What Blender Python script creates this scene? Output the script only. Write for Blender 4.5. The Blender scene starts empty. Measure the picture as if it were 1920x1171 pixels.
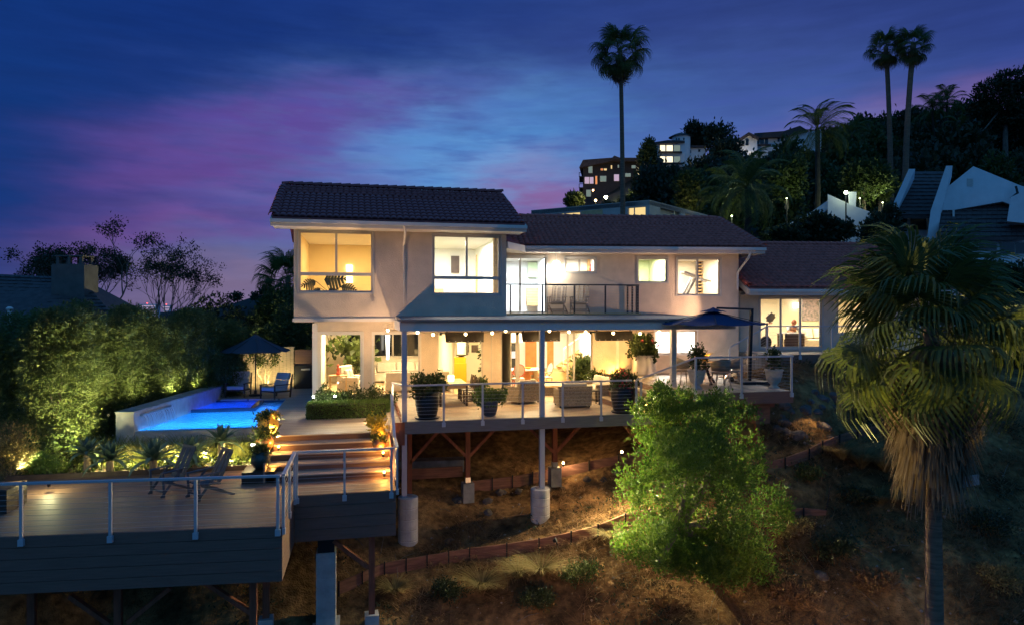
import bpy, math, random
import numpy as np
from mathutils import Vector, Matrix, noise as mnoise

random.seed(7); np.random.seed(7)
scn = bpy.context.scene
col = scn.collection
R = math.radians

# ------------------------------------------------------------------ camera
# World frame: X runs along the facade, Y goes away from the viewer, Z = 0 at eye level.
YAW = R(12.5); FPX = 1280.0; U0 = 960.0; V0 = 580.0
FW_ = (math.sin(YAW), math.cos(YAW)); RT_ = (math.cos(YAW), -math.sin(YAW))
cam_d = bpy.data.cameras.new('camera'); cam = bpy.data.objects.new('camera', cam_d); col.objects.link(cam)
cam_d.sensor_width = 36.0; cam_d.lens = 24.0; cam_d.clip_start = 0.1; cam_d.clip_end = 20000
cam_d.shift_y = -5.5 / 1920
cam.rotation_euler = (R(90), 0, -YAW)
scn.camera = cam
scn.view_settings.view_transform = 'Standard'; scn.view_settings.look = 'None'
scn.view_settings.exposure = 0.0; scn.view_settings.gamma = 1.0; scn.view_settings.use_curve_mapping = False
scn.cycles.use_denoising = True
scn.cycles.max_bounces = 8; scn.cycles.diffuse_bounces = 4; scn.cycles.transparent_max_bounces = 16
scn.cycles.sample_clamp_indirect = 4.0
scn.cycles.use_light_tree = True

def lin(c): return tuple(((x/255)/12.92 if x/255 <= .04045 else ((x/255+.055)/1.055)**2.4) for x in c)

# ------------------------------------------------------------------ sky
world = bpy.data.worlds.new('World'); scn.world = world; world.use_nodes = True
def build_sky():
    nt = world.node_tree; N = nt.nodes; L = nt.links
    N.clear()
    def node(t, **k):
        n = N.new(t)
        for a, b in k.items(): setattr(n, a, b)
        return n
    def val(sock, x):
        if isinstance(x, (int, float)): sock.default_value = x
        else: L.new(x, sock)
    def math_(op, a, b=0.0, c=None):
        n = node('ShaderNodeMath', operation=op)
        val(n.inputs[0], a); val(n.inputs[1], b)
        if c is not None: val(n.inputs[2], c)
        return n.outputs[0]
    tc = node('ShaderNodeTexCoord')
    sep = node('ShaderNodeSeparateXYZ'); L.new(tc.outputs['Generated'], sep.inputs[0])
    x, y, z = sep.outputs
    fw = math_('ADD', math_('MULTIPLY', x, FW_[0]), math_('MULTIPLY', y, FW_[1]))
    rt = math_('ADD', math_('MULTIPLY', x, RT_[0]), math_('MULTIPLY', y, RT_[1]))
    az = math_('MULTIPLY', math_('ARCTAN2', rt, fw), 180/math.pi)      # compass bearing from the view axis, degrees
    el = math_('MULTIPLY', math_('ARCSINE', z), 180/math.pi)           # elevation, degrees
    comb = node('ShaderNodeCombineXYZ'); L.new(az, comb.inputs[0]); L.new(el, comb.inputs[1])
    # wispy warp so that the cloud banks have torn edges
    def noise(scale, detail, sx, sy, seed):
        m = node('ShaderNodeMapping'); m.inputs['Scale'].default_value = (sx, sy, 1); m.inputs['Location'].default_value = (seed, seed*.7, 0)
        m.inputs['Rotation'].default_value = (0, 0, R(-12))
        L.new(comb.outputs[0], m.inputs[0])
        n = node('ShaderNodeTexNoise'); n.inputs['Scale'].default_value = scale; n.inputs['Detail'].default_value = detail
        n.inputs['Roughness'].default_value = .55
        L.new(m.outputs[0], n.inputs['Vector']); return n
    n1 = noise(1.0, 5, .06, .16, 3.1); n2 = noise(1.0, 6, .10, .42, 9.7); n3 = noise(1.0, 4, .035, .09, 21.3)
    def warp(base, n, amt):
        s = node('ShaderNodeVectorMath', operation='SUBTRACT'); L.new(n.outputs['Color'], s.inputs[0]); s.inputs[1].default_value = (.5, .5, .5)
        k = node('ShaderNodeVectorMath', operation='MULTIPLY'); L.new(s.outputs[0], k.inputs[0]); k.inputs[1].default_value = amt
        a = node('ShaderNodeVectorMath', operation='ADD'); L.new(base, a.inputs[0]); L.new(k.outputs[0], a.inputs[1]); return a.outputs[0]
    pos = warp(warp(comb.outputs[0], n1, (16, 8, 0)), n2, (6, 3, 0))
    n4 = noise(1.0, 8, .16, 1.15, 41.0)
    # base: elevation ramp
    mr = node('ShaderNodeMapRange'); mr.inputs['From Min'].default_value = -4; mr.inputs['From Max'].default_value = 90
    L.new(el, mr.inputs['Value'])
    ramp = node('ShaderNodeValToRGB'); L.new(mr.outputs[0], ramp.inputs[0])
    stops = [(-4, (18, 20, 40)), (-.4, (62, 62, 118)), (0.5, (116, 102, 136)), (4, (100, 96, 150)), (8, (70, 86, 156)), (14, (44, 66, 145)), (20, (27, 48, 122)), (30, (26, 66, 140)), (50, (40, 112, 188)), (90, (44, 124, 200))]
    el_ = ramp.color_ramp.elements
    while len(el_) < len(stops): el_.new(.5)
    for e, (d, c) in zip(el_, stops):
        e.position = (d+4)/94; e.color = (*lin(c), 1)
    cur = ramp.outputs[0]
    def blob(cur, a, e, ra, re, rot, c, strength, nz=None, lo=.25, hi=.7, p=pos):
        m = node('ShaderNodeMapping', vector_type='TEXTURE')
        m.inputs['Location'].default_value = (a, e, 0); m.inputs['Rotation'].default_value = (0, 0, R(rot)); m.inputs['Scale'].default_value = (ra, re, 1)
        L.new(p, m.inputs[0])
        ln = node('ShaderNodeVectorMath', operation='LENGTH'); L.new(m.outputs[0], ln.inputs[0])
        g = math_('POWER', 2.71828, math_('MULTIPLY', math_('MULTIPLY', ln.outputs['Value'], ln.outputs['Value']), -1.0))
        g = math_('MULTIPLY', g, strength)
        if nz is not None:
            r = node('ShaderNodeMapRange'); r.inputs['From Min'].default_value = lo; r.inputs['From Max'].default_value = hi; r.clamp = True
            r.interpolation_type = 'SMOOTHSTEP'
            L.new(nz.outputs['Fac'], r.inputs['Value']); g = math_('MULTIPLY', g, r.outputs[0])
        mx = node('ShaderNodeMix', data_type='RGBA'); L.new(g, mx.inputs['Factor']); L.new(cur, mx.inputs['A']); mx.inputs['B'].default_value = (*lin(c), 1)
        return mx.outputs['Result']
    cur = blob(cur, -38, 10, 13, 14, 0, (8, 46, 108), .9)
    cur = blob(cur, -26, 21, 22, 7, 8, (12, 46, 116), .9)
    cur = blob(cur, 24, 22, 24, 9, 0, (44, 62, 126), .8)
    cur = blob(cur, 12, 12, 24, 7, 0, (78, 106, 176), .8)
    cur = blob(cur, -6, 12, 13, 5.5, 4, (80, 150, 216), 1.0, n2, .12, .55)
    cur = blob(cur, -13, 8.5, 9, 2.6, 8, (92, 160, 215), .7, n1, .2, .55)
    cur = blob(cur, -2, 15.5, 10, 2.2, 6, (84, 142, 208), .55, n2, .2, .6)
    cur = blob(cur, -24, 11, 15, 3.4, 14, (112, 68, 148), .75, n3, .15, .5)
    cur = blob(cur, -16, 15.5, 12, 1.9, 8, (96, 62, 148), .7, n2, .15, .5)
    cur = blob(cur, -27, 6.2, 12, 1.5, 10, (120, 70, 144), .65, n2, .2, .55)
    cur = blob(cur, -17, 9.6, 7, 1.3, 14, (122, 76, 156), .6, n1, .2, .55)
    cur = blob(cur, -24, 2.3, 16, 2.2, 0, (126, 110, 144), .85)
    cur = blob(cur, -23, 8.2, 9, .9, 6, (48, 56, 130), .5, n2, .3, .6)
    cur = blob(cur, 3.5, 11, 7, 1.8, 0, (136, 140, 192), .6, n1, .1, .45)
    cur = blob(cur, 3, 8.4, 7, 1.8, 0, (142, 96, 154), .8, n1, .1, .45)
    cur = blob(cur, -15.5, 10.2, 5, .8, -14, (58, 84, 148), .8, n2, .25, .5)
    cur = blob(cur, 29, 13.3, 13, 1.4, 7, (134, 96, 152), .55, n2, .2, .5)
    cur = blob(cur, 22, 12.2, 9, 1.2, 4, (92, 128, 196), .55, n2, .3, .6)
    n5 = noise(1.0, 9, .20, .85, 63.0)
    cur = blob(cur, -5, 11, 14, 6, 4, (108, 168, 224), .45, n5, .44, .70)
    cur = blob(cur, -8, 12.5, 16, 6, 6, (46, 74, 146), .40, n4, .46, .72)
    cur = blob(cur, -24, 10, 14, 5, 12, (60, 52, 134), .45, n5, .46, .72)
    cur = blob(cur, 14, 13, 20, 6, 4, (56, 70, 148), .4, n4, .46, .72)
    cur = blob(cur, -40, 9, 10, 13, 0, (10, 52, 120), 1.0)
    cur = blob(cur, 33, 7, 10, 4, 0, (84, 92, 165), .5)
    sr = node('ShaderNodeMapRange'); sr.inputs['From Min'].default_value = .3; sr.inputs['From Max'].default_value = .7; sr.inputs['To Min'].default_value = .91; sr.inputs['To Max'].default_value = 1.09; L.new(n4.outputs['Fac'], sr.inputs['Value'])
    sm = node('ShaderNodeMix', data_type='RGBA', blend_type='MULTIPLY'); sm.inputs['Factor'].default_value = 1; L.new(cur, sm.inputs['A']); L.new(sr.outputs[0], sm.inputs['B']); cur = sm.outputs['Result']
    # away from the afterglow the dusk sky is an even blue
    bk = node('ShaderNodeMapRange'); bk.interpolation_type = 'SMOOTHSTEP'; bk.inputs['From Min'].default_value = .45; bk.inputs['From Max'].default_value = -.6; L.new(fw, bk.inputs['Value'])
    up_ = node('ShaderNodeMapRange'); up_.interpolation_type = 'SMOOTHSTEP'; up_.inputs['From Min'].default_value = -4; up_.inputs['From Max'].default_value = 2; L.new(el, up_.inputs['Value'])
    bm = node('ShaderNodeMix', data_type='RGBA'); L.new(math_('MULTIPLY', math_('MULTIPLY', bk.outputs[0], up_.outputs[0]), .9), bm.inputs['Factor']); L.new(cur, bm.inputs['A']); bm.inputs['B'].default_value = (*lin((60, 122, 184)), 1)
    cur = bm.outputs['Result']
    sky = node('ShaderNodeTexSky', sky_type='NISHITA'); sky.sun_disc = False
    sky.sun_elevation = R(-3); sky.sun_rotation = R(20)
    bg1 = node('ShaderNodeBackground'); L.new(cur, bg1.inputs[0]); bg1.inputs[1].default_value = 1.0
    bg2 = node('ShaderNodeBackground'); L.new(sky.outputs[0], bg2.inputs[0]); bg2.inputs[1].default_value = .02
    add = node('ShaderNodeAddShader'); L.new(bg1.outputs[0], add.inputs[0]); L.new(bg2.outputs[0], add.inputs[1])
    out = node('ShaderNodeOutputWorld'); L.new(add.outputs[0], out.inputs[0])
    try: world.cycles.sampling_method = 'MANUAL'; world.cycles.sample_map_resolution = 512
    except Exception: pass
build_sky()

# lamps that stand in the place, plus added fill lights -------------------------------------------------------------
WARM = (1.0, .70, .36); AMBER = (1.0, .50, .10); WHITE = (1.0, .88, .68); YEL = (1.0, .78, .30); COOL = (.80, .92, 1.0); GRN = (1.0, .95, .45)
LMP, LMA = 2.6, 2.3          # lamp levels of the long exposure
def point(p, w, c=WARM, r=.06):
    d = bpy.data.lights.new('lamp_light', 'POINT'); d.energy = w*LMP; d.color = c; d.shadow_soft_size = r
    o = bpy.data.objects.new('lamp_light', d); o.location = p; col.objects.link(o); return o
def spot(p, t, w, c=WARM, ang=70, blend=.6, r=.05):
    d = bpy.data.lights.new('spot_light', 'SPOT'); d.energy = w*LMP; d.color = c; d.spot_size = R(ang); d.spot_blend = blend; d.shadow_soft_size = r
    o = bpy.data.objects.new('spot_light', d); o.location = p
    o.rotation_euler = (Vector(t)-Vector(p)).to_track_quat('-Z', 'Y').to_euler(); col.objects.link(o); return o
def area(p, w, c=WARM, sx=1., sy=1.):
    d = bpy.data.lights.new('ceiling_light', 'AREA'); d.energy = w*LMA; d.color = c; d.shape = 'RECTANGLE'; d.size = sx; d.size_y = sy
    o = bpy.data.objects.new('ceiling_light', d); o.location = p; col.objects.link(o); return o

# ------------------------------------------------------------------ layout helpers (used for surveying positions off the photo)
def P(u, v, z):
    a = (u-U0)/FPX*z
    return Vector((FW_[0]*z+RT_[0]*a, FW_[1]*z+RT_[1]*a, (V0-v)/FPX*z))
def PH(u, v, h): return P(u, v, FPX*h/(V0-v))
def PV(u, v, Y): return P(u, v, Y/(FW_[1]+RT_[1]*(u-U0)/FPX))
class Frame:                       # a facade line in plan: s along it, d behind it, h up
    def __init__(s, A, B):
        s.o = Vector((A[0], A[1], 0)); t = Vector((B[0]-A[0], B[1]-A[1], 0)); s.len = t.length
        s.t = t.normalized(); s.n = Vector((-s.t.y, s.t.x, 0)); s.ang = math.atan2(s.t.y, s.t.x)
    def pt(s, a, d, h): return s.o + s.t*a + s.n*d + Vector((0, 0, h))
    def uv(s, u, v, d=0):
        r = P(u, v, 1.0); o = s.o + s.n*d
        k = o.dot(s.n)/r.dot(s.n); q = r*k
        return (q-s.o).dot(s.t), q.z
    def rect(s, u0, v0, u1, v1, d=0):
        a, h1 = s.uv(u0, (v0+v1)/2, d); b, _ = s.uv(u1, (v0+v1)/2, d)
        _, t = s.uv((u0+u1)/2, v0, d); _, bt = s.uv((u0+u1)/2, v1, d)
        return a, b, bt, t
FM = Frame((0, 0), (1, 0))

# ------------------------------------------------------------------ materials
MATS = {}
def mat(name, c, rough=.7, nscale=0, namt=.25, bump=0, bscale=0, metal=0, spec=.4, c2=None, stretch=None, detail=4):
    m = bpy.data.materials.new(name); m.use_nodes = True; MATS[name] = m
    nt = m.node_tree; N, L = nt.nodes, nt.links; b = N['Principled BSDF']
    b.inputs['Base Color'].default_value = (*c, 1); b.inputs['Roughness'].default_value = rough
    b.inputs['Metallic'].default_value = metal; b.inputs['Specular IOR Level'].default_value = spec
    tc = N.new('ShaderNodeTexCoord'); mp = N.new('ShaderNodeMapping'); L.new(tc.outputs['Object'], mp.inputs[0])
    if stretch: mp.inputs['Scale'].default_value = stretch
    if nscale:
        n = N.new('ShaderNodeTexNoise'); n.inputs['Scale'].default_value = nscale; n.inputs['Detail'].default_value = detail; L.new(mp.outputs[0], n.inputs['Vector'])
        r = N.new('ShaderNodeMapRange'); r.inputs['From Min'].default_value = .3; r.inputs['From Max'].default_value = .7; L.new(n.outputs['Fac'], r.inputs['Value'])
        x = N.new('ShaderNodeMix'); x.data_type = 'RGBA'; L.new(r.outputs[0], x.inputs['Factor'])
        cc = c2 if c2 else tuple(v*(1+namt) for v in c)
        c1 = c if c2 else tuple(v*(1-namt) for v in c)
        x.inputs['A'].default_value = (*c1, 1); x.inputs['B'].default_value = (*cc, 1); L.new(x.outputs['Result'], b.inputs['Base Color'])
    if bump:
        n = N.new('ShaderNodeTexNoise'); n.inputs['Scale'].default_value = bscale or nscale*3; n.inputs['Detail'].default_value = 3; L.new(mp.outputs[0], n.inputs['Vector'])
        bp = N.new('ShaderNodeBump'); bp.inputs['Strength'].default_value = bump; bp.inputs['Distance'].default_value = .02
        L.new(n.outputs['Fac'], bp.inputs['Height']); L.new(bp.outputs[0], b.inputs['Normal'])
    return m
def emit(name, c, s):
    m = bpy.data.materials.new(name); m.use_nodes = True; MATS[name] = m
    nt = m.node_tree; nt.nodes.clear(); e = nt.nodes.new('ShaderNodeEmission'); o = nt.nodes.new('ShaderNodeOutputMaterial')
    e.inputs[0].default_value = (*c, 1); e.inputs[1].default_value = s; nt.links.new(e.outputs[0], o.inputs[0]); return m
def leafmat(name, c, c2, trans=.35, rough=.5):
    m = bpy.data.materials.new(name); m.use_nodes = True; MATS[name] = m
    nt = m.node_tree; N, L = nt.nodes, nt.links; b = N['Principled BSDF']; out = N['Material Output']
    g = N.new('ShaderNodeNewGeometry'); x = N.new('ShaderNodeMix'); x.data_type = 'RGBA'
    tc = N.new('ShaderNodeTexCoord'); n = N.new('ShaderNodeTexNoise'); n.inputs['Scale'].default_value = 1.6; L.new(tc.outputs['Object'], n.inputs['Vector'])
    ad = N.new('ShaderNodeMath'); ad.operation = 'MULTIPLY_ADD'; L.new(g.outputs['Random Per Island'], ad.inputs[0]); ad.inputs[1].default_value = .7; 
    ml = N.new('ShaderNodeMath'); ml.operation = 'MULTIPLY_ADD'; L.new(n.outputs['Fac'], ml.inputs[0]); ml.inputs[1].default_value = .8; ml.inputs[2].default_value = -.25
    L.new(ml.outputs[0], ad.inputs[2])
    L.new(ad.outputs[0], x.inputs['Factor']); x.inputs['A'].default_value = (*c, 1); x.inputs['B'].default_value = (*c2, 1)
    L.new(x.outputs['Result'], b.inputs['Base Color']); b.inputs['Roughness'].default_value = rough; b.inputs['Specular IOR Level'].default_value = .35
    t = N.new('ShaderNodeBsdfTranslucent'); L.new(x.outputs['Result'], t.inputs[0])
    mx = N.new('ShaderNodeMixShader'); mx.inputs[0].default_value = trans
    L.new(b.outputs[0], mx.inputs[1]); L.new(t.outputs[0], mx.inputs[2]); L.new(mx.outputs[0], out.inputs[0]); return m
def plankmat(name, c, w=.14, axis='Y', rough=.55, amt=.22):   # boards too narrow in the picture to pick apart: grooves as fine relief
    m = bpy.data.materials.new(name); m.use_nodes = True; MATS[name] = m
    nt = m.node_tree; N, L = nt.nodes, nt.links; b = N['Principled BSDF']; b.inputs['Roughness'].default_value = rough
    tc = N.new('ShaderNodeTexCoord'); sp = N.new('ShaderNodeSeparateXYZ'); L.new(tc.outputs['Object'], sp.inputs[0])
    k = {'X': 0, 'Y': 1, 'Z': 2}[axis]
    dv = N.new('ShaderNodeMath'); dv.operation = 'DIVIDE'; L.new(sp.outputs[k], dv.inputs[0]); dv.inputs[1].default_value = w
    fl = N.new('ShaderNodeMath'); fl.operation = 'FLOOR'; L.new(dv.outputs[0], fl.inputs[0])
    fr = N.new('ShaderNodeMath'); fr.operation = 'FRACT'; L.new(dv.outputs[0], fr.inputs[0])
    wn = N.new('ShaderNodeTexWhiteNoise'); wn.noise_dimensions = '1D'; L.new(fl.outputs[0], wn.inputs['W'])
    st = N.new('ShaderNodeMapping'); st.inputs['Scale'].default_value = (.6, 9, 9) if axis != 'X' else (9, .6, 9); L.new(tc.outputs['Object'], st.inputs[0])
    n = N.new('ShaderNodeTexNoise'); n.inputs['Scale'].default_value = 2; n.inputs['Detail'].default_value = 5; L.new(st.outputs[0], n.inputs['Vector'])
    ad = N.new('ShaderNodeMath'); ad.operation = 'ADD'; L.new(wn.outputs[0], ad.inputs[0]); L.new(n.outputs['Fac'], ad.inputs[1])
    hv = N.new('ShaderNodeMath'); hv.operation = 'MULTIPLY'; L.new(ad.outputs[0], hv.inputs[0]); hv.inputs[1].default_value = .5
    x = N.new('ShaderNodeMix'); x.data_type = 'RGBA'; L.new(hv.outputs[0], x.inputs['Factor'])
    x.inputs['A'].default_value = (*[v*(1-amt*1.6) for v in c], 1); x.inputs['B'].default_value = (*[v*(1+amt*1.6) for v in c], 1)
    gp = N.new('ShaderNodeMath'); gp.operation = 'GREATER_THAN'; L.new(fr.outputs[0], gp.inputs[0]); gp.inputs[1].default_value = .07
    y = N.new('ShaderNodeMix'); y.data_type = 'RGBA'; L.new(gp.outputs[0], y.inputs['Factor']); y.inputs['A'].default_value = (*[v*.2 for v in c], 1); L.new(x.outputs['Result'], y.inputs['B'])
    L.new(y.outputs['Result'], b.inputs['Base Color'])
    bp = N.new('ShaderNodeBump'); bp.inputs['Strength'].default_value = .5; bp.inputs['Distance'].default_value = .01; L.new(gp.outputs[0], bp.inputs['Height']); L.new(bp.outputs[0], b.inputs['Normal'])
    return m
def glassmat(name, tint=(1, 1, 1), refl=.07):
    m = bpy.data.materials.new(name); m.use_nodes = True; MATS[name] = m
    nt = m.node_tree; N, L = nt.nodes, nt.links; N.clear(); o = N.new('ShaderNodeOutputMaterial')
    t = N.new('ShaderNodeBsdfTransparent'); t.inputs[0].default_value = (*tint, 1); g = N.new('ShaderNodeBsdfGlossy'); g.inputs['Roughness'].default_value = .02
    f = N.new('ShaderNodeFresnel'); f.inputs['IOR'].default_value = 1.35
    mx = N.new('ShaderNodeMixShader'); L.new(f.outputs[0], mx.inputs[0]); L.new(t.outputs[0], mx.inputs[1]); L.new(g.outputs[0], mx.inputs[2]); L.new(mx.outputs[0], o.inputs[0]); return m

stucco = mat('stucco', (.64, .52, .40), .9, 2.2, .10, .9, 32, detail=8)
trim = mat('white_trim', (.68, .63, .56), .5, 2, .05)
winframe = mat('window_frame', (.50, .47, .43), .45)
inwall = mat('interior_paint', (.80, .74, .60), .8, 1.5, .03)
inwhite = mat('interior_white', (.82, .82, .80), .8, 1.5, .03)
inyel = mat('interior_warm', (.82, .68, .36), .8, 1.5, .04)
ingreen = mat('interior_pale_green', (.62, .74, .46), .8, 1.5, .03)
infloor = mat('interior_floor', (.55, .40, .24), .45, 3, .15)
tile_m = mat('clay_tile', (.27, .062, .055), .75, 5, .35, .2, 20)
tile_red = mat('clay_tile_red', (.47, .105, .072), .75, 5, .3, .2, 20)
soft_grey = mat('grey_membrane', (.20, .18, .17), .8, 4, .2)
fasc = mat('composite_fascia', (.18, .10, .072), .6, 6, .15, .15, 60, stretch=(.3, 1, 6))
brownf = mat('brown_fascia', (.30, .17, .12), .6, 6, .15, .1, 40, stretch=(.4, 1, 6))
deckm = plankmat('deck_boards', (.36, .28, .21))
deckx = plankmat('deck_boards_cross', (.36, .29, .22), axis='X')
deckd = plankmat('lower_deck_boards', (.19, .105, .066), rough=.6)
redwood = mat('redwood_post', (.23, .075, .038), .8, 4, .3, .3, 30, stretch=(3, 3, .5))
redplank = mat('redwood_plank', (.20, .09, .055), .85, 4, .35, .3, 30, stretch=(.5, .5, 4))
concrete = mat('concrete', (.40, .385, .36), .9, 3, .22, .4, 25)
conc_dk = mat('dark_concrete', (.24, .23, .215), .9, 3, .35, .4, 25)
railm = mat('painted_rail', (.48, .48, .50), .42, metal=.15)
darkrail = mat('dark_rail', (.06, .055, .055), .45, metal=.3)
cable = mat('steel_cable', (.50, .50, .50), .35, metal=.8)
black = mat('black_paint', (.012, .012, .013), .4)
blackm = mat('black_metal', (.02, .02, .02), .5, metal=.4)
heater_m = mat('heater_steel', (.022, .016, .011), .35, 8, .4, metal=.6)
cush = mat('pale_cushion', (.62, .56, .47), .9, 8, .06)
cushb = mat('grey_cushion', (.42, .42, .45), .9, 8, .06)
teak = mat('weathered_teak', (.34, .27, .21), .7, 5, .2, stretch=(1, 1, 6))
darkwood = mat('dark_wood', (.055, .032, .022), .5, 5, .3)
orangewood = mat('orange_wood', (.55, .21, .055), .5, 4, .2)
lightwood = mat('light_wood', (.60, .40, .18), .5, 4, .15)
bluechair = mat('blue_painted_wood', (.055, .07, .085), .6, 5, .2)
wicker = mat('wicker', (.30, .24, .17), .85, 30, .4, .8, 90)
navy = mat('navy_canvas', (.018, .03, .09), .85, 20, .15)
greycanvas = mat('charcoal_canvas', (.05, .055, .075), .85, 20, .12)
glass = glassmat('window_glass')
darkglass = mat('dark_glass', (.012, .014, .016), .06, spec=.6)
white_pl = mat('white_plaster', (.74, .74, .73), .85, 2, .06, .2, 40)
modern_pl = mat('beige_plaster', (.46, .43, .38), .85, 2, .06)
shingle = mat('dark_shingle', (.075, .055, .05), .8, 4, .3, .2, 20)
potblack = mat('black_glaze', (.014, .011, .009), .35, spec=.3)
potbrown = mat('brown_glaze', (.16, .075, .03), .25, 4, .3, spec=.6)
potgold = mat('gold_glaze', (.62, .38, .05), .3, 5, .2)
potgreen = mat('dark_green_glaze', (.02, .05, .045), .2, spec=.6)
potblue = mat('slate_blue_glaze', (.05, .055, .075), .3)
potstone = mat('cast_stone', (.55, .49, .40), .85, 8, .15, .4, 30)
potwhite = mat('cream_pot', (.66, .60, .50), .7, 3, .06)
soil = mat('soil', (.05, .035, .025), .95, 12, .4)
yellow = mat('yellow_lacquer', (.75, .50, .03), .4)
red_pl = mat('red_lacquer', (.50, .035, .025), .4)
redorange = mat('coral_frame', (.60, .12, .06), .45)
white_pa = mat('white_lacquer', (.80, .79, .76), .4)
skin = mat('skin', (.42, .19, .10), .6)
shirt = mat('pale_striped_shirt', (.50, .54, .52), .9, 14, .25)
bark = mat('grey_bark', (.16, .125, .095), .95, 6, .4, .8, 18, stretch=(1, 1, .4))
barkpale = mat('pale_bark', (.38, .31, .22), .9, 6, .3, .5, 18)
palmbark = mat('palm_bark', (.20, .12, .075), .95, 5, .35, .8, 12, stretch=(.5, .5, 5))
rockm = mat('rock', (.10, .085, .075), .95, 3, .4, .8, 10)
poolplaster = mat('pool_plaster', (.55, .72, .80), .7, 6, .06)
pooltile = mat('dark_pool_tile', (.03, .05, .10), .25)
poolwall = mat('pool_wall_plaster', (.34, .33, .32), .85, 4, .15, .3, 40)
dirt = None
bulb_m = emit('bulb_glow', (1, .72, .34), 30)
bulb_w = emit('white_bulb_glow', (1, .92, .75), 30)
win_w = emit('lit_window_white', (1, .86, .58), 1.6)
win_y = emit('lit_window_yellow', (1, .72, .30), 1.0)
win_p = emit('lit_window_pink', (.75, .55, .75), .7)
win_o = emit('lit_window_orange', (1, .35, .12), .9)
win_g = emit('dim_window', (.35, .46, .42), .5)
L_hedge = leafmat('hedge_leaf', (.055, .09, .026), (.18, .205, .06), .42)
L_tree = leafmat('shrub_tree_leaf', (.042, .105, .012), (.17, .25, .03), .45)
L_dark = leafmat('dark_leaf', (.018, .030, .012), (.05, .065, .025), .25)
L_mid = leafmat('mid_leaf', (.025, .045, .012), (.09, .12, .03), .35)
L_box = leafmat('box_leaf', (.05, .11, .02), (.17, .24, .045), .3)
L_agave = leafmat('agave_leaf', (.07, .12, .08), (.11, .17, .11), .15, .45)
L_grass = leafmat('strap_grass', (.10, .13, .03), (.26, .27, .08), .4)
L_dry = leafmat('dry_grass', (.13, .065, .028), (.32, .19, .085), .3, .9)
L_dryg = leafmat('dry_tuft', (.12, .095, .03), (.34, .25, .10), .35, .9)
L_palm = leafmat('palm_leaf', (.045, .07, .017), (.155, .165, .036), .4)
L_pdead = leafmat('dead_palm_leaf', (.13, .085, .05), (.30, .21, .13), .3, .9)
L_orange = leafmat('orange_bloom', (.45, .22, .02), (.70, .42, .04), .4)
L_pink = leafmat('pink_bloom', (.40, .03, .06), (.65, .12, .14), .4)
L_yel = leafmat('yellow_leaf', (.35, .26, .02), (.60, .45, .06), .4)
# ------------------------------------------------------------------ mesh builders
ORG = {}
def tag(o, label=None, cat=None, group=None, kind=None):
    if label: o['label'] = label
    if cat: o['category'] = cat
    if group: o['group'] = group
    if kind: o['kind'] = kind
    return o
def thing(name, label, cat, loc=(0, 0, 0), group=None, rz=0):
    o = bpy.data.objects.new(name, None); o.empty_display_size = .2; col.objects.link(o); o.location = loc; o.rotation_euler = (0, 0, rz)
    ORG[o.name] = Vector(loc); return tag(o, label, cat, group)
def link_mesh(name, me, m, parent):
    if m is not None and not me.materials: me.materials.append(m)
    o = bpy.data.objects.new(name, me); col.objects.link(o)
    if parent is not None:
        o.parent = parent; ORG[o.name] = ORG[parent.name]
    else: ORG[o.name] = Vector((0, 0, 0))
    return o
def copy_tree(o, loc=None, rz=None, label=None, sc=None, parent=None, group=None, rx=None):
    c = o.copy(); col.objects.link(c)
    if parent is not None: c.parent = parent
    if loc is not None: c.location = loc
    if rz is not None: c.rotation_euler = (rx or 0, 0, rz)
    if sc is not None: c.scale = (sc, sc, sc) if not hasattr(sc, '__len__') else sc
    if label: c['label'] = label
    if group: c['group'] = group
    ORG[c.name] = Vector(c.location) if parent is None else ORG[parent.name]
    for ch in list(o.children): copy_tree(ch, parent=c)
    return c
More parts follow.
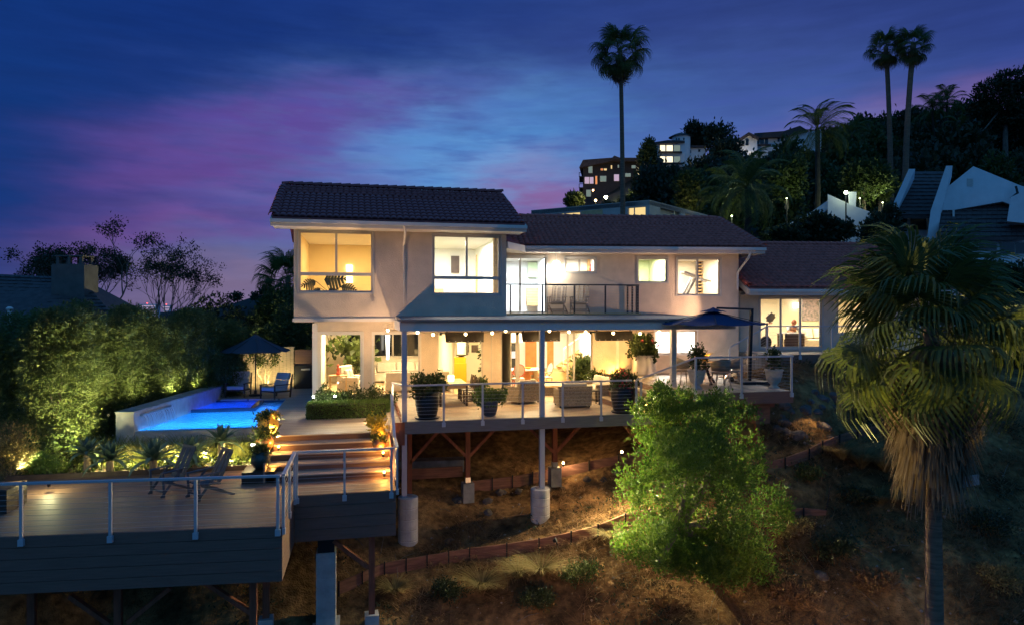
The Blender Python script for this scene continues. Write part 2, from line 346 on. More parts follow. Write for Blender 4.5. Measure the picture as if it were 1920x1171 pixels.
class MB:
    def __init__(s): s.v = []; s.f = []
    def add(s, vs, fs):
        n = len(s.v); s.v += [tuple(x) for x in vs]; s.f += [tuple(i+n for i in f) for f in fs]; return s
    def hexa(s, p): return s.add(p, [(0, 3, 2, 1), (4, 5, 6, 7), (0, 1, 5, 4), (1, 2, 6, 5), (2, 3, 7, 6), (3, 0, 4, 7)])
    def box(s, x0, x1, y0, y1, z0, z1):
        return s.hexa([(x0, y0, z0), (x1, y0, z0), (x1, y1, z0), (x0, y1, z0), (x0, y0, z1), (x1, y0, z1), (x1, y1, z1), (x0, y1, z1)])
    def cbox(s, c, sx, sy, sz, rz=0):
        M = Matrix.Rotation(rz, 3, 'Z'); c = Vector(c)
        pts = [(-1, -1, -1), (1, -1, -1), (1, 1, -1), (-1, 1, -1), (-1, -1, 1), (1, -1, 1), (1, 1, 1), (-1, 1, 1)]
        return s.hexa([c + M @ Vector((a*sx/2, b*sy/2, d*sz/2)) for a, b, d in pts])
    def fbox(s, F, a0, a1, d0, d1, h0, h1):
        return s.hexa([F.pt(a0, d0, h0), F.pt(a1, d0, h0), F.pt(a1, d1, h0), F.pt(a0, d1, h0), F.pt(a0, d0, h1), F.pt(a1, d0, h1), F.pt(a1, d1, h1), F.pt(a0, d1, h1)])
    def beam(s, p, q, w, h, up=(0, 0, 1)):
        p = Vector(p); q = Vector(q); t = (q-p).normalized(); up = Vector(up)
        if abs(t.dot(up)) > .98: up = Vector((0, 1, 0))
        a = t.cross(up).normalized()*w/2; b = a.cross(t).normalized()*h/2
        return s.hexa([p-a-b, q-a-b, q+a-b, p+a-b, p-a+b, q-a+b, q+a+b, p+a+b])
    def tube(s, pts, r, n=6, cap=True):
        pts = [Vector(p) for p in pts]; rs = r if hasattr(r, '__len__') else [r]*len(pts)
        vs = []; fs = []
        t0 = (pts[1]-pts[0]).normalized(); ref = Vector((0, 0, 1)) if abs(t0.z) < .9 else Vector((1, 0, 0))
        for i, p in enumerate(pts):
            t = (pts[min(i+1, len(pts)-1)]-pts[max(i-1, 0)]).normalized()
            a = t.cross(ref).normalized(); b = t.cross(a).normalized()
            for k in range(n):
                an = 2*math.pi*k/n; vs.append(p+(a*math.cos(an)+b*math.sin(an))*rs[i])
        for i in range(len(pts)-1):
            for k in range(n):
                k2 = (k+1) % n; fs.append((i*n+k, i*n+k2, (i+1)*n+k2, (i+1)*n+k))
        if cap: fs += [tuple(range(n-1, -1, -1)), tuple((len(pts)-1)*n+k for k in range(n))]
        return s.add(vs, fs)
    def lathe(s, prof, n=20, c=(0, 0, 0)):
        vs = []; fs = []; c = Vector(c)
        for r, z in prof:
            for k in range(n): a = 2*math.pi*k/n; vs.append(c+Vector((r*math.cos(a), r*math.sin(a), z)))
        for i in range(len(prof)-1):
            for k in range(n): k2 = (k+1) % n; fs.append((i*n+k, i*n+k2, (i+1)*n+k2, (i+1)*n+k))
        fs += [tuple(range(n-1, -1, -1)), tuple((len(prof)-1)*n+k for k in range(n))]
        return s.add(vs, fs)
    def prism(s, poly, z0, z1):
        n = len(poly); vs = [(p[0], p[1], z0 if not callable(z0) else z0(p)) for p in poly]+[(p[0], p[1], z1 if not callable(z1) else z1(p)) for p in poly]
        fs = [tuple(range(n-1, -1, -1)), tuple(range(n, 2*n))]+[(i, (i+1) % n, n+(i+1) % n, n+i) for i in range(n)]
        return s.add(vs, fs)
    def extrude(s, face, off):
        n = len(face); off = Vector(off); vs = [Vector(p) for p in face]+[Vector(p)+off for p in face]
        return s.add(vs, [tuple(range(n)), tuple(range(2*n-1, n-1, -1))]+[(i, n+i, n+(i+1) % n, (i+1) % n) for i in range(n)])
    def face(s, vs): return s.add(vs, [tuple(range(len(vs)))])
    def sphere(s, c, r, n=8, m=6, sz=1):
        prof = [(max(r*math.sin(math.pi*i/m), 1e-4), -r*math.cos(math.pi*i/m)*sz) for i in range(m+1)]
        return s.lathe(prof, n, c)
    def build(s, name, m, parent=None, smooth=False, bevel=0):
        off = ORG[parent.name] if parent is not None else Vector((0, 0, 0))
        me = bpy.data.meshes.new(name); me.from_pydata([tuple(Vector(p)-off) for p in s.v], [], s.f); me.update()
        if smooth: me.polygons.foreach_set('use_smooth', [True]*len(me.polygons))
        o = link_mesh(name, me, m, parent)
        if bevel:
            b = o.modifiers.new('bevel', 'BEVEL'); b.width = bevel; b.segments = 2; b.limit_method = 'ANGLE'
        return o
def np_mesh(name, V, Q, m, parent=None, world=False):
    V = np.asarray(V, dtype=np.float64).reshape(-1, 3); Q = np.asarray(Q, dtype=np.int32); k = Q.shape[1]
    if parent is not None: V = V - np.array(ORG[parent.name])
    me = bpy.data.meshes.new(name); me.vertices.add(len(V)); me.vertices.foreach_set('co', V.astype(np.float32).ravel())
    me.loops.add(Q.size); me.loops.foreach_set('vertex_index', Q.ravel()); me.polygons.add(len(Q))
    me.polygons.foreach_set('loop_start', np.arange(0, Q.size, k, dtype=np.int32)); me.update(calc_edges=True)
    return link_mesh(name, me, m, parent)

# ------------------------------------------------------------------ foliage
rng = np.random.default_rng(11)
def unit(n):
    d = rng.normal(size=(n, 3)); return d/np.linalg.norm(d, axis=1, keepdims=True)
def leaves(p, d, L, w, fold=.12):          # p base, d direction, L length, w half width
    n = len(p); L = np.broadcast_to(L, n)[:, None]; w = np.broadcast_to(w, n)[:, None]
    s = np.cross(d, unit(n)); s /= np.linalg.norm(s, axis=1, keepdims=True)+1e-9; nn = np.cross(s, d)
    V = np.stack([p, p+d*L*.5+s*w+nn*L*fold, p+d*L, p+d*L*.5-s*w+nn*L*fold], 1).reshape(-1, 3)
    return V, np.arange(4*n, dtype=np.int32).reshape(-1, 4)
def blob_pts(blobs, n, inner=.55):         # blobs: (x,y,z,rx,ry,rz); points in the outer shell of each, with outward normals
    b = np.array(blobs, float); wt = (b[:, 3]*b[:, 4]*b[:, 5])**(2/3); k = rng.choice(len(b), n, p=wt/wt.sum())
    d = unit(n); r = (inner**3+(1-inner**3)*rng.random(n))**(1/3)
    return b[k, :3]+d*r[:, None]*b[k, 3:6], d
def bush(blobs, n, L, w, up=.35, inner=.55, jit=.9, droop=0):
    p, d = blob_pts(blobs, n, inner)
    dd = d+unit(n)*jit+np.array([0, 0, up]); dd[:, 2] -= droop; dd /= np.linalg.norm(dd, axis=1, keepdims=True)
    return leaves(p, dd, L*(.7+.6*rng.random(n)), w*(.7+.6*rng.random(n)))
def tufts(blobs, nclump, per, L, w, spread, up=.4, inner=.75, droop=0):  # leaf clumps: crowns that read as foliage
    c, d = blob_pts(blobs, nclump, inner)
    p = np.repeat(c, per, 0)+rng.normal(size=(nclump*per, 3))*spread
    dd = np.repeat(d, per, 0)*.8+unit(nclump*per)*.9+np.array([0, 0, up-droop]); dd /= np.linalg.norm(dd, axis=1, keepdims=True)
    return leaves(p, dd, L*(.6+.7*rng.random(len(p))), w*(.7+.6*rng.random(len(p))))
def lumps(cx, cy, cz, rx, ry, rz, n, size):   # smaller blobs spread over a big ellipsoid
    out = [(cx, cy, cz, rx*.7, ry*.7, rz*.7)]
    d = unit(n)
    for i in range(n):
        s = size*(.7+.6*rng.random())
        out.append((cx+d[i, 0]*rx*.72, cy+d[i, 1]*ry*.72, cz+d[i, 2]*rz*.72, rx*s, ry*s, rz*s))
    return out
def blades(bases, dirs, L, w, bend, seg=4):    # grass-like blades that bow over: bases (n,3), dirs horizontal lean (n,2)
    n = len(bases); L = np.broadcast_to(L, n); t = np.linspace(0, 1, seg+1)
    lean = np.asarray(dirs); ln = np.linalg.norm(lean, axis=1, keepdims=True)+1e-9; hd = lean/ln
    V = np.zeros((n, seg+1, 2, 3))
    for i, ti in enumerate(t):
        out = (ln[:, 0]*ti+bend*ti**2)*L; up = (ti-.45*bend*ti**2.2)*L*.92
        c = bases+np.concatenate([hd*out[:, None], up[:, None]], 1)
        sd = np.concatenate([-hd[:, 1:], hd[:, :1], np.zeros((n, 1))], 1)*(w*(1-ti**1.5*.93))[:, None] if hasattr(w, '__len__') else np.concatenate([-hd[:, 1:], hd[:, :1], np.zeros((n, 1))], 1)*w*(1-ti**1.5*.93)
        V[:, i, 0] = c-sd; V[:, i, 1] = c+sd
    idx = np.arange(n*(seg+1)*2).reshape(n, seg+1, 2)
    Q = np.stack([idx[:, :-1, 0], idx[:, :-1, 1], idx[:, 1:, 1], idx[:, 1:, 0]], -1).reshape(-1, 4)
    return V.reshape(-1, 3), Q
def join(*vq):
    vs = []; qs = []; n = 0
    for v, q in vq: vs.append(np.asarray(v)); qs.append(np.asarray(q)+n); n += len(v)
    return np.concatenate(vs), np.concatenate(qs)
def branch_tubes(mb, p, d, L, r, depth, tips, spread=.6, up=.15, kids=(2, 3), rs=random):
    p = Vector(p); d = Vector(d).normalized(); pts = [p]; rad = [r]; q = p.copy()
    for i in range(3):
        d = (d+Vector((rs.gauss(0, .12), rs.gauss(0, .12), rs.gauss(0, .08)+.03))).normalized(); q = q+d*L/3; pts.append(q.copy()); rad.append(r*(1-.14*(i+1)))
    mb.tube(pts, rad, 6 if r > .04 else 4)
    if depth == 0: tips.append((q, d)); return
    for _ in range(rs.randint(*kids)):
        nd = (d+Vector((rs.gauss(0, spread), rs.gauss(0, spread), rs.gauss(0, spread*.5)+up))).normalized()
        branch_tubes(mb, q, nd, L*rs.uniform(.6, .85), r*.58, depth-1, tips, spread, up, kids, rs)
def tip_leaves(tips, per, L, w, spread, up=0):
    p = np.repeat(np.array([t[0] for t in tips]), per, 0)+rng.normal(size=(len(tips)*per, 3))*spread
    d = np.repeat(np.array([t[1] for t in tips]), per, 0)*.5+unit(len(p)); d[:, 2] += up; d /= np.linalg.norm(d, axis=1, keepdims=True)
    return leaves(p, d, L*(.6+.8*rng.random(len(p))), w)

def fan_frond(nbl=30, pet=.95, rad=.85, droop=.5, spreadang=250, w=.022):
    # fan-palm leaf lying along +X from the origin: petiole then a pleated fan whose tips hang
    V = []; Q = []
    def strip(c0, c1, w0, w1, sd):
        n = len(V); V.extend([c0-sd*w0, c0+sd*w0, c1+sd*w1, c1-sd*w1]); Q.append((n, n+1, n+2, n+3))
    pts = [np.array([pet*t, 0, .10*math.sin(math.pi*t)-.04*t]) for t in (0, .5, 1)]
    for a, b in zip(pts, pts[1:]): strip(a, b, .02, .016, np.array([0, 1., 0])); strip(a, b, .012, .010, np.array([0, 0, 1.]))
    hub = pts[-1]
    for i in range(nbl):
        a = R(-spreadang/2+spreadang*i/(nbl-1)); l = rad*(.78+.22*math.cos(a*.6))*(.88+.24*rng.random())
        d = np.array([math.cos(a), math.sin(a), .10*math.cos(a)]); d /= np.linalg.norm(d); sd = np.array([-math.sin(a), math.cos(a), 0]); pr = hub.copy(); pw = .006; n_ = 6
        for k in range(1, n_+1):
            t = k/n_; s_ = max(0, min(1, (t-.32)/.6)); s_ = s_*s_*(3-2*s_)*min(1, droop*(.85+.3*rng.random())); dd = d*(1-s_)+np.array([0, 0, -1.])*s_; dd /= np.linalg.norm(dd); c = pr+dd*l/n_
            ww = w*(min(1, t*2.2) if t < .5 else 1-.88*((t-.5)/.5)**1.3); strip(pr, c, pw, ww, sd+np.array([0, 0, .35*(-1)**i])); pr = c; pw = ww
    return np.array(V), np.array(Q)
def pinnate_frond(L=1.7, n=26, droop=.9, leaflet=.34, w=.014):
    V = []; Q = []
    def strip(c0, c1, w0, w1, sd):
        k = len(V); V.extend([c0-sd*w0, c0+sd*w0, c1+sd*w1, c1-sd*w1]); Q.append((k, k+1, k+2, k+3))
    def pos(t): return np.array([L*(t-.28*droop*t**3), 0, L*(.30*t-droop*.55*t**2.2)])
    for k in range(8): strip(pos(k/8), pos((k+1)/8), .018*(1-k/9), .018*(1-(k+1)/9), np.array([0, 1., 0]))
    for i in range(n):
        t = .12+.88*i/n; c = pos(t); tg = pos(min(1, t+.02))-c; tg /= np.linalg.norm(tg)+1e-9
        for sg in (-1, 1):
            l = leaflet*(1-.55*abs(t-.45)*1.2)*(.85+.3*rng.random())
            d = np.array([0, sg, 0])*.85+tg*.6+np.array([0, 0, .15]); d /= np.linalg.norm(d)
            m_ = c+d*l*.55; e = c+d*l+np.array([0, 0, -l*.55]); sd = np.cross(d, [0, 0, 1.]); sd /= np.linalg.norm(sd)
            strip(c, m_, w*.6, w, sd); strip(m_, e, w, w*.15, sd)
    return np.array(V), np.array(Q)

# ------------------------------------------------------------------ walls with openings
def wall(F, a0, a1, h0, h1, ops, d=0, thick=.2):
    mb = MB(); xs = sorted({a0, a1, *[o[0] for o in ops], *[o[1] for o in ops]}); hs = sorted({h0, h1, *[o[2] for o in ops], *[o[3] for o in ops]})
    xs = [x for x in xs if a0-1e-6 <= x <= a1+1e-6]; hs = [h for h in hs if h0-1e-6 <= h <= h1+1e-6]
    for i in range(len(xs)-1):
        for j in range(len(hs)-1):
            cx = (xs[i]+xs[i+1])/2; ch = (hs[j]+hs[j+1])/2
            if any(o[0] < cx < o[1] and o[2] < ch < o[3] for o in ops): continue
            for dd, fl in ((d, 0), (d+thick, 1)):
                q = [F.pt(xs[i], dd, hs[j]), F.pt(xs[i+1], dd, hs[j]), F.pt(xs[i+1], dd, hs[j+1]), F.pt(xs[i], dd, hs[j+1])]
                mb.face(q if not fl else q[::-1])
    for a, b, c, e in [(a0, a1, h0, h1)]+list(ops):
        for p, q in (((a, c), (b, c)), ((b, c), (b, e)), ((b, e), (a, e)), ((a, e), (a, c))):
            mb.face([F.pt(p[0], d, p[1]), F.pt(q[0], d, q[1]), F.pt(q[0], d+thick, q[1]), F.pt(p[0], d+thick, p[1])])
    return mb
def window(F, op, parent, d=0, name='window', vs=(), hs=(), fw=.06, mfrac=None, m=None, pane=True, sash=.05, depth=.07):
    """frame + mullions set back in the wall, one glass pane per light. vs: mullion positions 0..1; hs: transom positions 0..1 (from the bottom)"""
    a, b, h0, h1 = op; m = m or winframe; e = .003
    mb = MB(); D0 = d+.05; D1 = D0+depth
    mb.fbox(F, a+e, a+fw, D0, D1, h0+e, h1-e); mb.fbox(F, b-fw, b-e, D0, D1, h0+e, h1-e)
    mb.fbox(F, a+fw, b-fw, D0, D1, h0+e, h0+fw); mb.fbox(F, a+fw, b-fw, D0, D1, h1-fw, h1-e)
    hz = [h0+fw]
    for t in hs: c = h0+(h1-h0)*t; mb.fbox(F, a+fw, b-fw, D0-.004, D1-.004, c-.055, c+.055); hz += [c-.055, c+.055]
    hz.append(h1-fw); bands = [(hz[i], hz[i+1]) for i in range(0, len(hz), 2)]
    panes = []
    for k, (p, q) in enumerate(bands):
        vx = vs if (k == len(bands)-1) else ()
        xs = [a+fw]
        for t in vx: c = a+(b-a)*t; mb.fbox(F, c-.035, c+.035, D0+.004, D1+.004, p, q); xs += [c-.035, c+.035]
        xs.append(b-fw)
        panes += [(xs[i], xs[i+1], p, q) for i in range(0, len(xs), 2)]
    o = mb.build(name, m, parent)
    if pane:
        for x0, x1, p, q in panes:
            g = MB(); g.fbox(F, x0+e, x1-e, D0+.025, D0+.031, p+e, q-e); g.build('pane', glass, o)
    return o
def surround(F, op, parent, w=.07, d=0, m=None, name='window_trim'):
    a, b, h0, h1 = op; mb = MB()
    mb.fbox(F, a-w, a, d-.025, d-.002, h0-w, h1+w); mb.fbox(F, b, b+w, d-.025, d-.002, h0-w, h1+w)
    mb.fbox(F, a, b, d-.025, d-.002, h1, h1+w); mb.fbox(F, a, b, d-.035, d-.002, h0-w, h0)
    return mb.build(name, m or trim, parent)
def room(F, a0, a1, d0, d1, h0, h1, parent, m=None, fl=None, back=None, left=None, right=None):
    t = .04
    for nm, bx, mm in (('interior_floor', (a0, a1, d0, d1, h0-t, h0), fl or infloor), ('ceiling', (a0, a1, d0, d1, h1, h1+t), inwhite),
                       ('interior_wall', (a0, a1, d1, d1+t, h0, h1), back or m or inwall), ('interior_wall', (a0-t, a0, d0, d1, h0, h1), left or m or inwall), ('interior_wall', (a1, a1+t, d0, d1, h0, h1), right or m or inwall)):
        q = MB(); q.fbox(F, *bx); q.build(nm, mm, parent)

# ------------------------------------------------------------------ barrel tiles
TW = .205; TE = .335
def tile_geo():
    prof = [(-.102, .0), (-.070, .040), (0, .064), (.070, .040), (.102, .0)]
    V = []; F_ = []
    for y, dz in ((0, .030), (.40, .0)):
        for x, z in prof: V.append((x, y, z*(1 if y == 0 else .86)+dz))
    for i in range(4): F_.append((i, i+1, 6+i, 5+i))
    for x, z in prof: V.append((x*.9, 0, z*.7+.006))
    for i in range(4): F_.append((10+i, 11+i, i+1, i))
    return np.array(V), F_
TV, TF = tile_geo()
def tile_matrix(p, ax, up):   # ax along the eave, up up-slope
    ax = Vector(ax).normalized(); up = Vector(up).normalized(); n = ax.cross(up)
    return Matrix(((ax.x, up.x, n.x, p[0]), (ax.y, up.y, n.y, p[1]), (ax.z, up.z, n.z, p[2]), (0, 0, 0, 1)))
def tile_positions(e0, e1, r0, r1):  # eave line e0-e1 (left to right), ridge line r0-r1: rows of tile origins, clipped to the slope's own trapezium
    e0, e1, r0, r1 = map(Vector, (e0, e1, r0, r1)); ax = (e1-e0).normalized()
    v = r0-e0; up = (v-ax*v.dot(ax)); SL = up.length; up.normalize()
    xr0 = (r0-e0).dot(ax); xr1 = (r1-e0).dot(ax); W_ = (e1-e0).length; rows = []
    k = 0
    while k*TE < SL-.1:
        t = k*TE/SL; x0 = xr0*t; x1 = W_+(xr1-W_)*t; rows.append([])
        nx = int((x1-x0)/TW); off = (x1-x0-nx*TW)/2+x0
        if xr0 > .5 or xr0 < -.5 or abs(xr1-W_) > .5:
            nx = int((x1-x0)/TW); off = math.ceil(x0/TW)*TW
        for i in range(nx): rows[-1].append(e0+ax*(off+(i+.5)*TW)+up*(k*TE))
        k += 1
    return rows, ax, up
def tiles_joined(name, pos, ax, up, m, parent):
    V = []; Q = []
    for p in pos:
        M = tile_matrix(p, ax, up); n = len(V); j = random.uniform(-.006, .006)
        V += [M @ Vector((a, b+j, c+j)) for a, b, c in TV]; Q += [tuple(n+i for i in f) for f in TF]
    off = ORG[parent.name]
    return tag(np_mesh(name, np.array([tuple(v) for v in V]), np.array(Q), m, parent), kind='stuff')
# ================================================================== MAIN HOUSE
A_ = PV(925, 600, 26.0); B_ = P(1385, 600, 27.2); FG = Frame(A_, B_)
FBD = Frame(P(1393, 600, 27.8), P(1660, 600, 28.3))
BX0, BX1, BY = -2.16, 5.03, 23.6
house = thing('hillside_house', 'cream stucco two storey house with lit windows and clay tile roofs', 'house', (1.0, 26.0, -4.6))
# ---- left upper block
w1 = FM.rect(560, 434, 699, 548, BY); w2 = FM.rect(812, 441.5, 938, 551.5, BY)
wall(FM, BX0, BX1, -.30, 2.70, [w1, w2], BY, .18).build('front_wall', stucco, house)
FL = Frame((BX0, 30.5), (BX0, BY)); FR = Frame((BX1, BY), (BX1, 30.5))
wall(FL, 0, 30.5-BY-.181, -.30, 2.70, [], 0, .10).build('side_wall', stucco, house)
wall(FR, .181, 30.5-BY, -.30, 2.70, [], 0, .18).build('side_wall', stucco, house)
for x in (BX0+.001, BX1-.181):
    MB().extrude([(x, 23.6, 2.70), (x, 26.1, 4.30), (x, 28.6, 2.70)], (.18, 0, 0)).build('gable', stucco, house)
b = MB(); b.box(BX0-.04, BX1+.03, BY-.04, BY-.002, -.40, -.29); b.box(BX0-.04, BX0-.002, BY, 30, -.40, -.29); b.build('base_trim', trim, house)
MB().box(BX0+.01, BX1-.01, BY+.01, 30.4, -.42, -.301).build('overhang_soffit', stucco, house)
window(FM, w1, house, BY, 'window', vs=(.5,), hs=(.30,)); window(FM, w2, house, BY, 'window', vs=(.5,), hs=(.28,))
surround(FM, w1, house, .05, BY, winframe); surround(FM, w2, house, .05, BY, winframe)
MB().box(BX0+.1, BX1-.1, 23.78, 30.4, 2.62, 2.66).build('ceiling', inwhite, house)
# roof of the block
def roof(e0, e1, r0, r1, k0, k1, parent, m, indiv=0, gable=True, joined=True, name='roof'):
    """two slopes over the eave e0-e1, ridge r0-r1 and back eave k0-k1, tiles on the slope in view"""
    e0, e1, r0, r1, k0, k1 = [Vector(p) for p in (e0, e1, r0, r1, k0, k1)]
    dn = Vector((0, 0, -.14)); mb = MB(); mb.extrude([e0, e1, r1, r0], dn); mb.extrude([r0, r1, k1, k0], dn)
    if not gable: mb.extrude([e1, k1, r1], dn)
    ro = mb.build(name, m, parent)
    rows, ax, up = tile_positions(e0, e1, r0, r1); pos = [p for r in rows for p in r]
    n = ax.cross(up).normalized(); pos = [p+n*.004 for p in pos]
    if indiv:
        me = bpy.data.meshes.new('roof_tile'); me.from_pydata([tuple(v) for v in TV], [], TF); me.materials.append(m)
        for p in pos[:indiv]:
            o = bpy.data.objects.new('roof_tile', me); col.objects.link(o); o.parent = ro
            M = tile_matrix(p, ax, up); o.matrix_local = Matrix.Translation(-ORG[ro.name]) @ M @ Matrix.Rotation(random.uniform(-.012, .012), 4, 'Z')
        pos = pos[indiv:]
    if pos: tiles_joined('roof_tiles', pos, ax, up, m, ro)
    # ridge caps
    d = (r1-r0).normalized(); L = (r1-r0).length; k = 0
    pm = MB(); nseg = 6
    cap = bpy.data.meshes.new('ridge_cap'); vs = []; fs = []
    for x, s, dz in ((0, 1.12, .02), (.40, .95, 0)):
        for i in range(nseg+1):
            a = math.pi*i/nseg; vs.append((x, -math.cos(a)*.13*s, math.sin(a)*.11*s+dz-.01))
    for i in range(nseg): fs.append((i, i+1, nseg+2+i, nseg+1+i))
    for i in range(nseg+1): vs.append((0, vs[i][1]*.82, vs[i][2]*.82-.01))
    for i in range(nseg): fs.append((2*(nseg+1)+i, 2*(nseg+1)+i+1, i+1, i))
    cap.from_pydata(vs, [], fs); cap.materials.append(m)
    def capline(p, q):
        d = q-p; L = d.length; d.normalize(); k = 0
        s = d.cross(Vector((0, 0, 1))).normalized(); u = s.cross(d)
        while k*.34 < L-.2:
            o = bpy.data.objects.new('ridge_cap', cap); col.objects.link(o); o.parent = ro; c = p+d*(k*.34)-ORG[ro.name]
            o.matrix_local = Matrix(((d.x, -s.x, u.x, c.x), (d.y, -s.y, u.y, c.y), (d.z, -s.z, u.z, c.z+.03), (0, 0, 0, 1))); k += 1
    capline(r1, r0) if gable is True else capline(r0, r1)
    if not gable: capline(e1, r1)
    return ro, capline
ro, capline = roof((-2.75, 22.68, 2.93), (5.50, 22.68, 2.93), (-2.75, 26.1, 4.53), (5.42, 26.1, 4.53), (-2.75, 29.5, 2.9), (5.5, 29.5, 2.9), house, tile_m, indiv=298)
capline(Vector((-2.72, 22.75, 2.95)), Vector((-2.72, 26.0, 4.48)))
MB().box(-2.78, 5.53, 22.64, 22.70, 2.64, 2.86).build('fascia', trim, house)
g = MB(); g.box(-2.78, 5.53, 22.53, 22.635, 2.74, 2.85); g.build('gutter', trim, house)
MB().box(-2.74, 5.5, 22.71, 23.6, 2.65, 2.68).build('soffit', trim, house)
g = MB(); g.beam((-2.76, 22.7, 2.80), (-2.76, 26.1, 4.40), .05, .2); g.beam((5.50, 22.7, 2.80), (5.43, 26.1, 4.40), .05, .2); g.build('barge_board', trim, house)
dx, _ = FM.uv(757, 500, 23.55)
g = MB(); g.tube([(dx-.05, 22.6, 2.74), (dx, 22.75, 2.55), (dx, 23.54, 2.2), (dx, 23.54, -.2)], .04, 8); g.build('downspout', trim, house)

# ---- upper right wing
sU = lambda u, d=0: FG.uv(u, 500, d)[0]
o6 = FG.rect(940, 482, 1024, 582.5); o6 = (o6[0], o6[1], -.12, o6[3]); o7 = FG.rect(1060, 484, 1116, 510); o8 = FG.rect(1196, 484, 1251, 529); o9 = FG.rect(1270, 484.5, 1350, 553)
WE = FG.len
sJ = sU(930)
wall(FG, sJ, WE, -.22, 2.22, [o6, o7, o8, o9], 0, .2).build('front_wall', stucco, house)
window(FG, o6, house, 0, 'sliding_door', vs=(.42,), fw=.05); window(FG, o7, house, vs=(.48,), fw=.045); window(FG, o8, house, fw=.045); window(FG, o9, house, vs=(.48,), fw=.05)
for o in (o6, o7, o8, o9): surround(FG, o, house, .06, 0, winframe)
FWE = Frame(FG.pt(WE, 0, 0).xy, FG.pt(WE, 7, 0).xy)
wall(FWE, .201, 7, -4.6, 2.22, [], 0, .2).build('side_wall', stucco, house)
# wing roof
sE0 = sU(985, -.8); sE1 = FG.uv(1432, 463, -.8)[0]; hE = 2.42
sR1 = FG.uv(1347, 411, 3.4)[0]; hR = FG.uv(1200, 409, 3.4)[1]
E0 = FG.pt(sE0-.9, -.8, hE); E1 = FG.pt(sE1, -.8, hE)
roof(E0, E1, FG.pt(sE0-.9, 3.4, hR), FG.pt(sR1, 3.4, hR), FG.pt(sE0-.9, 7.6, hE), FG.pt(sE1, 7.6, hE), house, tile_red, gable=False, name='wing_roof')
f = MB(); f.fbox(FG, sE0, sE1+.03, -.86, -.80, hE-.26, hE-.04); f.fbox(FWE if False else FG, sE1-.03, sE1+.03, -.8, 7.6, hE-.26, hE-.05); f.build('fascia', trim, house)
MB().fbox(FG, sE0, sE1+.04, -.96, -.865, hE-.15, hE-.04).build('gutter', trim, house)
MB().fbox(FG, sE0-.5, sE1-.04, -.795, 0, hE-.24, hE-.21).build('soffit', trim, house)
# angled eave where the wing meets the block
Q1 = FG.pt(sE0, -.8, hE); Q0 = P(951, 454, 24.35); Q0.z = hE+.02; Q2 = FG.pt(sE0-1.1, .3, hE+.42); Q3 = Vector((5.05, 24.6, hE+.5))
MB().extrude([Q0, Q1, Q2, Q3], (0, 0, -.1)).build('corner_roof', tile_m, house)
f = MB(); f.beam(Q0+Vector((0, -.03, -.15)), Q1+Vector((0, -.03, -.15)), .05, .24); f.build('fascia', trim, house)
MB().extrude([Q0-Vector((0, 0, .24)), Q1-Vector((0, 0, .24)), FG.pt(sE0, 0, hE-.22), FG.pt(sE0-1.6, 0, hE-.22), Vector((5.05, 24.6, hE-.22))], (0, 0, .02)).build('soffit', trim, house)
# downspout off the wing corner
g = MB(); g.tube([FG.pt(sE1-.55, -.88, hE-.15), FG.pt(sE1-.6, -.8, hE-.42), FG.pt(WE-.08, -.10, hE-.95), FG.pt(WE-.08, -.07, .78)], .045, 8); g.build('downspout', trim, house)

# ---- lower storey
lz = lambda u, v: FM.uv(u, v, 26.0)
c1 = FM.rect(598, 624, 679, 734, 26); c2 = FM.rect(700, 624, 787, 735, 26); c3 = FM.rect(820, 622, 905, 736, 26)
c1 = (c1[0], c1[1], -3.22, c1[3]); c2 = (c2[0], c2[1], -3.22, c2[3]); c3 = (c3[0], c3[1], -3.27, c3[3])
LX0, _ = lz(589, 680); LX1 = FG.o.x
wall(FM, LX0, LX1, -4.6, -.43, [c1, c2, c3], 26, .2).build('front_wall', stucco, house)
FLL = Frame((LX0, 33), (LX0, 26.0)); wall(FLL, 0, 7-.201, -4.6, -.43, [], 0, .2).build('side_wall', stucco, house)
o4 = FG.rect(939, 622, 1111, 737); o4 = (o4[0], o4[1], -3.27, o4[3])
o5 = FG.rect(1228, 619.5, 1306, 663)
wall(FG, 0, WE, -4.6, -.222, [o4, o5], 0, .2).build('front_wall', stucco, house)
window(FM, c1, house, 26, 'window', fw=.07, m=trim); window(FM, c2, house, 26, 'window', fw=.05, m=trim); window(FM, c3, house, 26, 'sliding_door', fw=.04, m=trim, pane=False)
window(FG, o4, house, 0, 'sliding_door', vs=(.17, .19, .73, .80), fw=.05, m=winframe, pane=False)
window(FG, o5, house, 0, 'window', vs=(.52,), fw=.05)
for o, F, d in ((c1, FM, 26), (c2, FM, 26), (o5, FG, 0)): surround(F, o, house, .06, d, trim)
# corner trim and door-side pilaster
g = MB(); a, _ = lz(589, 680); g.box(a-.06, a+.12, 25.9, 25.99, -4.0, -.5); g.build('corner_trim', trim, house)
a = FG.uv(1157, 680)[0]; g = MB(); g.fbox(FG, a-.05, a+.05, -.10, -.002, -3.2, -.6); g.build('pilaster', trim, house)
a = FM.uv(921, 680, 26)[0]; g = MB(); g.box(a-.012, a+.012, 25.985, 25.998, -3.2, -.6); g.build('wall_joint', winframe, house)
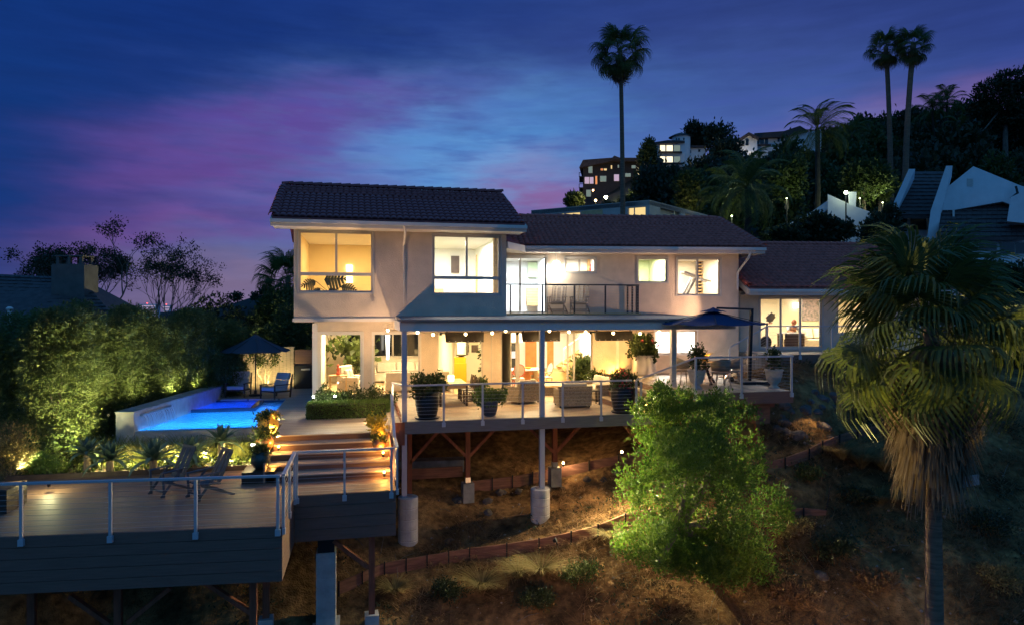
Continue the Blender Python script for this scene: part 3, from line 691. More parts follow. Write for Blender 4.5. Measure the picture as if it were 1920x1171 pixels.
# bedroom wing -----------------------------------------------------------------------------
sB = lambda u, d=0: FBD.uv(u, 600, d)[0]
d1 = FBD.rect(1425, 558, 1541, 652); d2 = FBD.rect(1571, 560, 1662, 625)
BE = FBD.len+2.2
wall(FBD, -.15, BE, -3.4, .75, [d1, d2], 0, .2).build('front_wall', stucco, house)
window(FBD, d1, house, 0, 'sliding_door', vs=(.345, .66), fw=.06); window(FBD, d2, house, 0, 'window', fw=.05); surround(FBD, d1, house, .06, 0, winframe)
FBE = Frame(FBD.pt(BE, 0, 0).xy, FBD.pt(BE, 7, 0).xy); wall(FBE, .201, 7, -3.4, .75, [], 0, .2).build('side_wall', stucco, house)
hB = .86; sb0 = FBD.uv(1405, 543, -.85)[0]; sb1 = BE+.8; hBR = FBD.uv(1500, 458.5, 3.9)[1]; sbr = FBD.uv(1622, 461, 3.9)[0]
rb, capb = roof(FBD.pt(sb0, -.85, hB), FBD.pt(sb1, -.85, hB), FBD.pt(sb0-.15, 3.9, hBR), FBD.pt(sbr, 3.9, hBR), FBD.pt(sb0, 8.5, hB), FBD.pt(sb1, 8.5, hB), house, tile_red, gable=False, name='bedroom_roof')
capb(FBD.pt(sb0, -.85, hB+.05), FBD.pt(sb0-.08, 1.6, hB+.05+(hBR-hB)*2.45/4.75))
f = MB(); f.fbox(FBD, sb0-.04, sb1, -.92, -.855, hB-.30, hB-.06); f.build('fascia', trim, house)
g = MB(); g.fbox(FBD, sb0-.05, sb1, -1.02, -.925, hB-.17, hB-.06); g.build('gutter', trim, house)
MB().fbox(FBD, sb0, sb1, -.85, 0, hB-.28, hB-.25).build('soffit', trim, house)
f = MB(); f.beam(FBD.pt(sb0-.05, -.9, hB-.17), FBD.pt(sb0-.12, 1.8, hB-.17+(hBR-hB)*2.7/4.75), .06, .24); f.build('barge_board', trim, house)
# wall sconce beside the bedroom door
q = FBD.uv(1409, 585, -.06); g = MB(); g.tube([FBD.pt(q[0], -.07, q[1]-.16), FBD.pt(q[0], -.07, q[1]+.16)], .05, 10); sc_ = g.build('wall_sconce', trim, house)

# ---- patio roof on posts, balcony on top of it
PX0, PX1, PYF = 1.18, 11.98, 20.40
top = lambda p: -.30+(p[1]-20.4)*.026
bwx = FG.pt(FG.uv(1275, 600)[0], 0, 0)
poly = [(PX0, PYF), (PX1, PYF), (PX1, bwx.y-.01), (LX1, 25.99), (PX0, 25.99)]
MB().prism(poly, lambda p: top(p)-.10, top).build('patio_roof', soft_grey, house)
MB().prism([(PX0+.05, PYF+.05), (PX1-.05, PYF+.05), (PX1-.05, bwx.y-.03), (LX1, 25.97), (PX0+.05, 25.97)], -.46, -.43).build('patio_ceiling', trim, house)
f = MB(); f.box(PX0, PX1, PYF-.07, PYF-.003, -.64, -.34); f.box(PX0-.06, PX0-.003, PYF-.07, 23.55, -.64, -.36); f.box(PX1+.003, PX1+.06, PYF-.07, 24.6, -.64, -.34); f.build('patio_fascia', trim, house)
f = MB(); f.box(PX0-.03, PX1+.04, PYF-.13, PYF-.072, -.39, -.30); f.build('drip_edge', brownf, house)
# framing under the patio ceiling
for k in range(9):
    x = PX0+.6+k*1.25; g = MB(); g.box(x-.04, x+.04, PYF+.1, 25.9, -.56, -.462); g.build('rafter', trim, house)
def post_at(u, Y, z0, z1, w, m, name='patio_post', par=house):
    x = PV(u, 700, Y).x; g = MB(); g.box(x-w/2, x+w/2, Y-w/2, Y+w/2, z0, z1); return g.build(name, m, par), x
post_at(758, 20.45, -5.65, -.64, .15, railm); post_at(1016, 20.45, -5.62, -.64, .15, railm)
post_at(1262, 20.60, -3.6, -.47, .16, trim)
# balcony floor
balY = 24.15; balX1 = PV(1197, 560, balY).x
MB().prism([(BX1+.01, balY-.06), (balX1+.08, balY-.06), (balX1+.08, FG.pt(0, 0, 0).y-.02+0*1), (BX1+.01, 25.9)], -.19, -.13).build('balcony_floor', lightwood, house)
# interiors ---------------------------------------------------------------------------------
room(FM, BX0+.145, 1.75, BY+.19, 28.4, -.2, 2.6, house, inyel)
area((0.0, 25.9, 2.55), 62, (1, .74, .36), 1.6, 1.6)
room(FM, 1.85, BX1-.19, BY+.19, 29.2, -.2, 2.6, house, inwhite, left=ingreen)
area((3.4, 26.2, 2.55), 190, (1, .93, .80), 1.8, 1.8)
aL = (BX1+.10-FG.o.x)/FG.t.x+.05+4.2*abs(math.sin(FG.ang)); room(FG, min(aL, o6[0]+.1), o6[1]+.1, .21, 4.2, -.14, 2.15, house, inwhite); q = FG.pt((o6[0]+o6[1])/2, 2., 2.1); area(q, 150, COOL, 1.2, 1.2)
room(FG, o7[0]-.15, o7[1]+.25, .21, 2.6, -.14, 2.15, house, inwhite); q = FG.pt((o7[0]+o7[1])/2, 1.4, 2.1); area(q, 70, WHITE, .8, .8)
room(FG, o8[0]-.5, o8[1]+.15, .21, 3.2, -.14, 2.15, house, inwhite, back=ingreen, right=ingreen); q = FG.pt((o8[0]+o8[1])/2, 1.6, 2.1); area(q, 80, WHITE, .8, .8)
room(FG, o9[0]-.2, WE-.25, .21, 3.6, -.14, 2.15, house, inwall); q = FG.pt((o9[0]+o9[1])/2, 1.8, 2.1); area(q, 95, WHITE, 1, 1)
# living room, dining room
room(FM, LX0+.21, 3.45, 26.21, 32.0, -3.24, -.55, house, inwall)
for x in (-.6, 1.6): area((x, 28.6, -.6), 140, (1, .74, .38), 1.2, 1.6)
room(FM, 3.52, 5.75, 26.21, 31.0, -3.26, -.55, house, inwall); area((4.6, 28.2, -.6), 130, (1, .74, .36), 1.2, 1.6)
room(FG, o4[0]-.15, o4[1]+.25, .21, 6.2, -3.26, -.32, house, inwhite)
for k in (.3, .72): q = FG.pt(o4[0]+(o4[1]-o4[0])*k, 2.6, -.38); area(q, 150, (1, .80, .48), 1.2, 1.6)
room(FG, o5[0]-.4, o5[1]+.5, .21, 3.5, -2.5, -.3, house, inwhite); q = FG.pt((o5[0]+o5[1])/2, 1.6, -.4); area(q, 150, (1, .95, .85), 1, 1)
room(FBD, d1[0]-.3, d2[1]+1.0, .21, 4.5, -1.72, .60, house, inwall); q = FBD.pt((d1[0]+d1[1])/2, 2.0, .55); area(q, 60, WHITE, 1.4, 1.4)
q = FBD.pt((d2[0]+d2[1])/2, 2.0, .55); area(q, 90, (1, .84, .45), 1.2, 1.2)
# dark night windows in the living room's far wall, door and cupboards elsewhere (built-in: parts of the house)
def back_panel(F, d, u0, v0, u1, v1, m, name, th=.05):
    a, b, h0, h1 = F.rect(u0, v0, u1, v1, d-th); g = MB(); g.fbox(F, a, b, d-th, d-.003, h0, h1); return g.build(name, m, house)
for r in ((700, 624, 735, 667), (738, 624, 789, 667), (653, 624, 676, 667)):
    o = back_panel(FM, 32.0, *r, darkglass, 'night_window')
    a, b, h0, h1 = FM.rect(*r, 31.9); surround(FM, (a, b, h0, h1), house, .05, 31.95, trim)
back_panel(FM, 31.0, 843, 652, 868, 702, inwhite, 'passage_door'); back_panel(FM, 31.0, 884, 646, 897, 660, darkwood, 'wall_frame', .03)
back_panel(FG, 6.2, 985, 638, 1006, 702, orangewood, 'wooden_door'); back_panel(FG, 6.2, 1026, 636, 1038, 690, orangewood, 'wooden_door')
# built-in oven column and counter
def fb(name, F, u0, v0, u1, v1, d, dep, m, parent=house):
    a, b, h0, h1 = F.rect(u0, v0, u1, v1, d); g = MB(); g.fbox(F, a, b, d, d+dep, h0, h1); return g.build(name, m, parent)
fb('oven_cabinet', FG, 942, 644, 974, 712, 3.6, .7, blackm); fb('oven_window', FG, 952, 658, 970, 671, 3.55, .04, emit('oven_light', (1, .9, .75), 1.2))
fb('kitchen_soffit', FG, 942, 622, 985, 640, 3.5, .8, inwhite)
fb('raised_floor', FG, 1010, 697, 1112, 718, 3.9, 2.2, lightwood)
# ================================================================== DECKS, STAIRS, RAILINGS
HD, HP, HL, HT, HB = -3.30, -3.65, -4.55, -2.50, -1.70
YD = 20.33
DXL, DXR = 1.25, 8.35
fasc2 = mat('grey_brown_fascia', (.17, .145, .13), .6, 6, .15, .1, 40, stretch=(.4, 1, 6))
deck = thing('patio_deck', 'raised timber deck under the patio roof, grey fascia on redwood posts', 'deck', (4.5, 22, -5.9))
MB().prism([(DXL, YD), (DXR+1.2, YD), (DXR+1.2, FG.pt(FG.uv(1190, 700)[0], 0, 0).y-.02), (LX1, 25.98), (DXL, 25.98)], HD-.05, HD).build('deck_floor', deckm, deck)
MB().box(DXL+.02, DXR+1.2, YD-.05, YD-.003, HD-.36, HD-.012).build('fascia_board', fasc2, deck)
MB().box(DXL-.28, DXL+.018, YD-.06, YD-.004, HD-.68, HD-.012).build('fascia_board', redwood, deck)
MB().box(DXL-.05, DXL-.004, YD, 25.9, HD-.5, HD-.01).build('side_board', redwood, deck)
for k in range(14): 
    x = DXL+.4+k*.6; g = MB(); g.box(x-.025, x+.025, YD, 25.8, HD-.25, HD-.052); g.build('joist', redwood, deck)
MB().box(DXL, DXR+1, 21.92, 22.08, HD-.50, HD-.252).build('beam', redwood, deck)
def footed_post(u, vb, Y, h1, w=.15, par=deck, foot=.36, fh=.62):
    p = PV(u, vb, Y); g = MB(); g.box(p.x-w/2, p.x+w/2, Y-w/2, Y+w/2, p.z, h1); po = g.build('post', redwood, par)
    g = MB(); g.cbox((p.x, Y, p.z-fh/2+.02), foot, foot, fh, .06); g.build('footing', conc_dk, par)
    g = MB(); g.cbox((p.x, Y, p.z+.12), w+.02, w+.02, .16); g.build('post_bracket', cable, po)
    return p
for u, vb in ((877, 905), (1040, 876)):
    p = footed_post(u, vb, 22.0, HD-.5)
    for s in (-1, 1): g = MB(); g.beam((p.x+s*.05, 22.0, HD-1.45), (p.x+s*.98, 22.0, HD-.52), .09, .14, (0, 1, 0)); g.build('brace', redwood, deck)
g = MB(); g.beam((PV(768, 862, 22).x, 22, HD-1.6), (PV(826, 808, 22).x, 22, HD-.52), .09, .14, (0, 1, 0)); g.build('brace', redwood, deck)
g = MB(); g.beam((PV(1200, 850, 22).x, 22, HD-1.3), (PV(1165, 800, 22).x, 22, HD-.52), .09, .14, (0, 1, 0)); g.build('brace', redwood, deck)
x = PV(768, 850, 22).x; g = MB(); g.box(x-.07, x+.07, 21.93, 22.07, -6.6, HD-.5); g.build('post', redwood, deck)
# concrete piers under the two steel posts
for i, (u, vt, vb, lab) in enumerate(((765, 936, 1024, 'round ribbed concrete pier under the left steel post'), (1013, 920, 985, 'round ribbed concrete pier under the middle steel post'))):
    t = PV(u, vt, 20.45); bt = PV(u, vb, 20.45); h = t.z-bt.z+.5
    o = thing('concrete_pier', lab, 'pier', (t.x, 20.45, bt.z-.4), 'concrete piers under the deck posts')
    n = 6; prof = []
    for k in range(n):
        z0 = h*k/n; z1 = h*(k+1)/n; prof += [(.285, z0+.002), (.298, z0+.02), (.298, z1-.02), (.285, z1-.002)]
    g = MB(); g.lathe(prof, 24, (t.x, 20.45, bt.z-.4)); g.build('shaft', concrete, o)
    g = MB(); g.cbox((t.x, 20.45, bt.z-.4+h+.012), .26, .26, .02); g.build('base_plate', cable, o)
# pool deck -------------------------------------------------------------------------------
pdk = thing('pool_deck', 'brown composite deck between the pool and the house', 'deck', (-1, 25, HP-.5))
MB().prism([(-2.45, 20.88), (.80, 20.88), (.80, 20.9), (DXL-.06, 20.9), (DXL-.06, 25.95), (-1.3, 25.95), (-1.3, 33), (-6.3, 33.4), (-5.6, 29.75), (-2.98, 29.45), (-3.02, 23.35), (-2.45, 23.2)], HP-.06, HP).build('deck_floor', deckm, pdk)
MB().prism([(-2.45, 20.93), (.80, 20.93), (1.18, 20.95), (1.18, 25.9), (-2.9, 25.9), (-2.9, 23.3), (-2.45, 23.2)], HP-.9, HP-.065).build('deck_skirt', fasc, pdk)
# stairs ------------------------------------------------------------------------------------
st = thing('deck_stairs', 'wide timber stairs of five risers with glowing step lights', 'stairs', (-.8, 19.8, HL))
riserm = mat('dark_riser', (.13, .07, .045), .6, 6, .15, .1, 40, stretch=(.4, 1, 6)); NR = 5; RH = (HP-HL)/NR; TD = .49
for k in range(NR):
    y = 20.86-k*TD; z1 = HP-k*RH
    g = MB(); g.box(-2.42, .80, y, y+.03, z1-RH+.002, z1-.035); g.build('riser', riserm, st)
    if k: g = MB(); g.box(-2.44, .80, y-.03, y+TD-.002, z1-.034, z1); g.build('tread', deckm, st)
    else: g = MB(); g.box(-2.44, .80, y-.03, y+.018, z1-.034, z1-.002); g.build('nosing', deckm, st)
MB().box(.81, .87, 18.88, 20.92, HL-.6, HP-.02).build('stringer', redwood, st)
MB().box(-2.50, -2.45, 18.88, 20.92, HL-.3, HP-.4).build('stringer', brownf, st)
# lower deck --------------------------------------------------------------------------------
ld = thing('lower_deck', 'big lower timber deck with grey board skirt at the front', 'deck', (-4, 17.5, HL-1.2))
LA = Vector((-9.6, 15.83, HL)); LB = Vector((-1.64, 15.09, HL)); LC = Vector((-1.62, 17.48, HL)); LDv = Vector((.84, 17.48, HL))
MB().prism([LA.xy, LB.xy, LC.xy, LDv.xy, (.84, 18.9), (-2.44, 18.9), (-2.44, 20.55), (-9.6, 20.7)], HL-.06, HL).build('deck_floor', deckd, ld)
def boards(F, a0, a1, h1, hs, n, parent, m=fasc, t=.03, name='skirt_board'):
    hh = (h1-hs)/n
    for k in range(n):
        g = MB(); g.fbox(F, a0, a1, -t-.001*(k % 2), -.002, h1-(k+1)*hh+.006, h1-k*hh-.004); g.build(name, m, parent)
F1 = Frame(LA.xy, LB.xy); F2 = Frame(LB.xy, LC.xy); F3 = Frame(LC.xy, LDv.xy); F4 = Frame(LDv.xy, (LDv.x, 18.9))
boards(F1, 0, F1.len+.03, HL-.004, HL-1.16, 5, ld); boards(F2, .0, F2.len, HL-.004, HL-1.16, 5, ld); boards(F3, .04, F3.len+.03, HL-.004, HL-1.14, 4, ld); boards(F4, 0, F4.len, HL-.004, HL-1.14, 4, ld)
MB().prism([LA.xy, LB.xy, LC.xy, (.8, 17.52), (.8, 18.85), (-2.4, 18.85), (-2.4, 20.5), (-9.5, 20.6)], HL-.40, HL-.07).build('joists', redwood, ld)
for u, Y in ((222, 16.6), (475, 16.2), (499, 17.6), (697, 17.75), (60, 17.0)):
    p = PV(u, 1160, Y); g = MB(); g.box(p.x-.075, p.x+.075, Y-.075, Y+.075, -8.9, HL-.4); g.build('post', redwood, ld)
for a, b_, Y in (((385, 1090), (475, 1150), 16.2), ((320, 1100), (240, 1165), 16.6), ((130, 1115), (205, 1168), 16.6), ((625, 1012), (690, 1062), 17.75)):
    g = MB(); g.beam(PV(*a, Y), PV(*b_, Y), .09, .14, (0, 1, 0)); g.build('brace', redwood, ld)
for u, v, Y in ((697, 1152, 17.75), (499, 1160, 17.6)):
    p = PV(u, v, Y); g = MB(); g.cbox((p.x, Y, p.z-.3), .34, .34, .7, .05); g.build('footing', concrete, ld)
p = PV(612, 1030, 17.9); pb = PV(612, 1168, 17.9)
pc = thing('concrete_column', 'square board formed concrete column under the stair landing', 'column', (p.x, 17.9, pb.z))
g = MB()
for k in range(14): h = (p.z-pb.z+.4)/14; z = pb.z-.4+k*h; e = .004*(k % 2); g.box(p.x-.235-e, p.x+.235+e, 17.66-e, 18.13, z, z+h-.004)
g.build('shaft', concrete, pc); g = MB(); g.box(p.x-.33, p.x+.33, 17.57, 18.2, pb.z-.5, pb.z+.06); g.build('plinth', concrete, pc); g = MB(); g.box(p.x-.2, p.x+.2, 17.7, 18.1, p.z, HL-.41); g.build('beam_seat', blackm, pc)
# terrace -----------------------------------------------------------------------------------
TX0, TX1, TY = 9.72, 12.98, 18.72
tr = thing('side_terrace', 'upper timber terrace with round table at right of the patio', 'deck', (11.3, 21, HT-.6))
def gy(x): k = (x-FG.o.x)/FG.t.x; return FG.o.y+FG.t.y*k
MB().prism([(TX0, TY), (TX1, TY), (TX1, 23.2), (14.6, 23.3), (14.6, 24.0), (13.2, gy(13.2)-.02), (TX0, gy(TX0)-.02)], HT-.05, HT).build('deck_floor', deckx, tr)
MB().box(TX0, TX1+.04, TY-.05, TY-.003, HT-.36, HT-.01).build('fascia_board', fasc, tr)
MB().box(TX1+.003, TX1+.05, TY, 23.2, HT-.36, HT-.01).build('fascia_board', fasc, tr)
for x in (10.2, 11.4, 12.4): g = MB(); g.box(x-.07, x+.07, 19.6, 19.74, -5.2, HT-.06); g.build('post', redwood, tr)
MB().box(TX0, TX1, 19.58, 19.76, HT-.62, HT-.37).build('beam', redwood, tr)
p = P(1425, 765, 21.2); g = MB(); g.cbox((p.x, p.y, p.z), .5, .3, .9); g.build('pier_block', redplank, tr)
sts = thing('side_steps', 'four broad timber steps climbing from the patio to the terrace', 'steps', (9, 22, HD))
for k in range(4):
    x = 8.36+k*.36; z = HD+.20*(k+1); y1 = gy(x)-.02
    g = MB(); g.box(x, x+.03, YD+.1, y1, z-.198, z-.033); g.build('riser', brownf, sts)
    g = MB(); g.box(x-.03, x+.36-.002, YD+.1, y1, z-.032, z-(.002 if k == 3 else 0)); g.build('tread', deckx, sts)
# bedroom deck and its stairs
bd = thing('bedroom_deck', 'narrow timber deck along the bedroom wing with grey fascia', 'deck', (16, 25, HB-.5))
s0 = FBD.uv(1437, 664, -2.0)[0]
g = MB(); g.fbox(FBD, s0, FBD.len+2, -2.0, -.02, HB-.05, HB); g.build('deck_floor', deckx, bd)
g = MB(); g.fbox(FBD, s0, FBD.len+2, -2.05, -2.003, HB-.36, HB-.01); g.build('fascia_board', fasc, bd)
g = MB(); g.fbox(FBD, s0, FBD.len+2, -1.9, -1.75, HB-.56, HB-.36); g.build('beam', redwood, bd)
for u in (1525, 1600): a = FBD.uv(u, 700, -1.8)[0]; g = MB(); g.fbox(FBD, a-.07, a+.07, -1.88, -1.74, -3.6, HB-.56); g.build('post', redwood, bd)
ss = thing('upper_steps', 'short timber steps from the terrace up to the bedroom deck', 'steps', FBD.pt(s0-.8, -1.2, HT))
for k in range(4):
    a = s0-1.25+k*.32; g = MB(); g.fbox(FBD, a, a+.33-.002, -1.9, -.1, HT+.001, HT+.2*(k+1)-.002); g.build('step', deckx, ss)

# railings -----------------------------------------------------------------------------------
def railing(name, label, segs, m=railm, n=9, hgt=1.07, w=.055, drop=.16, rail=(.075, .045), group=None):
    """segs: list of (base0, base1, [fractions of posts]) ; base points lie on the deck edge"""
    t = thing(name, label, 'railing', segs[0][0], group)
    for p, q, fr in segs:
        p = Vector(p); q = Vector(q); d = (q-p); L = d.length; dn = Vector((d.x, d.y, 0)).normalized(); an = math.atan2(dn.y, dn.x)
        for f_ in fr:
            c = p+d*f_; g = MB(); g.cbox((c.x, c.y, c.z+(hgt-.03-drop)/2), w, w, hgt-.03+drop, an); po = g.build('post', m, t)
            if drop: g = MB(); g.cbox((c.x, c.y, c.z-drop+.045), w+.05, w+.03, .13, an); g.build('post_foot', m, po)
        g = MB(); g.beam(p+Vector((0, 0, hgt)), q+Vector((0, 0, hgt)), rail[0], rail[1]); g.build('top_rail', m, t)
        for k in range(n):
            z = .10+k*(hgt-.2)/(n-1)*.98; g = MB(); g.tube([p+Vector((0, 0, z)), q+Vector((0, 0, z))], .0028, 4, False); g.build('cable', cable, t)
    return t
off = Vector((0, -.06, 0))
def fr_on(p, q, us):
    out = []
    for u in us:
        # fraction along p-q seen at column u
        r = P(u, 600, 1.0); a = Vector((p.x, p.y)); e = Vector((q.x-p.x, q.y-p.y)); dd = Vector((r.x, r.y))
        out.append((a.x*dd.y-a.y*dd.x)/(dd.x*e.y-dd.y*e.x))
    return out
a, b_, c, d_ = LA+off, LB+off, LC+Vector((0, -.06, 0)), LDv+Vector((.0, -.06, 0))
railing('cable_railing', 'pale blue grey railing along the front of the lower deck', [(a, b_, fr_on(a, b_, (40, 207, 367, 521)))])
b2 = LB+Vector((.05, 0, 0)); c2 = LC+Vector((.05, -.05, 0))
railing('cable_railing', 'short cable railing down the right edge of the lower deck', [(b2, c2, (.01, .5, .97))])
railing('cable_railing', 'three post railing in front of the stair landing', [(c, d_, (.04, .50, .965))])
e1 = Vector((.90, 17.5, HL)); e2 = Vector((.90, 18.8, HL)); e3 = Vector((.90, 20.7, HP+.05)); e4 = Vector((.95, 22.4, HP+.1))
railing('stair_railing', 'railing climbing the right side of the wide stairs', [(e1, e2, (.02,)), (e2, e3, (.03, .98))], drop=.1)
m0 = Vector((DXL-.02, YD-.06, HD)); m1 = Vector((DXR+.02, YD-.06, HD)); m2 = Vector((TX0+.02, TY-.06, HT)); m3 = Vector((TX1+.02, TY-.06, HT)); m4 = Vector((TX1+.06, 21.3, HT))
railing('cable_railing', 'grey cable railing along the front of the patio deck', [(m0, m1, fr_on(m0, m1, (832, 905, 980, 1055, 1127, 1202)))])
railing('cable_railing', 'slanting railing beside the steps up to the terrace', [(m1+Vector((.16, 0, 0)), m2, (.0,))], drop=.1)
railing('cable_railing', 'grey cable railing along the front of the side terrace', [(m2, m3, (.0, *fr_on(m2, m3, (1390,)), .985))])
railing('cable_railing', 'cable railing on the right hand edge of the terrace', [(m3, m4, (.96,))], n=10)
f0 = Vector((m0.x-.02, YD, HD)); f1 = Vector((DXL-.24, 22.6, HD-.15))
railing('cable_railing', 'railing returning back at the left end of the patio deck', [(f0, f1, (.98,))], drop=.1)
u0_ = FBD.pt(s0-1.45, -2.03, HT); u1_ = FBD.pt(s0, -2.06, HB); u2_ = FBD.pt(FBD.len+2, -2.06, HB)
railing('stair_railing', 'slanting railing beside the steps to the bedroom deck', [(u0_, u1_, (.0, .5))], drop=.0)
railing('cable_railing', 'cable railing in front of the bedroom doors', [(u1_, u2_, (.0, *fr_on(u1_, u2_, (1500, 1560, 1620))))])
bb0 = Vector((BX1+.05, balY, -.13)); bb1 = Vector((balX1, balY, -.13)); bb2 = Vector((balX1-.02, gy(balX1)-.05, -.13))
railing('balcony_railing', 'dark metal cable railing round the upstairs balcony', [(bb0, bb1, (*fr_on(bb0, bb1, (957, 1017, 1077, 1135)), .985)), (bb1, bb2, (.03, .55, .98))], m=darkrail, drop=0, hgt=1.04, w=.05)
# bench-like side step at the left end of the patio
g = thing('plank_step', 'two plank step at the left end of the patio deck', 'step', (1.0, 22, HP))
for k in range(3): q = MB(); q.box(.84+k*.125, .84+k*.125+.118, 20.95, 25.3, HP+.13, HP+.17); q.build('plank', deckm, g)
MB().box(.86, 1.19, 20.98, 25.25, HP+.002, HP+.128).build('riser', brownf, g)
# ================================================================== GROUND
def dirtmat():
    m = bpy.data.materials.new('hillside_soil'); m.use_nodes = True; nt = m.node_tree; N, L = nt.nodes, nt.links; b = N['Principled BSDF']; b.inputs['Roughness'].default_value = 1; b.inputs['Specular IOR Level'].default_value = .1
    tc = N.new('ShaderNodeTexCoord')
    def nz(s, d=6):
        n = N.new('ShaderNodeTexNoise'); n.inputs['Scale'].default_value = s; n.inputs['Detail'].default_value = d; L.new(tc.outputs['Object'], n.inputs['Vector']); return n
    n1 = nz(.7); n2 = nz(5); n3 = nz(22)
    r = N.new('ShaderNodeValToRGB'); L.new(n1.outputs['Fac'], r.inputs[0]); e = r.color_ramp.elements
    e[0].position = .34; e[0].color = (.06, .036, .016, 1); e[1].position = .66; e[1].color = (.33, .185, .07, 1); k = e.new(.5); k.color = (.17, .095, .038, 1)
    r2 = N.new('ShaderNodeMapRange'); L.new(n2.outputs['Fac'], r2.inputs['Value']); r2.inputs['From Min'].default_value = .3; r2.inputs['From Max'].default_value = .7; r2.inputs['To Min'].default_value = .5; r2.inputs['To Max'].default_value = 1.5
    x = N.new('ShaderNodeMix'); x.data_type = 'RGBA'; x.blend_type = 'MULTIPLY'; x.inputs['Factor'].default_value = 1; L.new(r.outputs[0], x.inputs['A']); L.new(r2.outputs[0], x.inputs['B']); L.new(x.outputs['Result'], b.inputs['Base Color'])
    ad = N.new('ShaderNodeMath'); ad.operation = 'ADD'; L.new(n2.outputs['Fac'], ad.inputs[0]); L.new(n3.outputs['Fac'], ad.inputs[1])
    bp = N.new('ShaderNodeBump'); bp.inputs['Strength'].default_value = .9; bp.inputs['Distance'].default_value = .08; L.new(ad.outputs[0], bp.inputs['Height']); L.new(bp.outputs[0], b.inputs['Normal']); return m
dirt = dirtmat()
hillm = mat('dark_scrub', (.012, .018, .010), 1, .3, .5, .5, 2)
plainm = mat('far_plain', (.03, .035, .05), 1, .01, .5)
CP = [tuple(P(*q)) for q in [(765, 1028, 20.0), (1013, 988, 20.7), (877, 925, 22.6), (1040, 900, 23.4), (612, 1172, 17.2), (697, 1165, 17.4), (720, 1068, 19.1), (1165, 985, 20.4), (640, 1108, 18.4),
      (940, 1180, 17.8), (1440, 898, 20.6), (1600, 825, 22.6), (1510, 750, 23.3), (1470, 705, 24.2), (1640, 1000, 19.6), (1755, 1300, 14), (1900, 1180, 16.6), (1900, 900, 22), (1900, 750, 26.5), (1300, 1190, 16.9), (1300, 1060, 18.9), (1150, 1100, 18.3),
      (1590, 700, 25.2), (1140, 885, 22.6), (1420, 1000, 19.2), (200, 1180, 16.5), (1200, 1500, 13), (600, 1400, 14.), (1740, 930, 20.8), (1750, 1080, 17.8)]]
CP += [(x, 26, -4.35) for x in (-2, 2, 6, 10)] + [(13, 25.5, -3.4), (18, 27, -2.6), (24, 27, -2.6), (-3, 24, -4.75), (-3, 21, -4.95), (-7, 24, -4.8), (-7, 30, -4.5), (-7, 20, -5.3), (-11, 20, -5.4), (-11, 27, -4.9), (-16, 24, -5.6), (-6, 16, -8.4), (-12, 15, -8.6),
       (0, 34, -4.3), (6, 36, -2.5), (12, 38, -0.6), (20, 38, .2), (-8, 40, -4.5), (0, 46, -2.), (10, 48, 1.5), (24, 46, 2.6), (36, 40, 2.), (-20, 44, -8), (34, 24, -4), (3, 14, -10), (12, 12, -10), (-10, 8, -12), (26, 10, -10), (-25, 30, -8), (40, 20, -5)]
CPA = np.array(CP)
def tps_fit(P_):
    n = len(P_); d = np.linalg.norm(P_[:, None, :2]-P_[None, :, :2], axis=2); K = np.where(d > 1e-9, d*d*np.log(d+1e-12), 0)+np.eye(n)*.6
    A = np.zeros((n+3, n+3)); A[:n, :n] = K; A[:n, n] = 1; A[:n, n+1:] = P_[:, :2]; A[n, :n] = 1; A[n+1:, :n] = P_[:, :2].T
    return np.linalg.solve(A, np.concatenate([P_[:, 2], np.zeros(3)]))
TPSW = tps_fit(CPA)
def ground_z(x, y):
    x = np.atleast_1d(np.asarray(x, float)); y = np.atleast_1d(np.asarray(y, float))
    d = np.sqrt((x[:, None]-CPA[None, :, 0])**2+(y[:, None]-CPA[None, :, 1])**2); K = d*d*np.log(d+1e-12); n = len(CPA)
    z = K @ TPSW[:n]+TPSW[n]+TPSW[n+1]*x+TPSW[n+2]*y
    return np.clip(z, -13, 4)
def gz(x, y): return float(ground_z(x, y)[0])
def ground_hit(u, v, z0=12, z1=40):      # where the sight line of a photo pixel meets the slope
    z = np.linspace(z0, z1, 400); r = P(u, v, 1.0); g = ground_z(r.x*z, r.y*z); h = r.z*z
    k = np.argmax(h < g); k = max(k, 1); return Vector((r.x*z[k], r.y*z[k], g[k]))
def mk_ground():
    nx, ny = 470, 390; X, Y = np.meshgrid(np.linspace(-26, 42, nx), np.linspace(6, 50, ny)); x, y = X.ravel(), Y.ravel(); z = ground_z(x, y)
    nzv = np.array([mnoise.fractal((a*.8, b_*.8, 0), .9, 2.1, 5) for a, b_ in zip(x, y)]); z = z+nzv*.11
    vis = (x > -9) & (x < 26) & (y > 9) & (y < 28)
    z[vis] += np.array([.035*mnoise.noise((a*3.1, b_*3.1, 5))+.05*max(0, mnoise.noise((a*1.7, b_*2.3, 9))-.1) for a, b_ in zip(x[vis], y[vis])])
    z = np.where((x > -8.0) & (x < -2.6) & (y > 22.9) & (y < 30.6), np.minimum(z, -5.8), z)      # the pool pit
    idx = np.arange(nx*ny).reshape(ny, nx); Q = np.stack([idx[:-1, :-1], idx[:-1, 1:], idx[1:, 1:], idx[1:, :-1]], -1).reshape(-1, 4)
    o = np_mesh('ground', np.stack([x, y, z], 1), Q, dirt); tag(o, kind='structure'); o.data.polygons.foreach_set('use_smooth', [True]*len(o.data.polygons))
mk_ground()
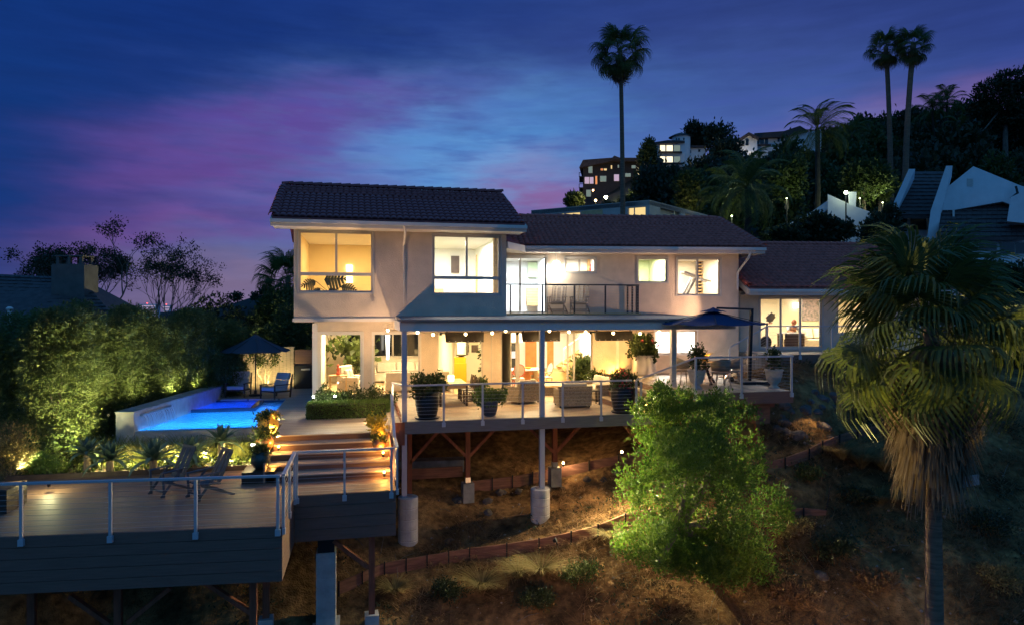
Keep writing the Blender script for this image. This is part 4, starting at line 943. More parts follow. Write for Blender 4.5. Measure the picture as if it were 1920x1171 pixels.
# the wooded hill behind on the right: crest follows the skyline
CR = np.array([(940, 590), (1000, 560), (1050, 440), (1090, 392), (1150, 350), (1200, 320), (1300, 310), (1400, 306), (1500, 300), (1600, 292), (1700, 285), (1800, 276), (1920, 268), (2300, 255)], float)
def hill_z(u, z):
    v = np.interp(u, CR[:, 0], CR[:, 1]); t = np.clip((z-44)/(130-44), 0, 1); t = t*t*(3-2*t)*.55+t*.45
    hc = (580-v)/1280*130; return .5+(hc-.5)*t-np.clip(z-130, 0, None)*.12
def mk_hill():
    us = np.linspace(900, 2500, 90); zs = np.linspace(42, 230, 60); U, Z = np.meshgrid(us, zs); a = (U-U0)/FPX*Z
    x = FW_[0]*Z+RT_[0]*a; y = FW_[1]*Z+RT_[1]*a; h = hill_z(U.ravel(), Z.ravel()).reshape(U.shape)
    edge = np.clip((U-900)/60, 0, 1); h = -9+(h+9)*edge
    nzv = np.array([mnoise.fractal((p*.09, q*.09, 3), .9, 2.1, 4) for p, q in zip(x.ravel(), y.ravel())]).reshape(U.shape); h = h+nzv*1.2
    idx = np.arange(U.size).reshape(U.shape); Q = np.stack([idx[:-1, :-1], idx[:-1, 1:], idx[1:, 1:], idx[1:, :-1]], -1).reshape(-1, 4)
    tag(np_mesh('hill', np.stack([x, y, h], -1).reshape(-1, 3), Q, hillm), kind='structure')
mk_hill()
def hillP(u, z): p = P(u, 580, z); return Vector((p.x, p.y, float(hill_z(np.array([u]), np.array([z]))[0])))
# ground plain out to the horizon and a far ridge on the left
g = MB(); n = 48
g.add([(0, 0, -46)]+[(9000*math.cos(2*math.pi*k/n), 9000*math.sin(2*math.pi*k/n), -46) for k in range(n)], [(0, 1+k, 1+(k+1) % n) for k in range(n)])
tag(g.build('ground_plain', plainm), kind='structure')
V = []; Q = []
prof = [(300, 585), (390, 578), (430, 571), (470, 558), (510, 548), (560, 538), (640, 530), (760, 540), (900, 560)]
for i, (u, v) in enumerate(prof):
    for z, k in ((300, 0.0), (360, .7), (420, 1.0), (600, .2)):
        p = P(u, 580+(v-580), z); h = (580-v)/1280*420; V.append((p.x, p.y, -30+(h+30)*k))
for i in range(len(prof)-1):
    for k in range(3): Q.append((i*4+k, i*4+4+k, i*4+5+k, i*4+k+1))
tag(np_mesh('far_hill', V, Q, hillm), kind='structure')
# skirt closing the near slope down to the plain
g = MB(); g.add([(-26, 6, -12.9), (42, 6, -12.9), (80, -10, -30), (-80, -10, -30)], [(0, 3, 2, 1)]); tag(g.build('lower_slope', hillm), kind='structure')
g = MB(); g.add([(-26, 6, -13), (-26, 50, -9), (-120, 90, -46), (-120, -10, -46)], [(0, 1, 2, 3)]); tag(g.build('left_slope', hillm), kind='structure')

# dry grass and litter on the slope, uncountable
def scatter_grass():
    n = 30000; x = rng.uniform(-6, 24, n); y = rng.uniform(11, 25.5, n)
    k = np.array([mnoise.noise((a*.55, b_*.55, 7)) for a, b_ in zip(x, y)])+.2*rng.normal(size=n) > .02
    k &= ~((x > DXL) & (x < TX1) & (y > 21.5)); k &= ~((x < 1.0) & (y > 17.4)); x, y = x[k], y[k]
    c = np.stack([x, y, ground_z(x, y)+.02], 1); per = 5; c = np.repeat(c, per, 0)+rng.normal(size=(len(c)*per, 3))*np.array([.07, .07, .01])
    lean = rng.normal(size=(len(c), 2))*.75
    V, Q = blades(c, lean, .13+.30*rng.random(len(c))**1.5, .009, .7, 2)
    tag(np_mesh('dry_grass', V, Q, L_dry), kind='stuff')
    n = 6000; x = rng.uniform(-4, 24, n); y = rng.uniform(11, 25, n); k = np.array([mnoise.noise((a*.5, b_*.5, 31)) for a, b_ in zip(x, y)]) > .12; k &= ~((x > DXL) & (x < TX1) & (y > 20.5)); x, y = x[k], y[k]
    c = np.repeat(np.stack([x, y, ground_z(x, y)+.05], 1), 7, 0); c += rng.normal(size=c.shape)*np.array([.12, .12, .07]); d = unit(len(c))+np.array([0, 0, .5]); d /= np.linalg.norm(d, axis=1, keepdims=True)
    tag(np_mesh('low_scrub', *leaves(c, d, .09+.06*rng.random(len(c)), .022), L_dark), kind='stuff')
scatter_grass()
# ornamental grass tufts
def tuft(name, label, loc, h, n=150, m=L_dryg, group=None, spread=.09, bend=.95):
    a = rng.uniform(0, 2*math.pi, n); r = rng.random(n)*spread; b0 = np.stack([r*np.cos(a), r*np.sin(a), np.zeros(n)], 1); k = .12+.42*rng.random(n)
    V, Q = blades(b0, np.stack([np.cos(a)*k, np.sin(a)*k], 1), h*(.7+.5*rng.random(n)), .011, bend, 5)
    o = np_mesh(name, V, Q, m); o.location = loc; return tag(o, label, 'grass', group)
for (u, v, h, lab) in ((577, 0, 0, ''), (740, 1112, .55, 'dry grass tuft below the retaining boards near the wooden post'), (903, 1105, .8, 'tall green and tan grass tuft in the middle of the slope'), (972, 1085, .62, 'small straw coloured tuft between two larger tufts'), (1015, 1082, .85, 'straw coloured fountain grass tuft left of the lit tree'),
        (1615, 880, 1.2, 'wide pale grass clump at the bend of the hillside path'), (1660, 885, 1.1, 'feathery grass clump left of the palm skirt'), (1650, 945, .8, 'drooping grass tuft lower left of the palm trunk'), (1700, 945, .7, 'small grass tuft beside the palm trunk'), (1800, 700, .9, ''), (1150, 1015, .7, 'dry grass tuft at the left foot of the lit tree'), (1578, 860, .9, 'pale grass tuft just below the path boards')):
    if lab: tuft('grass_tuft', lab, ground_hit(u, v), h, 320 if h > .7 else 220, L_dryg, 'ornamental grass tufts on the slope')
# retaining boards held by steel stakes
def retaining(label, pts, h, spacing=1.0, m=redplank, top=True):
    pts = [Vector(p) for p in pts]; t = thing('retaining_wall', label, 'retaining wall', pts[0]-Vector((0, 0, h)))
    for p, q in zip(pts, pts[1:]):
        L = (q-p).length; n = max(1, round(L/spacing))
        for k in range(n):
            a = p.lerp(q, k/n+.004); b_ = p.lerp(q, (k+1)/n-.004); g = MB(); g.beam(a-Vector((0, 0, h/2)), b_-Vector((0, 0, h/2)), .05, h); g.build('plank', m, t)
            dd = (b_-a).normalized(); nn = Vector((dd.y, -dd.x, 0)); g = MB(); c = a+nn*.045; g.cbox((c.x, c.y, c.z-h*.6), .035, .035, h*1.5); g.build('stake', blackm, t)
    return t
gh = lambda u, v, up=.0: ground_hit(u, v)+Vector((0, 0, up))
retaining('long low retaining wall of redwood boards crossing the slope', [gh(u, v+16, .30) for u, v in ((634, 1100), (720, 1059), (800, 1046), (880, 1033), (950, 1025), (1010, 1016), (1070, 1002), (1120, 988), (1172, 968), (1230, 955))], .34, .8)
retaining('redwood retaining boards between the two timber posts', [gh(884, 922, .34), gh(960, 912, .34), gh(1035, 898, .34)], .38, .9)
retaining('redwood retaining boards running right from the lamp', [gh(1052, 894, .34), gh(1105, 884, .34), gh(1160, 873, .34), gh(1260, 856, .34)], .38, .9)
retaining('dark red board wall under the left end of the patio deck', [P(742, 880, 22.4), P(868, 873, 22.8)], .34, 2.0)
retaining('pinkish board edging along the hillside path', [gh(u, v+14, .26) for u, v in ((1425, 872), (1470, 862), (1515, 846), (1540, 832), (1572, 818), (1606, 806), (1650, 796))], .30, .7)
retaining('old weathered boards half buried right of the palm trunk', [gh(1690, 935, .35), gh(1760, 925, .35), gh(1835, 912, .35)], .32, .9, conc_dk)
retaining('short low board edging with a leaning stake', [gh(1462, 968, .18), gh(1505, 966, .18), gh(1548, 970, .18)], .22, .6, redplank)
p = gh(1548, 965); g = MB(); g.beam(p, p+Vector((.22, .1, .75)), .03, .03); tag(g.build('steel_stake', blackm), 'thin dark stake leaning on the dry slope', 'stake')
p = PV(893, 1075, 19.6); g = MB(); g.beam(p+Vector((0, 0, -.3)), p+Vector((0, .02, .65)), .03, .03); tag(g.build('steel_stake', blackm), 'upright dark stake behind the long redwood boards', 'stake')
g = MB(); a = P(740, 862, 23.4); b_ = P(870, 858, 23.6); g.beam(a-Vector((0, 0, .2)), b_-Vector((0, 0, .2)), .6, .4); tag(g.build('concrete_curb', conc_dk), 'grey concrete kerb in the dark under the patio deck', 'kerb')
# boulders and sticks
def boulder(label, p, s, group=None):
    me = MB(); me.sphere((0, 0, 0), 1, 12, 8); V = np.array(me.v); sd = random.random()*50
    V = V*np.array([[1+.35*mnoise.noise((v[0]*1.3+sd, v[1]*1.3, v[2]*1.3))] for v in V])*np.array([s, s*.8, s*.6])
    o = bpy.data.objects.new('boulder', bpy.data.meshes.new('boulder')); o.data.from_pydata([tuple(v) for v in V], [], me.f); o.data.materials.append(rockm); col.objects.link(o); o.location = p; o.rotation_euler = (random.uniform(-.3, .3), random.uniform(-.3, .3), random.uniform(0, 6)); tag(o, label, 'rock', group)
for i in range(30):
    u = random.uniform(1450, 1580); v = random.uniform(735, 830); boulder('rough grey rock jutting from the steep bank under the terrace', gh(u, v, -.06), random.uniform(.10, .30), 'rocks in the bank under the terrace')
for u, v, s, lab in ((1540, 1085, .2, 'pale stone lying on the dry slope right of the lit tree'), (915, 962, .16, 'reddish stone lying left of the middle concrete pier'), (915, 942, .2, 'pale flat stone behind the two concrete piers'), (840, 1018, .13, 'small stone near the left concrete pier')): boulder(lab, gh(u, v, .03), s)
p0 = [gh(u, v, .04) for u, v in ((880, 940), (960, 925), (1040, 915), (1110, 903), (1165, 890))]
for i, p in enumerate(p0):
    for k in range(3): boulder('broken grey concrete rubble below the redwood boards', p+Vector((random.uniform(-.5, .5), random.uniform(-.2, .2), 0)), random.uniform(.08, .2), 'broken rubble below the redwood boards')

# small stones, clods and brush lying about the slope
def litter():
    n = 1500; x = rng.uniform(-3, 22, n); y = rng.uniform(11.5, 24.5, n); k = ~((x < 1.0) & (y > 17.2)) & ~((x > DXL) & (x < TX1) & (y > 22.5)); x, y = x[k], y[k]; z = ground_z(x, y); m_ = len(x); r = .02+.05*rng.random(m_)**2.5
    o6 = np.array([(1, 0, 0), (0, 1, 0), (-1, 0, 0), (0, -1, 0), (0, 0, .7), (0, 0, -.7)]); V = np.stack([x, y, z+.02], 1)[:, None]+o6[None]*r[:, None, None]*(.6+.8*rng.random((m_, 6, 1)))
    f = np.array([(0, 1, 4), (1, 2, 4), (2, 3, 4), (3, 0, 4), (1, 0, 5), (2, 1, 5), (3, 2, 5), (0, 3, 5)]); Q = (np.arange(m_)*6)[:, None, None]+f[None]
    tag(np_mesh('small_stones', V.reshape(-1, 3), Q.reshape(-1, 3), mat('pale_stone', (.26, .20, .15), .95, 6, .3)), kind='stuff')
    g = MB()
    for i in range(150):
        p = Vector((random.uniform(-2, 21), random.uniform(12, 22), 0)); p.z = gz(p.x, p.y)+.04; a = random.uniform(0, 6.28); L = random.uniform(.2, .8); q = p+Vector((L*math.cos(a), L*math.sin(a), 0)); q.z = gz(q.x, q.y)+random.uniform(.03, .25); g.tube([p, p.lerp(q, .5)+Vector((0, 0, .05)), q], [.010, .008, .004], 4, False)
    tag(g.build('dead_twigs', bark), kind='stuff')
litter()
def brush(label, u, v, r, h, m, n=260):
    p = gh(u, v); t = thing('brush', label, 'bush', p, 'low brush on the dry slope'); V, Q = tufts(lumps(p.x, p.y, p.z+h*.5, r, r, h*.6, 8, .5), n, 6, .10, .018, .06, .5, .4); np_mesh('foliage', V, Q, m, t)
    V, Q = blades(np.tile(np.array([[p.x, p.y, p.z]]), (50, 1))+rng.normal(size=(50, 3))*np.array([r*.4, r*.4, .02]), rng.normal(size=(50, 2))*.5, h*(1+.7*rng.random(50)), .007, .3, 3); np_mesh('stalks', V, Q, L_dry, t)
for u, v, r, h, m, lab in ((1000, 1135, .45, .35, L_dark, 'dark weed clump below the straw coloured grass tufts'), (1095, 1090, .5, .4, L_mid, 'greenish weed clump left of the lit tree foot'), (1480, 1000, .5, .35, L_dryg, 'dry weed clump right of the lit tree foot'), (1560, 1045, .6, .4, L_dark, 'dark weed clump above the pale stone'), (1640, 1100, .6, .4, L_dry, 'reddish dry weed clump low on the right slope'), (1480, 1120, .6, .35, L_dry, 'brown weed clump low on the slope right of the lit tree'), (1850, 1000, .7, .5, L_dark, 'dark weed clump right of the palm trunk'), (1880, 1100, .6, .5, L_dryg, 'dry weed clump in the lower right corner'), (1520, 900, .5, .3, L_mid, 'green weed patch under the path boards'), (1600, 940, .5, .3, L_dark, 'dark weed patch beyond the leaning stake'), (840, 1115, .45, .3, L_dark, 'dark weed clump left of the tall green and tan tuft'), (1240, 1135, .5, .3, L_dry, 'brown weed clump under the lit tree')): brush(lab, u, v, r, h, m)
# ================================================================== POOL
WZ = -3.82
pl = thing('swimming_pool', 'blue lit swimming pool with raised spa corner and dark tile edge', 'pool', (-4.9, 26.5, -5.2))
pf = [(-6.82, 23.5), (-3.08, 23.36), (-3.0, 29.45), (-5.75, 29.75)]
MB().prism(pf, -5.0, -4.85).build('pool_floor', poolplaster, pl)
def pw(a, b_, h1, th, m, name, inner=1):
    F = Frame(a, b_); g = MB(); g.fbox(F, -.0, F.len, -th, -.003, -5.2, h1); return g.build(name, m, pl)
pw(pf[1], pf[0], WZ+.09, -.22, pooltile, 'weir_edge') if False else None
F = Frame(pf[0], pf[1]); g = MB(); g.fbox(F, -.02, F.len+.05, -.24, -.002, -5.3, WZ+.03); g.build('weir_wall', poolwall, pl)
F = Frame(pf[1], pf[2]); g = MB(); g.fbox(F, 0, F.len, -.12, -.002, -5.2, HP-.065); g.build('pool_wall', poolplaster, pl)
F = Frame(pf[3], pf[2]); g = MB(); g.fbox(F, -.2, F.len+.1, .002, .16, -5.2, HP-.065); g.build('pool_wall', pooltile, pl)
F = Frame(pf[0], pf[3]); FLW = F
g = MB(); g.fbox(F, -.28, F.len+1.2, .002, .55, -5.5, -3.2); g.build('side_wall', poolwall, pl)
g = MB(); g.fbox(F, -.30, F.len+1.22, -.02, .57, -3.199, -3.16); g.build('wall_cap', conc_dk, pl)
# spa corner
SY = 27.25
def spa_wall(x0, x1, y0, y1, h, m=pooltile, nm='spa_wall'): g = MB(); g.box(x0, x1, y0, y1, -5.2, h); g.build(nm, m, pl)
spa_wall(-6.15, -4.05, SY-.15, SY-.01, WZ-.02, poolplaster); spa_wall(-4.05, -3.86, SY-.15, 29.42, WZ-.02, poolplaster); g = MB(); g.box(-6.1, -3.85, SY-.16, SY, WZ-.019, WZ+.14); g.box(-4.06, -3.85, SY+.001, 29.42, WZ-.019, WZ+.14); g.build('spa_rim', pooltile, pl)
spa_wall(-6.0, -4.05, SY+.02, SY+.35, WZ-.35, poolplaster, 'spa_bench'); spa_wall(-5.7, -4.06, 29.1, 29.44, WZ-.35, poolplaster, 'spa_bench'); spa_wall(-3.84, -3.02, 28.6, 29.42, WZ-.25, poolplaster, 'pool_step'); spa_wall(-3.84, -3.02, 28.1, 28.59, WZ-.5, poolplaster, 'pool_step')
def watermat():
    m = bpy.data.materials.new('pool_water'); m.use_nodes = True; nt = m.node_tree; N, L = nt.nodes, nt.links; N.clear(); o = N.new('ShaderNodeOutputMaterial')
    t = N.new('ShaderNodeBsdfTransparent'); t.inputs[0].default_value = (.5, .85, 1, 1); tl = N.new('ShaderNodeBsdfTranslucent'); tl.inputs[0].default_value = (.45, .80, .95, 1); m0 = N.new('ShaderNodeMixShader'); m0.inputs[0].default_value = .62; L.new(t.outputs[0], m0.inputs[1]); L.new(tl.outputs[0], m0.inputs[2]); g = N.new('ShaderNodeBsdfGlossy'); g.inputs['Roughness'].default_value = .05
    f = N.new('ShaderNodeFresnel'); f.inputs['IOR'].default_value = 1.33; tc = N.new('ShaderNodeTexCoord'); n = N.new('ShaderNodeTexNoise'); n.inputs['Scale'].default_value = 5; n.inputs['Detail'].default_value = 3; L.new(tc.outputs['Object'], n.inputs['Vector'])
    bp = N.new('ShaderNodeBump'); bp.inputs['Strength'].default_value = .6; bp.inputs['Distance'].default_value = .08; L.new(n.outputs['Fac'], bp.inputs['Height']); L.new(bp.outputs[0], g.inputs['Normal']); L.new(bp.outputs[0], tl.inputs['Normal']); L.new(bp.outputs[0], f.inputs['Normal'])
    mx = N.new('ShaderNodeMixShader'); L.new(f.outputs[0], mx.inputs[0]); L.new(m0.outputs[0], mx.inputs[1]); L.new(g.outputs[0], mx.inputs[2]); L.new(mx.outputs[0], o.inputs[0]); return m
water = watermat()
g = MB(); g.face([(pf[0][0]+.01, pf[0][1]-.2, WZ+.032), (pf[1][0]-.01, pf[1][1]-.2, WZ+.032), (pf[1][0]-.01, SY-.17, WZ+.032), (-6.1, SY-.17, WZ+.032)]); tag(g.build('pool_water', water), kind='structure')
g = MB(); g.face([(-3.85, SY-.165, WZ+.032), (pf[1][0]-.0, SY-.165, WZ+.032), (pf[2][0]-.01, 29.42, WZ+.032), (-3.85, 29.42, WZ+.032)]); tag(g.build('pool_water', water), kind='structure')
g = MB(); g.face([(-6.08, SY+.005, WZ+.10), (-4.06, SY+.005, WZ+.10), (-4.06, 29.43, WZ+.10), (-5.72, 29.43, WZ+.10)]); tag(g.build('spa_water', water), kind='structure')
BLUE = (.03, .31, 1.0)
for x, y, w_, c in ((-6.1, 24.2, 52, BLUE), (-3.7, 24.2, 50, BLUE), (-4.9, 24.2, 46, BLUE), (-5.5, 26.4, 14, BLUE), (-4.5, 26.4, 12, BLUE), (-3.5, 26.4, 14, BLUE), (-3.45, 27.7, 22, (.04, .25, 1)), (-5.4, 28.0, 24, (.01, .07, 1)), (-4.6, 28.6, 18, (.01, .07, 1)), (-3.45, 28.9, 22, (.2, .5, 1))): point((x, y, -4.72 if y < 27 else -4.5), w_, c, .05)
# spillway and falling water
a0, h0 = FLW.uv(262, 768, 0)[0], -3.42
a1 = FLW.uv(306, 757, 0)[0]
g = MB(); g.fbox(FLW, a0, a1+.5, -.10, .0, -3.36, -3.30); sp = g.build('spillway', cable, pl)
wm = leafmat('falling_water', (.55, .62, .68), (.75, .80, .85), .5, .15)
g = MB()
for k in range(34):
    s = a0+.03+(a1+.5-a0-.06)*(k+random.random()*.7)/34; q = [FLW.pt(s, -.10, -3.34)]
    for t in (.25, .5, .75, 1.0): q.append(FLW.pt(s+random.gauss(0, .012), -.10-.14*t, -3.34-(.46)*t*t))
    g.tube(q, [.010, .009, .008, .007, .005], 4, False)
tag(g.build('falling_water', wm), 'thin streams of water falling from the wall spillway into the pool', 'waterfall')

# ================================================================== PLANTS NEAR THE HOUSE
def lobj(name, V, Q, m, parent=None): return np_mesh(name, V, Q, m, parent)
# tall hedge along the pool: three bush shapes, copied
def hedge_proto(seed):
    t = thing('hedge_tree', 'x', 'hedge')
    bl = lumps(0, 0, 2.15, .92, .78, 2.25, 26, .34)+[(0, 0, z_, .85, .72, .7) for z_ in (.5, 1.3, 2.1, 2.9)]+[(.32, .1, 3.75, .55, .55, .62), (-.34, -.1, 3.7, .55, .55, .66), (0, .2, 3.85, .6, .5, .6), (.1, -.3, 3.5, .7, .5, .6)]
    V, Q = tufts(bl, 3600, 9, .115, .019, .06, .25, .72, droop=.35); lobj('foliage', V, Q, L_hedge, t)
    g = MB(); g.tube([(0, 0, -.6), (.05, 0, 1.2), (0, .05, 2.6)], [.07, .05, .03], 6); g.tube([(0.05, 0, 1.0), (.4, .1, 2.4)], [.04, .02], 5); g.build('trunk', bark, t)
    return t
hp = [hedge_proto(i) for i in range(3)]
hl = ['feathery hedge tree at the pool end of the hedge, lit yellow', 'hedge tree second from the umbrella end of the hedge', 'hedge tree third from the umbrella end of the hedge', 'hedge tree behind the far half of the pool wall', 'hedge tree behind the middle of the pool wall', 'hedge tree behind the spillway in the pool wall',
      'hedge tree just left of the spillway', 'hedge tree behind the front end of the pool wall', 'big feathery bush left of the pool wall end', 'dark hedge tree at the far left in front of the tiled roof']
hpos = [(447, 31.0, .93), (410, 30.6, .95), (375, 29.6, .95), (338, 28.7, .97), (300, 27.9, .98), (262, 26.9, .97), (225, 26.0, 1.0), (180, 25.2, 1.03), (112, 23.2, 1.02), (52, 24.0, 1.0)]
for i, (u, Y, s) in enumerate(hpos):
    p = PV(u, 700, Y); h = s*(-.02+4.35)/4.4; z = -4.4 if i < 8 else -4.7
    o = hp[i % 3] if i < 3 else copy_tree(hp[i % 3])
    o.location = (p.x-(.5 if i < 8 else 0), p.y+(.15 if i < 8 else 0), z); o.rotation_euler = (0, 0, i*2.1); o.scale = (1.0*s if i < 8 else 1.25, 1.0*s if i < 8 else 1.2, h*(.98+.05*(i % 3)) if i < 8 else h*1.07); o['label'] = hl[i]; o['group'] = 'tall hedge along the pool'
def shrub(name, label, cat, p, blobs, n, L, w, m=L_mid, group=None, stem=True, per=7, spread=.06, droop=.1, up=.35):
    t = thing(name, label, cat, p, group); bl = [(b_[0]+p[0], b_[1]+p[1], b_[2]+p[2], *b_[3:]) for b_ in blobs]
    V, Q = tufts(bl, n, per, L, w, spread, up, .5, droop=droop); lobj('foliage', V, Q, m, t)
    if stem:
        g = MB()
        for k in range(4): b_ = random.choice(blobs); g.tube([p, (p[0]+b_[0]*.4, p[1]+b_[1]*.4, p[2]+b_[2]*.5), (p[0]+b_[0], p[1]+b_[1], p[2]+b_[2])], [.03, .022, .01], 5)
        g.build('stem', bark, t)
    return t
# dark background shrubs behind the umbrella fence and hillside left of the house
q = P(545, 640, 34.5); shrub('tall_shrub', 'dark dense shrub standing behind the board fence', 'shrub', (q.x, q.y, -4.4), lumps(0, 0, 2.5, 2.2, 1.4, 2.3, 14, .45), 1500, .17, .05, L_mid)
q = P(520, 640, 36.5); shrub('tall_shrub', 'pointed pale green shrub rising behind the umbrella', 'shrub', (q.x, q.y, -4.2), lumps(0, 0, 3.0, 1.5, 1.2, 2.1, 12, .4), 1300, .18, .045, L_mid, up=1.2)
q = P(465, 640, 36.5); shrub('tall_shrub', 'dark bush behind the hedge at its far end', 'shrub', (q.x, q.y, -4.4), lumps(0, 0, 2.3, 1.7, 1.2, 2.2, 12, .45), 1100, .17, .05, L_dark)
q = P(400, 640, 36.5); shrub('tall_shrub', 'ragged dark bush peeping over the hedge top', 'shrub', (q.x, q.y, -4.4), lumps(0, 0, 2.6, 1.9, 1.2, 2.1, 12, .45), 1000, .17, .05, L_dark)
# left bed shrubs, lit from below
q = P(75, 820, 19.6); shrub('leafy_shrub', 'lit green shrub beside the lower deck, behind the planter', 'shrub', (q.x, q.y, -4.9), lumps(0, 0, .75, .75, .6, .8, 9, .45), 420, .09, .035, L_mid)
q = P(20, 860, 18.4); shrub('leafy_shrub', 'fine leaved shrub glowing yellow at the far left edge', 'shrub', (q.x, q.y, -4.6), lumps(0, 0, .6, .6, .5, .75, 9, .45), 520, .11, .012, L_dryg)
q = P(100, 875, 19.0); shrub('leafy_shrub', 'low trimmed shrub at the back left corner of the lower deck', 'shrub', (q.x, q.y, -4.6), lumps(0, 0, .3, .55, .45, .35, 8, .5), 300, .07, .03, L_box)
q = PH(5, 962, HL); t = thing('planter_box', 'dark timber planter box at the left edge of the lower deck', 'planter', (q.x-.1, q.y+.4, HL))
g = MB()
for k in range(4): g.box(q.x-.9, q.x+.10, q.y-.05, q.y+.9, HL+.001+k*.13, HL+.125+k*.13)
g.build('box', darkwood, t); MB().box(q.x-.86, q.x+.06, q.y, q.y+.86, HL+.521, HL+.53).build('soil', soil, t)
# agave bed between the lower deck and the pool
def agave_proto():
    t = thing('agave', 'x', 'agave'); V = []; Q = []
    n = 30
    for i in range(n):
        f = i/n; a = i*2.4; el = R(78-70*f+random.uniform(-6, 6)); L = .62*(.72+.35*f); w = .085
        hd = np.array([math.cos(a), math.sin(a), 0]); sd = np.array([-hd[1], hd[0], 0]); k0 = len(V)
        for j in range(6):
            s = j/5; e = el-.55*s*s*f; c = np.array([0, 0, .08])+hd*(L*s*math.cos(e))+np.array([0, 0, L*s*math.sin(e)]); ww = w*(.55+1.1*s-1.62*s*s) if s < 1 else .002
            nn = np.cross(sd, hd*math.cos(e)+np.array([0, 0, math.sin(e)])); V += [c-sd*ww, c-nn*ww*.35*(1-s), c+sd*ww]
        for j in range(5):
            b_ = k0+j*3; Q += [(b_, b_+1, b_+4, b_+3), (b_+1, b_+2, b_+5, b_+4)]
    lobj('leaf_rosette', np.array(V), np.array(Q), L_agave, t); g = MB(); g.tube([(0, 0, -.3), (0, 0, .1)], [.08, .07], 8); g.build('stem', bark, t); return t
ap = agave_proto(); first = True
for u, v, Y, s, lab in ((163, 850, 21.1, 1.0, 'leftmost agave in the bed by the lower deck'), (206, 862, 20.9, 1.12, 'agave second from the left in the bed'), (287, 862, 20.95, 1.25, 'large dark agave left of the two blue wooden chairs'), (358, 850, 21.2, 1.08, 'agave behind the left blue wooden chair'), (415, 828, 21.6, 1.12, 'pale agave on a leaning stem behind the right blue chair'), (366, 866, 20.95, .72, 'small agave low behind the left blue chair back')):
    p = PV(u, v, Y); o = ap if first else copy_tree(ap); first = False
    o.location = (p.x, p.y, p.z-.12); o.rotation_euler = (0, 0, u*.7); s *= 1.15; o.scale = (s, s, s); o['label'] = lab; o['group'] = 'agaves in the lit bed'
# bed soil and edging
g = MB(); g.prism([(-8.9, 20.65), (-2.55, 20.58), (-2.55, 23.1), (-8.9, 23.2)], -5.2, -4.60); tag(g.build('planting_bed', soil), kind='structure')
g = MB(); g.box(-9.2, -2.56, 20.57, 20.63, -5.0, HL+.14); tag(g.build('bed_edging', darkwood), 'dark timber edging between the agave bed and the lower deck', 'edging')
def strap(label, u, v, Y, h, n=180, w=.016, m=L_grass):
    p = PV(u, v, Y); a = rng.uniform(0, 2*math.pi, n); r = rng.random(n)*.28; b0 = np.stack([r*np.cos(a), r*np.sin(a), np.zeros(n)], 1); k = .15+.5*rng.random(n)
    V, Q = blades(b0, np.stack([np.cos(a)*k, np.sin(a)*k], 1), h*(.6+.6*rng.random(n)), w, .55, 5); o = np_mesh('strap_leaf_plant', V, Q, m); o.location = (p.x, p.y, -4.6); tag(o, label, 'plant', 'strap leaved plants in front of the pool')
for u, lab in ((215, 'strap leaved clump at the left end of the lit bed'), (262, 'strap leaved clump between the second and third agaves'), (312, 'bright strap leaved clump under the pool edge'), (345, 'strap leaved clump glowing behind the left blue chair'), (385, 'strap leaved clump left of the pale agave'), (448, 'strap leaved clump right of the pale agave'), (470, 'strap leaved clump beside the stair pots')): strap(lab, u, 835, 22.3, .95, 200)
b0 = rng.uniform(-8.6, -2.7, 900); y0 = rng.uniform(22.4, 23.1, 900); V, Q = blades(np.stack([b0, y0, np.full(900, -4.6)], 1), rng.normal(size=(900, 2))*.25, .75+.25*rng.random(900), .010, .4, 4); tag(np_mesh('strap_grass', V, Q, L_grass), kind='stuff')
n = 900; p = np.stack([rng.uniform(-8.5, -2.7, n), rng.uniform(20.8, 22.2, n), -4.58+.15*rng.random(n)], 1); d = unit(n)+np.array([0, 0, .6]); d /= np.linalg.norm(d, axis=1, keepdims=True); tag(np_mesh('ground_cover', *leaves(p, d, .12, .035), L_mid), kind='stuff')
# trimmed box hedge in front of the living room, with shrubs and a fern behind it
hx0, hx1 = PV(578, 770, 23.6).x, PV(728, 770, 23.6).x
hg = thing('box_hedge', 'low trimmed box hedge in front of the living room glass', 'hedge', ((hx0+hx1)/2, 23.9, HP))
n = 8000; p = np.stack([rng.uniform(hx0, hx1, n), rng.uniform(23.55, 24.2, n), HP+rng.random(n)*.52], 1)
face = rng.integers(0, 3, n); p[face == 0, 1] = 23.55+rng.random((face == 0).sum())*.06; p[face == 1, 2] = HP+.5+rng.random((face == 1).sum())*.05
p[face == 2, 0] = np.where(rng.random((face == 2).sum()) < .5, hx0, hx1)+rng.normal(size=(face == 2).sum())*.03
d = unit(n)+np.array([0, -.5, .4]); d /= np.linalg.norm(d, axis=1, keepdims=True); lobj('foliage', *leaves(p, d, .05+.03*rng.random(n), .016), L_box, hg)
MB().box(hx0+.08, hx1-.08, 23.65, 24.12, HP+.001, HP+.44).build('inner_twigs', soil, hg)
MB().prism([(hx0+.05, 24.22), (hx1-.05, 24.22), (hx1-.05, 25.9), (hx0+.25, 25.9)], HP+.002, HP+.22).build('soil', soil, hg)
for u, lab, s in ((612, 'bushy flowering shrub at the left behind the box hedge', 1), (640, 'bushy shrub behind the box hedge under the fern', .8), (665, 'bushy green shrub in the middle behind the box hedge', 1.05), (705, 'bushy shrub at the right behind the box hedge', 1.0), (733, 'small bush at the right end of the box hedge', .7)):
    q = PV(u, 740, 24.75); shrub('flowering_shrub', lab, 'shrub', (q.x, q.y, HP+.2), lumps(0, 0, .36*s, .34*s, .3*s, .36*s, 8, .5), 150, .09, .022, L_mid, 'shrubs behind the box hedge')
q = PV(628, 740, 25.0); fern = thing('fern', 'arching dark fern in front of the living room window', 'fern', (q.x, q.y, HP+.2))
pv, pq = pinnate_frond(.75, 16, 1.0, .13, .014)
